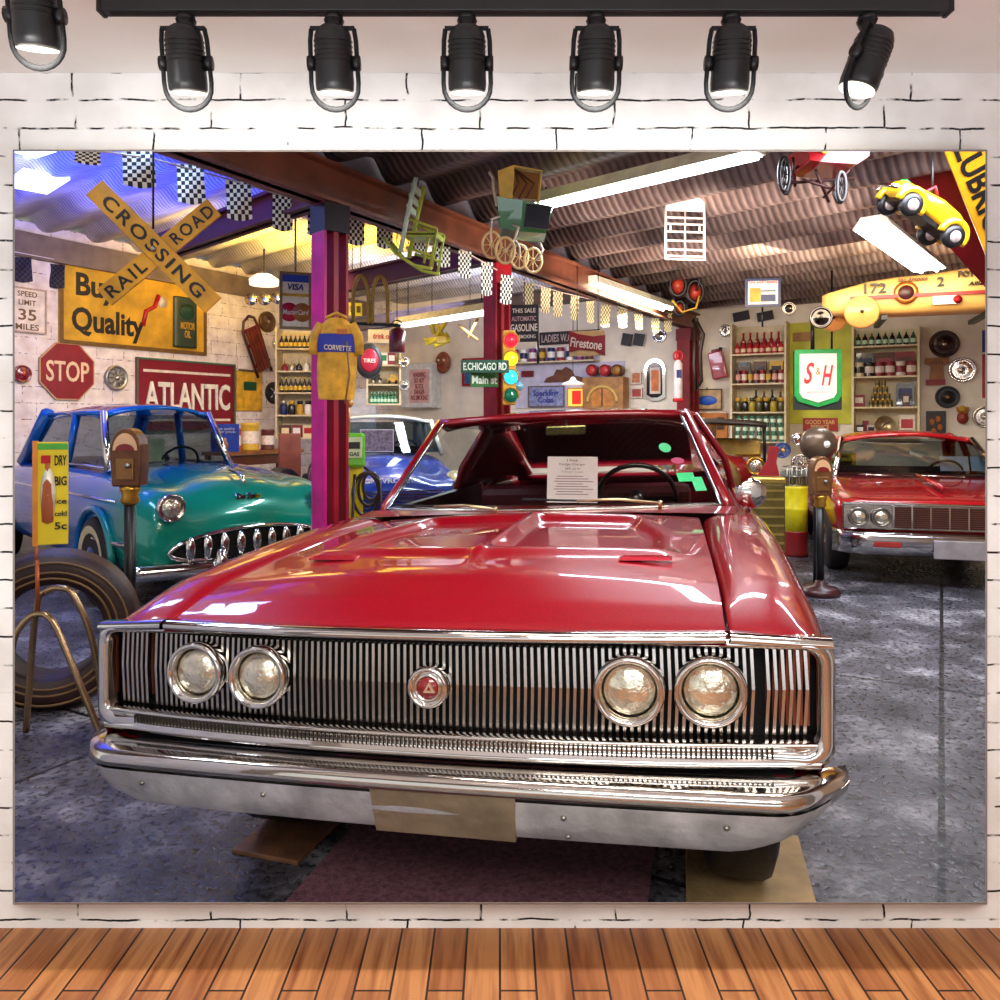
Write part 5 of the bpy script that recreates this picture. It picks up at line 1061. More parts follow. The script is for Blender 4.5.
t, w, h = board(FR(9.9, 15), 342, 303, 362, 316, 'yellow_letter_sign', 'small yellow openwork toy truss on the deck behind the left post', 'toy', M('#e0c020', .45)); rope(t, (0, 0, h / 2), 3.74 - t.location.z)
for kx in (-.3, 0, .3): bx(t, 'slot', M('#5a4a10', .5), (kx * w, -.004, 0), (w * .18, .01, h * .5))
# ---------------------------------------------------------------- shelf units and what stands on them
SHM = M('#d8c6a2', .6, var=.15)
PROT = {}
def proto(kind, mats):
    key = (kind,) + tuple(m.name for m in mats)
    if key in PROT: return PROT[key]
    mb = MB(); body, acc = 0, 1
    if kind == 'bottle':
        mb.lathe([(0, 0), (.17, 0), (.18, .03), (.18, .5), (.12, .66), (.06, .74), (.055, .9), (.0, .9)], 12); mb.ix = 1; mb.lathe([(.07, .88), (.07, 1.0), (0, 1.0)], 10); mb.lathe([(.183, .15), (.183, .42)], 12, caps=False)
    elif kind == 'can':
        mb.lathe([(0, 0), (.32, 0), (.33, .04), (.32, .08), (.32, .9), (.33, .94), (.31, 1.0), (0, .97)], 16); mb.ix = 1; mb.lathe([(.325, .25), (.325, .7)], 16, caps=False)
    elif kind == 'jar':
        mb.lathe([(0, 0), (.3, 0), (.34, .08), (.34, .6), (.24, .76), (0, .76)], 14); mb.ix = 1; mb.lathe([(.27, .74), (.28, .98), (.24, 1.0), (0, 1.0)], 14)
    elif kind == 'oilcan':
        mb.lathe([(0, 0), (.34, 0), (.36, .05), (.36, .4), (.08, .62), (.04, .7), (.02, 1.0), (0, 1.0)], 14); mb.ix = 1; mb.ring((.3, 0, .42), .16, .03, 'y', 12, 6)
    elif kind == 'box':
        mb.box((0, 0, .5), (.8, .3, 1.0)); mb.ix = 1; mb.box((0, -.01, .55), (.6, .3, .45))
    elif kind == 'toy':
        mb.box((0, 0, .4), (1.5, .6, .4)); mb.box((.1, 0, .75), (.8, .5, .4)); mb.ix = 1
        for x in (-.45, .45): mb.cyl((x, -.34, .2), (x, .34, .2), .2, n=14)
    me = mb.mesh(kind, list(mats)); PROT[key] = me; return me
def put(kind, mats, loc, h, yaw, name, label, cat, group=None, sx=1.):
    o = bpy.data.objects.new(name, proto(kind, mats)); COL.objects.link(o); o.location = loc; o.scale = (h * sx, h * sx, h); o.rotation_euler = (0, 0, math.radians(yaw)); tag(o, label, cat, group); return o
class Shelf:
    def __init__(s, S_, x0, x1, ytop, ys, label, dep=.34, m=SHM, back=None, sides=True):
        s.S = S_; s.dep = dep; c, s.yaw, w, h = reg(S_, x0, ytop, x1, ys[-1], dep / 2 + .012); s.c = c; s.w = w
        ya = math.radians(s.yaw); s.Dm = c.y; s.t = T('shelf_unit', label, 'shelf', c, s.yaw); s.ys = ys; s.x0, s.x1 = x0, x1; s.kz = (S_.D(x0) + S_.D(x1)) / 2 / F
        s.zt = H - (ytop - HY) * s.kz
        if sides:
            for sg in (-1, 1): bx(s.t, 'side_panel', m, (sg * (w / 2 + .015), 0, 0), (.03, dep, h + .04))
        bx(s.t, 'back_panel', back or m, (0, dep / 2 - .004, 0), (w, .008, h))
        for y in ys: bx(s.t, 'shelf_board', m, (0, 0, s.z(y) - c.z - .012), (w, dep, .024))
    def z(s, py): return H - (py - HY) * s.kz
    def at(s, px, row, dy=0., lift=0.):
        a = P(s.x0, 0, s.S.D(s.x0)); b = P(s.x1, 0, s.S.D(s.x1)); # place along the board by where the column meets the shelf
        f = (px - s.x0) / (s.x1 - s.x0); ya = math.radians(s.yaw); f_ = (f - .5) * s.w
        return Vector((s.c.x + math.cos(ya) * f_ + math.sin(ya) * (.075 - dy), s.c.y + math.sin(ya) * f_ - math.cos(ya) * (.075 - dy), s.z(s.ys[row]) + .0005 + lift))
    def row(s, row, x0, x1, n, hpx, kind, matsets, name, cat, phrase, group, lift=0., dy=0., sx=1.):
        for i in range(n):
            px = x0 + (x1 - x0) * (i / max(1, n - 1)); ms, cn = matsets[i % len(matsets)]
            who = ('the only' if n == 1 else ORD[i] if i < n - 1 or n > 12 else 'rightmost')
            nm = name.replace('_', ' '); lb = ('%s %s %s' % (cn, nm, phrase)) if n == 1 else ('%s %s %s %s' % (who if who == 'rightmost' else who + ' from left', cn, nm, phrase))
            put(kind, ms, s.at(px, row, dy, lift), hpx * s.kz, s.yaw, name, lb, cat, group if n > 1 else None, sx)
GLD = M('#7a6a1e', .25, coat=.6); DKB = M('#1a120c', .25, coat=.6); CAPY = M('#e0b83a', .4); GRB = M('#1f7a55', .2, coat=.8); GRL = M('#bfe0c4', .4); RDB = M('#b81c22', .35, coat=.4); PNK = M('#d89a8a', .5); OLV = M('#4a3f1a', .35, coat=.4)
BRN = M('#5a3018', .45); TINR = M('#8a1a22', .4); TIND = M('#4a1820', .4); SIL = M('#b9b2a6', .3, .7)
# corner shelves left of the post
a = Shelf(BW, 396, 420, 330, [352, 366], 'narrow shelf high in the corner', sides=False) if False else None
s1 = Shelf(FR(13.0, 0), 283, 317, 331, [350, 372, 393, 415, 437], 'tall narrow shelf unit of oil bottles left of the magenta post', sides=True)
s1.row(0, 286, 313, 7, 14, 'bottle', [((DKB, CAPY), 'dark')], 'oil_bottle', 'bottle', 'on the top shelf left of the post', 'oil bottles left of the post', sx=.85)
s1.row(2, 286, 313, 7, 15, 'bottle', [((DKB, CAPY), 'dark yellow-labelled')], 'oil_bottle', 'bottle', 'on the middle shelf left of the post', 'oil bottles left of the post', sx=.8)
s1.row(1, 289, 310, 4, 12, 'oilcan', [((TINR, BLACK), 'red'), ((SIL, BLACK), 'silver'), ((DKB, SIL), 'black'), ((WHITE, BLACK), 'white')], 'oil_can', 'can', 'on the second shelf left of the post', 'oil cans left of the post', sx=.7)
s1.row(3, 288, 312, 4, 14, 'jar', [((NAVY, SIL), 'navy'), ((DKB, GOLD), 'black'), ((GOLD, BLACK), 'gold'), ((WHITE, BLACK), 'white')], 'jar', 'jar', 'on the fourth shelf left of the post', 'jars left of the post', sx=.75)
s1.row(4, 290, 312, 3, 12, 'box', [((BRN, CREAM), 'brown'), ((TINR, WHITE), 'red'), ((CREAM, REDM), 'cream')], 'box', 'box', 'on the bottom shelf left of the post', 'boxes left of the post')
s2 = Shelf(FR(12.6, 10), 368, 398, 345, [366, 385, 404], 'small shelf unit of green bottles right of the yellow coverall')
s2.row(2, 371, 395, 8, 11, 'bottle', [((GRB, GRL), 'green')], 'soda_bottle', 'bottle', 'in the front row right of the coverall', 'green bottles right of the coverall', dy=0, sx=.85)
s2.row(2, 372, 394, 7, 13, 'bottle', [((GRB, GRL), 'green')], 'soda_bottle', 'bottle', 'in the back row right of the coverall', 'green bottles right of the coverall', dy=.13, sx=.7)
s2.row(1, 376, 392, 2, 10, 'toy', [((DKB, SIL), 'black'), ((GOLD, BLACK), 'brass')], 'model_car', 'toy car', 'above the green bottles', 'model cars right of the coverall', sx=.7)
s2.row(0, 375, 391, 3, 12, 'box', [((WHITE, REDM), 'white'), ((WHITE, GREEN), 'white and green'), ((TINR, WHITE), 'red')], 'carton', 'box', 'on the top shelf right of the coverall', 'cartons right of the coverall', sx=.8)
bx(s2.t, 'header_panel', M('#e8ddc8', .5), (0, -.13, s2.zt - s2.c.z + .10), (s2.w, .02, .2)); text(s2.t, 'drink cold', s2.w * .7, .08, (0, -.145, s2.zt - s2.c.z + .1), REDM, .02)
# white wall cabinet with notice
t, w, h = board(BW, 409, 364, 441, 408, 'wall_cabinet', 'white metal wall cabinet with red-lettered notice in the corner', 'cabinet', M('#cfcfc9', .45), th=.3)
bx(t, 'door', M('#e2e0da', .45), (0, -.008, 0), (w * .96, .016, h * .96), .004); bx(t, 'notice', M('#e0b8b0', .6), (w * .12, -.02, -h * .02), (w * .6, .006, h * .74)); text(t, 'WARNING\nDO NOT\nBLOCK\nDANGER\nNO SMOKING', w * .5, h * .62, (w * .12, -.024, -h * .02), M('#8a1a1a', .5), .02); mb = MB(); mb.ball((-w * .4, -.03, 0), .02, 10); mb.build('knob', STEEL, t)
hub(FR(12.2, 10), 404, 362, 5.5, 'small chrome cap on the shelf edge above the green bottles', m=CHROME_W, spokes=0)
hub(FR(12.2, 10), 404, 385, 5.5, 'small dark chrome cap on the shelf edge beside the green bottles', m=STEEL, spokes=0)
# hanging yellow crane toy and red bits
D = 11.0; q = P(438, 332, D); k = D / F; t = T('toy_crane', 'yellow toy crane hanging over the white wall cabinet', 'toy', q)
for a_, b_ in (((-8, 12), (-4, -2)), ((-4, 12), (6, -6)), ((8, 10), (-2, -4)), ((-14, -8), (12, -6)), ((-12, -12), (10, -2)), ((-4, -14), (12, -8))): mb = MB(); mb.tube([(a_[0] * k, 0, a_[1] * k), (b_[0] * k, .02, b_[1] * k)], .03, 6); mb.build('boom', M('#c9b21c', .45, var=.3), t)
bx(t, 'cab', M('#c9a81c', .4), (4 * k, 0, -8 * k), (10 * k, .15, 7 * k), .01); rope(t, (-6 * k, 0, 12 * k), 3.74 - q.z)
D = 11.6; q = P(470, 330, D); k = D / F; t = T('folding_ruler', 'crossed brown wooden rods hanging left of the red middle post', 'rod', q)
for a_, b_ in (((-12, 5), (8, -10)), ((8, 12), (-2, -8))): mb = MB(); mb.tube([(a_[0] * k, 0, a_[1] * k), (b_[0] * k, .02, b_[1] * k)], .02, 6); mb.build('rod', WOODL, t)
rope(t, (0, 0, 2 * k), 3.74 - q.z)
c, ya, w, h = reg(BW, 437, 352, 455, 374, .1); t = T('wall_mask', 'brown and red carved face hung under the toy crane', 'mask', c, ya); mb = MB(); mb.ball((0, 0, 0), h / 2, 18, (.8, .35, 1)); mb.build('face', M('#8a4a2a', .5, var=.5, scale=14), t)
for s in (-1, 1): mb = MB(); mb.ball((s * h * .14, -h * .17, h * .1), h * .06, 10); mb.build('eye', OLDW, t)
mb = MB(); mb.tube([(-h * .13, -h * .16, -h * .18), (0, -h * .18, -h * .22), (h * .13, -h * .16, -h * .18)], h * .03, 6); mb.build('mouth', REDM, t)
# ---------------------------------------------------------------- traffic light and street signs by the middle post
D = 7.3; k = D / F; q = P(509, 368, D); t = T('traffic_light', 'yellow traffic light with four lamps on the red middle post', 'traffic light', q, 0)
bx(t, 'housing', M('#d89a1c', .45, var=.2), (0, 0, 0), (13 * k, .12, 74 * k), .012)
for i, (c_, e_) in enumerate((('#e01a2a', 2.), ('#f0d01a', 2.), ('#28b8d8', 2.), ('#0c5a3c', .6))):
    z = (27 - i * 18.2) * k; mb = MB(); mb.lathe([(7.2 * k, 0), (6.4 * k, .02), (0, .035)], 24, TR((2 * k, -.062, z)) @ AXY); l_ = mb.build('lens', M(c_, .2, emit=e_, coat=1, var=.03), t); mb = MB(); mb.ring((2 * k, -.09, z), 7.6 * k, .008, 'y', 20, 6, -.3, PI + .3); mb.tube([((2 + 7.6 * math.cos(a)) * k, -.06, z + 7.6 * k * math.sin(a)) for a in [PI * j / 10 for j in range(11)]], .008, 6); mb.build('visor', M('#b8801a', .45), t)
mb = MB(); mb.lathe([(5 * k, 0), (4 * k, .03), (0, .04)], 18, TR((10 * k, -.02, -18 * k)) @ AXY); mb.build('side_lens', M('#7fb8c8', .2, coat=1), t); bx(t, 'bracket', BLACK, (0, .11, 20 * k), (.05, .12, .04)); bx(t, 'bracket', BLACK, (0, .11, -20 * k), (.05, .12, .04))
D = 7.2; k = D / F
def strsign(x0, y0, x1, y1, s, label, yaw=0, m=M('#0e4a34', .4), D=7.1):
    t, w, h = board(FR(D, yaw), x0, y0, x1, y1, 'street_sign', label, 'sign', m, th=.012); text(t, s, w * .9, h * .58, (0, -.002, 0), M('#dfe8cf', .45), .02); bx(t, 'clamp', STEEL, (w * .3, .05, 0), (.06, .1, .05)); return t
strsign(461, 360, 509, 373, 'E.CHICAGO RD', 'dark green E.CHICAGO RD street name sign on the middle post'); strsign(470, 373, 498, 387, 'Main st', 'lower green street sign tilted under the E.CHICAGO RD sign', 25, M('#2a6a2a', .4), 7.25)
t, w, h = board(BW, 463, 358, 496, 386, 'framed_picture', 'red-framed blue picture on the back wall behind the street signs', 'picture', M('#3a6a9c', .5, var=.5, scale=6), M('#a8141e', .4), fw=.05)
# GASOLINE sign etc.
t, w, h = board(FR(8.4, -14), 510, 305, 539, 342, 'gasoline_sign', 'black hanging sign with GASOLINE lettering right of the middle post', 'sign', M('#1a1416', .5)); text(t, 'THIS SALE', w * .8, h * .12, (0, -.002, h * .34), OLDW, .01); text(t, 'AUTOMATIC', w * .84, h * .13, (0, -.002, h * .12), M('#c9a0a0', .5), .01); text(t, 'GASOLINE', w * .92, h * .2, (0, -.002, -h * .12), OLDW, .02); text(t, 'NO SMOKING', w * .8, h * .10, (0, -.002, -h * .36), OLDW, .01); rope(t, (0, .02, h / 2), ZB - t.location.z); mb = MB(); mb.cyl((w * .48, .01, -h / 2), (w * .48, .01, -h * 1.1), .012); mb.build('hook_rod', BLACK, t)
t, w, h = board(BW, 540, 331, 601, 344, 'ladies_sign', 'long dark LADIES sign with pale letters over the middle shelf', 'sign', M('#2a2224', .5)); text(t, 'LADIES W.C.  SERVICE', w * .92, h * .6, (0, -.002, 0), M('#b9a9a4', .5), .015)
t, w, h = board(FR(9.2, -20), 570, 331, 605, 356, 'tire_sign', 'red bow-tie shaped Firestone sign hanging before the back wall', 'sign', M('#c9a26a', .45), th=.02)
t.children[0].name = 'panel'; mb = MB(); mb.prism([(-w * .5, h * .52), (-w * .2, h * .36), (w * .2, h * .26), (w * .52, h * .30), (w * .52, -h * .52), (w * .2, -h * .30), (-w * .2, -h * .24), (-w * .5, -h * .34)], -.03, -.0); mb.build('red_face', M('#8a1420', .4), t); text(t, 'Firestone', w * .9, h * .38, (0, -.034, -h * .02), OLDW, .015, rot=.14); rope(t, (-w * .3, .03, h * .5), 3.2 - t.location.z); rope(t, (w * .3, .03, h * .5), 3.2 - t.location.z)
# middle shelf
s3 = Shelf(BW, 517, 600, 347, [362], 'long single wall shelf of tins under the LADIES sign', dep=.3, sides=False, back=M('#c9c2d4', .6))
s3.row(0, 521, 595, 9, 13, 'can', [((TINR, WHITE), 'red'), ((WHITE, NAVY), 'white'), ((M('#7a2a6a', .4), WHITE), 'purple'), ((BRN, GOLD), 'brown'), ((NAVY, WHITE), 'navy')], 'tin', 'tin', 'on the long middle shelf', 'tins on the long middle shelf', sx=.9)
t, w, h = board(BW, 516, 363, 625, 408, 'wall_panel', 'pale lilac wall panel behind the signs under the middle shelf', 'panel', M('#c6c2d6', .6, var=.1), th=.02)
def small(S_, x0, y0, x1, y1, name, label, cat, m, frame=None, off=.045, th=.03, fw=.02): return board(S_, x0, y0, x1, y1, name, label, cat, m, frame, th, off, fw)
t, w, h = small(BW, 523, 371, 535, 377, 'small_plaque', 'tiny dark red plaque left of the carved bracket board', 'plaque', DRED)
c, ya, w, h = reg(BW, 545, 367, 586, 382, .07); t = T('carved_board', 'brown carved scroll-topped board on the lilac wall', 'board', c, ya); mb = MB(); mb.prism([(-w / 2, -h / 2), (w / 2, -h / 2), (w * .42, -h * .2), (w * .25, -h * .1), (w * .18, h * .3), (w * .05, h * .5), (-w * .05, h * .3), (-w * .18, h * .35), (-w * .25, -h * .05), (-w * .42, -h * .2)], 0, .04); mb.build('panel', M('#6a3a24', .5, var=.3), t, .004)
t, w, h = small(BW, 530, 386, 566, 407, 'tin_poster', 'blue and grey printed tin poster over the windscreen of the front car', 'poster', M('#8a90b8', .5, var=.5, scale=14), M('#6a5a4a', .5)); text(t, 'Sparkling\nColas', w * .7, h * .6, (0, -.014, 0), M('#2a3a8a', .5), .02)
t, w, h = small(BW, 569, 388, 588, 407, 'lit_sign', 'small glowing orange and red lit sign under the pendant shade', 'sign', M('#f2b84a', .4, emit=1.2), M('#c9a23a', .4)); bx(t, 'red_panel', M('#d8261c', .4, emit=.8), (0, -.01, 0), (w * .45, .02, h * .7))
q = P(573, 383, 12.6); t = T('pendant_lamp', 'small white pendant lamp hanging above the lit orange sign', 'lamp', q); mb = MB(); mb.lathe([(.0, .1), (.03, .09), (.06, .04), (.18, -.01), (.17, -.03), (0, -.02)], 20); mb.build('shade', M('#f4efe2', .4, emit=.5), t); rope(t, (0, 0, .1), 1.36)
c, ya, w, h = reg(BW, 590, 378, 630, 412, .2); t = T('radio_cabinet', 'wooden arch-fronted radio cabinet standing against the lilac wall', 'radio', (c.x, c.y, c.z - h / 2), ya); bx(t, 'case', M('#a8743a', .5, var=.35), (0, .0, h / 2), (w, .3, h), .01)
mb = MB(); mb.ring((0, -.16, h * .28), w * .36, .03, 'y', 24, 8, 0, PI); mb.build('arch_trim', M('#d8ae5a', .4), t); bx(t, 'front_panel', M('#c27a2c', .45, var=.3), (0, -.152, h * .42), (w * .5, .01, h * .5)); bx(t, 'centre_strip', BRN, (0, -.16, h * .42), (w * .03, .01, h * .5)); bx(t, 'wall_bracket', BLACK, (0, .05, -.03), (w * .9, .28, .06))
for i, (px, lb, m_) in enumerate(((597, 'red round tin, left of three on the radio cabinet', TINR), (610, 'red round tin, middle of three on the radio cabinet', M('#9a1a24', .4)), (622, 'brown round tin, right of three on the radio cabinet', M('#6a3a1a', .4)))):
    cc, ya, w2, h2 = reg(BW, px - 6.5, 364, px + 6.5, 378, .2); t = T('round_tin', lb, 'tin', (cc.x, cc.y, cc.z)); t.rotation_euler = (0, 0, math.radians(ya)); mb = MB(); mb.lathe([(0, -.1), (h2 * .40, -.1), (h2 * .42, .06), (h2 * .40, .08), (h2 * .37, .06), (0, .065)], 26, AXY); mb.build('drum', m_, t); mb = MB(); mb.lathe([(h2 * .3, 0), (h2 * .28, .01), (0, .012)], 20, TR((0, -.064, 0)) @ AXY); mb.build('lid_disc', M('#c23a34' if i < 2 else '#a8742a', .4), t)
for x0, y0, x1, y1, nm, lb, m_ in ((632, 372, 642, 384, 'small_picture', 'small orange picture above the little red plaque by the oval mirror', M('#c2703a', .5, var=.4, scale=20)), (632, 388, 643, 398, 'small_plaque', 'small red arched plaque below the orange picture', M('#a8342a', .5))): small(BW, x0, y0, x1, y1, nm, lb, 'picture', m_, OLDW, off=.01)
c, ya, w, h = reg(BW, 645, 359, 666, 401, .05); t = T('wall_mirror', 'arched chrome-framed mirror with orange picture beside the back post', 'mirror', c, ya)
pts = [(-w / 2, -h * .42), (-w * .2, -h / 2), (w * .2, -h / 2), (w / 2, -h * .42)] + [(w / 2 * math.cos(a), h * .25 + h * .25 * math.sin(a)) for a in [PI * i / 10 for i in range(11)]]
mb = MB(); mb.prism(pts, 0, .03); mb.build('back', CHROME, t); mb = MB(); mb.prism([(x * .74, z * .84) for x, z in pts], -.01, .01); mb.build('glass', M('#2a2220', .1, .6), t); bx(t, 'picture', M('#d8742a', .5, var=.4, scale=8), (w * .04, -.014, -h * .02), (w * .36, .01, h * .5)); bx(t, 'picture_mount', OLDW, (w * .04, -.010, -h * .02), (w * .5, .01, h * .62))
hub(BW, 660, 336, 7, 'chrome dome cap on the back wall above the mirror', m=CHROME, spokes=0)
for px, lb in ((628, 'dark tilted card, left of the two over the round tins'), (640, 'dark tilted card, right of the two over the round tins')):
    t, w, h = small(BW, px - 5, 334, px + 5, 346, 'dark_card', lb, 'card', M('#171317', .5)); t.rotation_euler[1] = .2
# fire hose and white rag on back post
D = 12.2; k = D / F; q = P(678, 380, D); t = T('fire_extinguisher', 'white cylinder with red top fixed to the back post', 'extinguisher', q); mb = MB(); mb.lathe([(0, -20 * k), (4 * k, -20 * k), (4.5 * k, -18 * k), (4.5 * k, 16 * k), (2 * k, 20 * k), (0, 21 * k)], 18); mb.build('cylinder', M('#d8c6c4', .35), t); mb = MB(); mb.cyl((0, 0, 20 * k), (0, 0, 27 * k), .03); mb.ring((0, 0, 24 * k), .07, .015, 'y', 16, 6); mb.build('valve', REDM, t); bx(t, 'label', NAVY, (0, -4.5 * k, 6 * k), (5 * k, .01, 8 * k)); bx(t, 'base_cup', REDM, (0, 0, -20 * k), (9.4 * k, 9.4 * k, 4 * k), .02); bx(t, 'wall_hook', BLACK, (.05, .15, 10 * k), (.04, .25, .04))
D = 12.1; k = D / F; q = P(700, 345, D); t = T('rubber_hose', 'dark hose hanging in a long loop down the back post', 'hose', q); mb = MB(); mb.tube([(-4 * k, 0, 25 * k), (3 * k, -.02, 10 * k), (0, 0, -8 * k), (1 * k, -.02, -36 * k), (-4 * k, 0, -46 * k), (-6 * k, 0, -20 * k), (-4 * k, .02, 24 * k)], .03, 8); mb.build('coil', M('#2c1a12', .5), t); bx(t, 'hook', BLACK, (-4 * k, .06, 25 * k), (.05, .2, .05))
hub(BW, 726, 331, 6.5, 'round chrome clock-like cap left of the red tins', m=CHROME_W, spokes=6)
# red jerrycan hung on the wall
c, ya, w, h = reg(BW, 711, 352, 728, 379, .09); t = T('fuel_can', 'flat red fuel can hung tilted beside the red tin shelves', 'can', c, ya); t.rotation_euler = (0, math.radians(-12), math.radians(ya)); bx(t, 'body', M('#a8142a', .3, coat=.8), (0, 0, 0), (w * .86, .14, h), .02); bx(t, 'handle', DRED, (0, 0, h * .54), (w * .4, .06, .05), .01); mb = MB(); mb.cyl((w * .3, 0, h * .48), (w * .36, 0, h * .62), .03); mb.build('spout_cap', BLACK, t)
t, w, h = small(BW, 692, 389, 723, 410, 'framed_picture', 'framed picture of a blue car beside the jar shelf', 'picture', M('#c9a878', .5, var=.3), M('#5a3a22', .5), off=.02); mb = MB(); mb.ball((0, -.006, -h * .05), w * .34, 16, (1, .1, .45)); mb.build('painted_car', M('#1f5ac8', .4), t); bx(t, 'hanger_wire', BLACK, (0, .02, h * .52), (.02, .02, .03))
t, w, h = small(BW, 696, 413, 728, 442, 'tool_board', 'orange wooden board of small tools under the blue car picture', 'board', M('#c9782a', .5, var=.35, scale=5), off=.02)
for i, (dx, dz, ww, hh, m_) in enumerate(((-.28, .1, .2, .5, '#e8e2d0'), (.0, .0, .1, .6, '#7a4a1e'), (.12, -.05, .08, .5, '#5a3a1a'), (.3, .15, .2, .4, '#3a2a1a'))): bx(t, 'tool', M(m_, .45), (dx * w, -.02, dz * h), (ww * w, .03, hh * h), .005)
# tin shelf between post and the green stamp sign
s4 = Shelf(BW, 737, 788, 326, [355, 384, 412, 441], 'tall shelf unit of red tins and jars left of the green framed sign')
s4.row(0, 741, 784, 8, 13, 'bottle', [((RDB, PNK), 'red'), ((RDB, CREAM), 'red')], 'spray_bottle', 'bottle', 'in front on the top shelf of the tin unit', 'red bottles on the tin unit', sx=1.1)
s4.row(0, 745, 780, 6, 22, 'bottle', [((TINR, RDB), 'tall red')], 'spray_bottle', 'bottle', 'behind on the top shelf of the tin unit', 'red bottles on the tin unit', dy=.15, sx=.75)
s4.row(1, 742, 784, 8, 13, 'can', [((TIND, PNK), 'dark red'), ((TINR, OLDW), 'red'), ((OLV, GOLD), 'olive')], 'tin', 'tin', 'in front on the second shelf of the tin unit', 'tins on the tin unit', sx=.62)
s4.row(1, 746, 778, 3, 22, 'box', [((DKB, BRN), 'black'), ((BRN, DKB), 'brown'), ((GOLD, DKB), 'gold')], 'box', 'box', 'behind on the second shelf of the tin unit', 'boxes on the tin unit', dy=.15, sx=.7)
s4.row(2, 742, 784, 7, 14, 'jar', [((OLV, GOLD), 'olive'), ((DKB, GOLD), 'black'), ((M('#a8922a', .3), OLV), 'gold')], 'jar', 'jar', 'in front on the third shelf of the tin unit', 'jars on the tin unit', sx=.7)
s4.row(2, 758, 782, 4, 22, 'bottle', [((DKB, OLV), 'black'), ((OLV, GOLD), 'olive')], 'oil_bottle', 'bottle', 'behind on the third shelf of the tin unit', 'bottles on the tin unit', dy=.14, sx=.75)
GC = M('#3f7a62', .3, .3); GCL = M('#dce8d0', .4)
for r_ in range(3): s4.row(3, 741 + r_, 785 - r_, 7, 8.2, 'can', [((GC, GCL), 'green-labelled')], 'soda_can', 'can', 'in %s layer of the can stack' % ('the bottom', 'the middle', 'the top')[r_], 'stacked green cans on the tin unit', lift=r_ * 8.25 * s4.kz, sx=.95)
# green stamp sign
t, w, h = board(FR(10.6, -12), 793, 351, 841, 410, 'stamp_sign', 'green-bordered white sign with S&H script hanging by the right shelves', 'sign', M('#0d1a16', .5), th=.05)
def shield(f, z0=0): return [(-w * .5 * f, h * .5 * f), (w * .5 * f, h * .5 * f), (w * .5 * f, -h * .30 * f), (w * .42 * f, -h * .40 * f), (0, -h * .5 * f), (-w * .42 * f, -h * .40 * f), (-w * .5 * f, -h * .30 * f)]
mb = MB(); mb.prism([(x, z + h * .03) for x, z in shield(.98)], -.03, -.001); mb.build('green_border', M('#0c9a44', .4), t, .006); mb = MB(); mb.prism([(x * .78, z * .84 + h * .035) for x, z in shield(.98)], -.038, -.01); mb.build('white_face', M('#efeaea', .5, var=.03), t)
RS = M('#c2222e', .4); text(t, 'S', w * .22, h * .36, (-w * .19, -.042, h * .12), RS, .02, .35); text(t, '&', w * .10, h * .12, (0, -.042, h * .15), M('#b88a2a', .4)); text(t, 'H', w * .24, h * .34, (w * .19, -.042, h * .08), RS, .02, .35); text(t, 'GREEN STAMPS', w * .5, h * .06, (0, -.042, -h * .2), M('#b9c9dc', .5)); mb = MB(); mb.tube([(-w * .1, .02, h * .5), (-w * .1, .02, h * .95), (w * .45, .3, h * 1.05)], .025, 6); mb.build('bracket', BLACK, t); mb = MB(); mb.cyl((w * .3, .02, h * .5), (w * .3, .02, 3.2 - t.location.z), .012); mb.build('hanging_rod', BLACK, t)
t, w, h = board(BW, 786, 322, 852, 424, 'wall_panel', 'lime yellow painted wall panel behind the green framed sign', 'panel', M('#c9c83a', .55, var=.3, scale=2.5), th=.02); bx(t, 'crest', M('#a8783a', .5), (-w * .25, -.01, h * .36), (w * .28, .02, h * .09))
hub(FR(10.9, -20), 789, 309, 6.5, 'chrome headlamp bowl over the tin unit, right of the notice', 'headlamp_bowl', 'lamp', M('#77706a', .12, 1), spokes=0)
hub(FR(10.4, -20), 821, 318, 11, 'large dark chrome headlamp bowl left of the racing car', 'headlamp_bowl', 'lamp', M('#4f4a48', .12, 1), spokes=0)
for px, lb in ((742, 'black tilted card at the left over the red tins'), (766, 'black tilted card at the right over the red tins')): t, w, h = small(BW, px - 8, 312, px + 8, 321, 'dark_card', lb, 'card', M('#171317', .5)); t.rotation_euler[1] = -.15
# right shelf unit
s5 = Shelf(BW, 856, 918, 330, [347, 377, 407, 434], 'wide cream shelf unit behind the red car at the right', m=M('#ead9ae', .55, var=.1))
s5.row(0, 860, 914, 9, 14, 'bottle', [((M('#2c4a34', .25, coat=.6), GRL), 'dark green'), ((DKB, GRL), 'black')], 'oil_bottle', 'bottle', 'on top of the right shelf unit', 'bottles on the right shelf unit', sx=1.0)
s5.row(1, 861, 912, 6, 14, 'can', [((CREAM, DKB), 'cream'), ((DKB, OLDW), 'dark'), ((TINR, OLDW), 'red'), ((TINR, OLDW), 'red'), ((OLDW, TINR), 'white'), ((TINR, OLDW), 'maroon')], 'tin', 'tin', 'on the second shelf of the right unit', 'tins on the right shelf unit', sx=.95)
s5.row(1, 866, 905, 3, 24, 'box', [((DKB, NAVY), 'dark blue'), ((BRN, TINR), 'brown'), ((TINR, BRN), 'red')], 'box', 'box', 'behind on the second shelf of the right unit', 'boxes on the right shelf unit', dy=.15, sx=.9)
GOC = M('#9a7a2a', .3, .5)
for r_, n_ in enumerate((5, 4, 3, 2)): s5.row(2, 873 + r_ * 2.2, 892 - r_ * 2.2, n_, 6.4, 'can', [((GOC, OLV), 'gold')], 'soda_can', 'can', 'in the %s layer of the gold can pyramid' % ('bottom', 'second', 'third', 'top')[r_], 'gold cans stacked on the right unit', lift=r_ * 6.45 * s5.kz, sx=1.0)
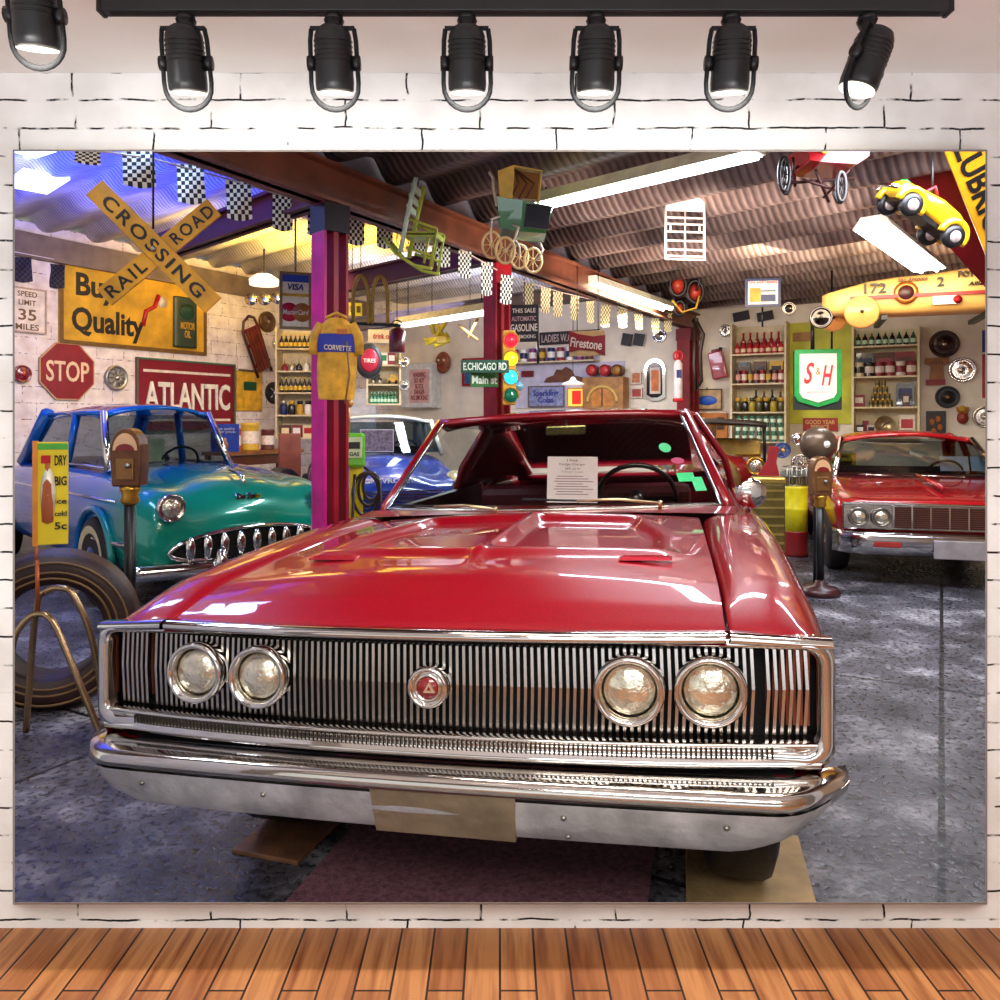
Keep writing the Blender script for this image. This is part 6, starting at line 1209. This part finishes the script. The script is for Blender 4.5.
s5.row(2, 861, 861, 1, 12, 'box', [((TINR, OLDW), 'red')], 'box', 'box', 'left of the gold can pyramid', None); s5.row(2, 907, 907, 1, 13, 'box', [((TIND, OLDW), 'dark red')], 'box', 'box', 'right of the gold can pyramid', None, sx=.6); s5.row(2, 906, 906, 1, 23, 'box', [((DKB, NAVY), 'black')], 'box', 'box', 'tall at the back, right of the gold cans', None, dy=.12, sx=.85)
p = s5.at(886, 3); t = T('wall_clock', 'round white-faced clock standing on the bottom shelf of the right unit', 'clock', p + Vector((0, 0, 9.5 * s5.kz)), s5.yaw); r = 9.5 * s5.kz; mb = MB(); mb.lathe([(r, -.05), (r, .02), (r * .9, .03), (r * .88, .015)], 32, AXY); mb.build('rim', M('#a8906a', .3, .7), t); mb = MB(); mb.lathe([(r * .9, .012), (0, .013)], 28, AXY); mb.build('dial', M('#f0e4cc', .5), t); bx(t, 'hand', BLACK, (r * .2, -.02, r * .12), (r * .6, .006, .014), R=RY(-.5).to_3x3()); bx(t, 'hand', BLACK, (-r * .1, -.02, -r * .15), (r * .4, .006, .014), R=RY(-.9).to_3x3())
s5.row(3, 908, 908, 1, 19, 'box', [((OLDW, REDM), 'white and red')], 'carton', 'box', 'at the right end of the bottom shelf by the clock', None, sx=.9); s5.row(3, 862, 873, 2, 9, 'box', [((DKB, WHITE), 'black'), ((SIL, DKB), 'silver')], 'box', 'box', 'at the left end of the bottom shelf by the clock', 'small boxes by the clock'); s5.row(3, 866, 866, 1, 14, 'toy', [((TINR, DKB), 'red')], 'model_car', 'toy car', 'on the bottom shelf left of the clock', None, dy=.1, sx=.5)
# hubcaps and pictures right of the shelf
hub(BW, 944.5, 344, 13.5, 'large chrome hubcap with horse shape, topmost right of the shelves', m=CHROME, tyre=M('#3a2a26', .3, .6), spokes=0, mid=M('#d8c8b0', .2, .9))
hub(BW, 962.5, 370, 12.5, 'spoked chrome hubcap below the largest one at the right wall', m=CHROME, spokes=12)
hub(BW, 947.5, 397, 11, 'black hubcap with gold centre, lowest at the right wall', m=BLACK, tyre=BLACK, spokes=0, mid=M('#b88a4a', .25, .9))
hub(BW, 985, 417, 11, 'chrome hubcap cut by the right edge above the red car', m=CHROME_W, spokes=8)
c, ya, w, h = reg(BW, 924, 358, 950, 385, .05); t = T('shield_sign', 'brown routed wooden shield sign with red base between the hubcaps', 'sign', c, ya); mb = MB(); mb.prism([(-w * .3, -h * .3), (w * .3, -h * .3), (w * .24, h * .2), (w * .48, h * .3), (w * .46, h * .5), (-w * .46, h * .5), (-w * .48, h * .3), (-w * .24, h * .2)], 0, .04); mb.build('panel', M('#a86a34', .5, var=.3), t, .005); bx(t, 'red_base', M('#9c2a2a', .5), (-w * .05, -.005, -h * .4), (w * .75, .04, h * .2)); text(t, 'route', w * .5, h * .14, (0, -.004, h * .32), BRN, .01)
t, w, h = board(BW, 926, 411, 946, 438, 'dark_picture', 'dark picture with orange figures below the black hubcap', 'picture', M('#3a1a14', .5, var=.6, scale=18), BLACK)
for dx, dz in ((-.2, .1), (.1, .2), (.2, -.1), (-.1, -.25)): mb = MB(); mb.ball((dx * w, -.006, dz * h), w * .14, 10, (1, .2, 1.3)); mb.build('painted_figure', M('#c2702a', .5), t)
c, ya, w, h = reg(BW, 957, 404, 968, 427, .06); t = T('wall_ornament', 'small red and gold figure ornament between the dark picture and the edge', 'ornament', c, ya); mb = MB(); mb.ball((0, 0, -h * .1), h * .28, 12, (.8, .5, 1)); mb.build('body', M('#8a2a1c', .45), t); mb = MB(); mb.ball((0, -.02, h * .28), h * .15, 10); mb.build('head', GOLD, t)
for s in (-1, 1): mb = MB(); mb.tube([(0, 0, 0), (s * w * .4, -.02, h * .2), (s * w * .5, -.02, h * .36)], .018, 6); mb.build('arm', M('#b8742a', .45), t)
for y0, y1, m_, f_, lb, s_ in ((330, 352, '#e0a81c', '#1c2f8a', 'yellow and blue sign at the right edge beside the top hubcap', 'OIL'), (354, 398, '#efe2cc', '#b5121f', 'red-bordered white sign at the right edge below the yellow sign', 'PURE')): t, w, h = board(BW, 982, y0, 1004, y1, 'edge_sign', lb, 'sign', M(m_, .5), M(f_, .45), fw=.06); text(t, s_, w * .6, h * .3, (0, -.003, 0), INK, .02)
# red signs, hubcap and wheels left of the meter
t, w, h = board(BW, 803, 418, 838, 431, 'lettered_sign', 'small red lettered sign above the tall parking meter', 'sign', M('#a8281c', .45)); text(t, 'GOOD YEAR\nSERVICE', w * .85, h * .7, (0, -.002, 0), M('#e0b06a', .5), .02)
# tall brown parking meter by the far red car
meter(820, 456, 592, 6.35, 'tall brown parking meter with round foot left of the far red car', M('#7a5230', .35, .5, var=.35), BLACK, True, 1.0)
D = 6.35; k = D / F; q = P(818, 444, 6.6); t = T('meter_globe', 'round brown lamp globe with white eye behind the tall parking meter', 'lamp', (q.x, q.y, 0)); mb = MB(); mb.ball((0, 0, q.z), 19 * k, 20, (1, .7, .95)); mb.build('globe', M('#6a5644', .3, .4, var=.3), t); mb = MB(); mb.lathe([(3.6 * k, 0), (0, .014)], 16, TR((4 * k, -13 * k, q.z)) @ AXY); mb.build('eye', M('#f2eee0', .3, emit=.4), t); mb = MB(); mb.cyl((0, .05, 0), (0, .05, q.z - 8 * k), .02); mb.lathe([(.1, 0), (.1, .02), (0, .03)], 16, TR((0, .05, 0))); mb.build('stem', BLACK, t)
# yellow drum, yellow crate stack, wheel pieces
D = 8.2; k = D / F; x = P(795, 0, D).x
t = T('oil_drum', 'yellow and dark red oil drum left of the tall parking meter', 'drum', (x, D, 0)); zt = H - (486 - HY) * k; r = 12 * k; mb = MB(); mb.lathe([(0, 0), (r, 0), (r * 1.04, .02), (r, .04), (r, zt * .33), (r * 1.04, zt * .345), (r, zt * .36)], 24); mb.build('lower_shell', M('#8a1a1c', .4), t); mb = MB(); mb.lathe([(r, zt * .36), (r, zt * .66), (r * 1.04, zt * .675), (r, zt * .69), (r, zt * .97), (r * 1.04, zt), (r * .95, zt), (r * .93, zt - .02), (0, zt - .02)], 24); mb.build('upper_shell', M('#e6d41a', .4), t); 
t = T('wire_rack', 'small silver wire rack of dark tins sitting on the yellow drum', 'rack', (x, D, zt + .001)); mb = MB()
for i in range(5): mb.cyl((-r * .8 + r * .4 * i, -r * .4, 0), (-r * .8 + r * .4 * i, -r * .4, .2), .008, n=6)
for z in (.01, .1, .2): mb.tube([(-r * .85, -r * .4, z), (r * .85, -r * .4, z), (r * .85, r * .4, z), (-r * .85, r * .4, z)], .008, 6, True)
mb.build('wire_frame', STEEL, t)
for dx in (-.1, 0, .1): mb = MB(); mb.lathe([(0, .01), (.045, .01), (.045, .16), (0, .16)], 12, TR((dx, .02, 0))); mb.build('tin', M('#5a5a4a', .4), t)
hub(FR(9.2, -10), 782, 450, 8, 'blue and silver round badge wheel above the yellow drum', 'round_badge', 'badge', M('#8fa0b8', .25, .8), tyre=M('#4a5a8a', .3, .5), spokes=5, mid=M('#e0a83a', .4)); hub(FR(9.0, -10), 800, 463, 9, 'silver ringed wheel trim right of the blue badge', 'wheel_trim', 'wheel trim', CHROME_W, spokes=12); hub(FR(9.8, -10), 797, 439, 6, 'silver small trim ring above the ringed wheel trim', 'wheel_trim', 'wheel trim', CHROME, spokes=0)
for i, (z0, z1, lb) in enumerate(((0, .30, 'bottom yellow crate with dark stencils, beside the tall parking meter'), (.302, .60, 'middle yellow crate with dark stencils, beside the tall parking meter'), (.602, .92, 'top yellow crate with dark stencils, beside the tall parking meter'))):
    D = 11.4; x_ = P(840, 0, D).x + .01 * (i % 2); t = T('yellow_crate', lb, 'crate', (x_, D, z0), -8 + 3 * i, 'yellow crates by the tall parking meter'); h_ = z1 - z0; bx(t, 'box', M('#dcc21c', .45, var=.2), (0, 0, h_ / 2), (.34, .3, h_), .006); bx(t, 'stencil', INK, (0, -.151, h_ * .55), (.22, .004, h_ * .22)); bx(t, 'handle_slot', BRN, (0, -.152, h_ * .86), (.1, .004, .03))
t = T('radiator_core', 'olive and brass ribbed radiator core standing behind the chrome door mirror', 'radiator', (P(768, 0, 7.4).x, 7.4, 0), -8); bx(t, 'core', M('#6a5a2a', .4, .4, var=.3), (0, 0, .42), (.28, .14, .76), .01); mb = MB()
for i in range(9): mb.box((0, -.072, .1 + i * .08), (.26, .01, .02))
mb.build('fins', M('#a8924a', .35, .6), t); bx(t, 'tank', M('#b89a4a', .3, .7), (0, 0, .83), (.3, .16, .07), .02); bx(t, 'foot', BLACK, (0, 0, .02), (.3, .18, .04))
t = T('bottle_sign', 'leaning dark red bottle-shaped sign behind the chrome door mirror', 'sign', (P(757, 0, 8.6).x, 8.6, 0), -10); mb = MB(); mb.X = RY(.16); mb.prism([(-.13, 0), (.13, 0), (.13, .75), (.05, .95), (.05, 1.12), (-.05, 1.12), (-.05, .95), (-.13, .75)], 0, .03); mb.build('panel', M('#a01c24', .4), t); mb = MB(); mb.X = RY(.16); mb.box((0, -.004, .6), (.2, .006, .2)); mb.build('label', OLDW, t)
# clutter at the left corner below the shelves
D = 10.2; k = D / F; tyre(281, 9.9, .40, 'black tyre standing upright behind the green car bonnet', .2, 70, lean=0, rin=.6, tread=False)
t = T('tall_cabinet', 'grey-white standing cabinet behind the yellow coverall', 'cabinet', (P(362, 0, 13.3).x, 13.3, 0), 12); bx(t, 'body', M('#c9ccd0', .5), (0, 0, .95), (.45, .3, 1.9), .01); bx(t, 'door', M('#d8dade', .45), (0, -.155, .95), (.4, .012, 1.8)); bx(t, 'door_handle', STEEL, (.14, -.17, 1.0), (.02, .03, .14))
t = T('floor_jack', 'red workshop trolley beside the tyre behind the green car', 'trolley', (P(277, 0, 11.0).x, 11.0, 0), 30); bx(t, 'deck', REDM, (0, 0, .3), (.6, .35, .1), .01); bx(t, 'upright', M('#8a4a3a', .5), (.2, .1, .75), (.3, .08, .9), .01)
for sx in (-.22, .22):
    for sy in (-.12, .12): mb = MB(); mb.cyl((sx, sy - .03, .08), (sx, sy + .03, .08), .08); mb.build('wheel', BLACK, t); bx(t, 'fork', STEEL, (sx, sy, .2), (.03, .04, .2))
t = T('work_bench', 'brown cluttered workbench along the wall behind the green car', 'bench', (P(255, 0, 11.7).x, 11.7, 0), YL); bx(t, 'top', WOOD, (0, 0, .92), (1.5, .5, .05)); bx(t, 'apron', BRN, (0, -.2, .82), (1.4, .04, .14))
for sx in (-.68, .68):
    for sy in (-.2, .2): bx(t, 'leg', BRN, (sx, sy, .45), (.06, .06, .9))
for i, (dx, m_, hh, lb) in enumerate(((-.4, '#a8341c', .32, 'orange-red can on the workbench behind the green car'), (-.1, '#c9a02a', .4, 'yellow can on the workbench behind the green car'), (.25, '#5a2418', .3, 'brown can on the workbench behind the green car'))):
    q = t.location + Vector((math.cos(math.radians(YL)) * dx, math.sin(math.radians(YL)) * dx, .946)); put('can', (M(m_, .4), OLDW), q, hh, 0, 'paint_can', lb, 'can')
# ================================================================ camera, lamps, added fill lights, daylight
cam = bpy.data.cameras.new('camera'); co = bpy.data.objects.new('camera', cam); COL.objects.link(co)
co.location = (0, 0, H); co.rotation_euler = (PI / 2, 0, 0); cam.sensor_width = 36; cam.lens = 36 * F / 1000; cam.shift_y = -(500 - HY) / 1000; cam.clip_start = .05
SC.camera = co
def area(name, loc, tgt, sx, sy, power, col='#ffffff'):
    l = bpy.data.lights.new(name, 'AREA'); l.shape = 'RECTANGLE'; l.size = sx; l.size_y = sy; l.energy = power; l.color = lin(col)
    o = bpy.data.objects.new(name, l); COL.objects.link(o); o.location = loc
    o.rotation_euler = (Vector(tgt) - Vector(loc)).to_track_quat('-Z', 'Y').to_euler()
    if 'uplight' in name: l.spread = math.radians(125)
    return o
w = bpy.data.worlds.new('world'); SC.world = w; w.use_nodes = True
w.node_tree.nodes['Background'].inputs[0].default_value = (1, .985, .96, 1); w.node_tree.nodes['Background'].inputs[1].default_value = .85
SC.view_settings.view_transform = 'Standard'; SC.view_settings.look = 'None'; SC.view_settings.exposure = 0; SC.view_settings.gamma = 1
SC.cycles.use_denoising = True
SC.cycles.max_bounces = 8; SC.cycles.glossy_bounces = 5; SC.cycles.transparent_max_bounces = 16
def below(loc, z=2.0): return (loc[0], loc[1], loc[2] - z)
def tubelight(label, a, b, w=.22, power=120, col='#eaf4ff', em=9., hang=.0, down=Vector((0, 0, -1))):
    a, b = Vector(a), Vector(b); d = b - a; Lh = d.length; c = (a + b) / 2
    t = T('strip_light', label, 'lamp', c); t.rotation_euler = d.to_track_quat('X', 'Z').to_euler()
    mb = MB(); mb.add([(-Lh / 2, -w / 2, -.04), (-Lh / 2, -w * .3, .05), (-Lh / 2, w * .3, .05), (-Lh / 2, w / 2, -.04), (Lh / 2, -w / 2, -.04), (Lh / 2, -w * .3, .05), (Lh / 2, w * .3, .05), (Lh / 2, w / 2, -.04)], [(0, 1, 2, 3), (7, 6, 5, 4), (0, 4, 5, 1), (1, 5, 6, 2), (2, 6, 7, 3), (3, 7, 4, 0)], False)
    mb.build('housing', M('#f2ead0', .5), t)
    mb = MB()
    for s in (-.22, .22): mb.cyl((-Lh / 2 + .03, s * w, -.055), (Lh / 2 - .03, s * w, -.055), .019, n=10)
    mb.box((0, 0, -.045), (Lh - .04, w * .9, .004))
    mb.build('tube', M(col, .4, emit=em, var=.02), t)
    for f in (-.4, .4):
        dp = (t.rotation_euler.to_matrix() @ Vector((f * Lh, 0, .05))) ; zz = (3.2 if deckz(c.x, c.y) < 3.5 else 3.74); r_ = MB(); r_.X = t.rotation_euler.to_matrix().to_4x4().inverted(); r_.cyl(dp, (dp.x, dp.y, max(dp.z + .02, zz - c.z)), .006, n=6); r_.build('hanging_rod', BLACK, t)
    l = area('strip_lamp', c + Vector((0, 0, -.1)), c + Vector((0, 0, -2)), Lh, w, power, col)
    l.rotation_euler = t.rotation_euler
    return t
tubelight('long strip light between the hanging pram and the front wall', P(527, 203, 6.35), P(760, 146, 5.05), .17, 75)
tubelight('strip light beside the main beam, before the red tricycle', P(590, 280, 9.3), P(668, 306, 11.4), .26, 70, '#fff6dd')
tubelight('strip light under the far left deck behind the yellow coverall', P(400, 322, 10.3), P(492, 307, 8.9), .22, 70)
tubelight('short strip light behind the yellow toy car', P(872, 222, 6.4), P(930, 266, 7.6), .30, 22, '#e2f2ff')
tubelight('unseen strip light added above the bonnet just inside the opening', (-.7, 2.3, 2.95), (1.3, 2.1, 2.95), .3, 42, '#fff0e2')  # added fixture out of view, lights the bonnet and grille
tubelight('unseen strip light added above the blue and green car', (-3.4, 5.6, 3.3), (-2.1, 4.8, 3.3), .3, 22, '#9fc0ff')  # added fixture just above the visible area, bluish for the near bay
o = MB().box((0, 0, 0), (.7, .4, .03)).build('skylight', M('#dfeaff', .4, emit=2.2, var=.02)); o.location = (P(36, 182, 7.85).x, 7.85, 3.725); o.rotation_euler = (0, 0, math.radians(-44.5)); tag(o, 'bright white skylight panel in the blue-lit roof deck', 'skylight')
area('uplight_blue', (-4.1, 7.3, 2.75), (-4.3, 7.6, 3.7), 2.6, 1.6, 115, '#1f3cff')  # unseen uplights added so the skylight's blue spreads over the near deck
area('uplight_blue', (-3.6, 5.4, 2.9), (-4.0, 5.9, 3.7), 1.6, 1.0, 32, '#2f48ff')
area('uplight_warm', (-2.5, 9.7, 2.95), (-2.6, 10.3, 3.7), 2.0, 1.0, 150, '#ffcf30')  # added uplight without a fixture, turns this bay's deck yellow
area('uplight_far', (-.9, 11.8, 2.9), (-.9, 12.3, 3.7), 3.0, 1.4, 60, '#cdd6ff')  # added uplight lifting the far deck
area('uplight_right', (1.6, 6.4, 2.55), (1.6, 6.9, 3.2), 3.2, .5, 40, '#ffe9dd')  # added uplights that brighten the dark right-hand deck
area('uplight_right', (1.9, 8.4, 2.6), (1.9, 8.9, 3.2), 2.6, .5, 28, '#ffe9dd')
area('far_bay', (.6, 10.9, 2.7), (.9, 11.6, .8), 2.6, .8, 90, '#e9ecff')
area('right_bay', (3.6, 8.2, 3.0), (4.6, 11.6, 1.2), 2.6, .8, 90, '#ffedc8')
area('right_near', (2.8, 4.6, 3.0), (3.1, 6.0, 0), 1.6, .8, 110, '#eef2ff')  # added fill without a fixture, brightens the right floor
area('left_near', (-2.3, 3.2, 3.2), (-1.5, 3.0, 0), 1.4, .6, 60, '#eaf0ff')  # fill light with no lamp of its own, added for the left floor
area('left_wall_wash', (-3.0, 8.4, 3.0), (-4.4, 11.0, 1.6), 2.4, .6, 75, '#fff0dc')
area('studio_uplight', (0, -.6, .9), (0, .4, 2.1), 2.6, .5, 15, '#eaf2ff')  # unseen light added from below to whiten the studio ceiling
area('studio_fill', (0, -1.5, 3.0), (0, 1.55, .9), 2.8, .8, 105, '#fffaf4')  # unseen area light added behind the camera for the wall and car front
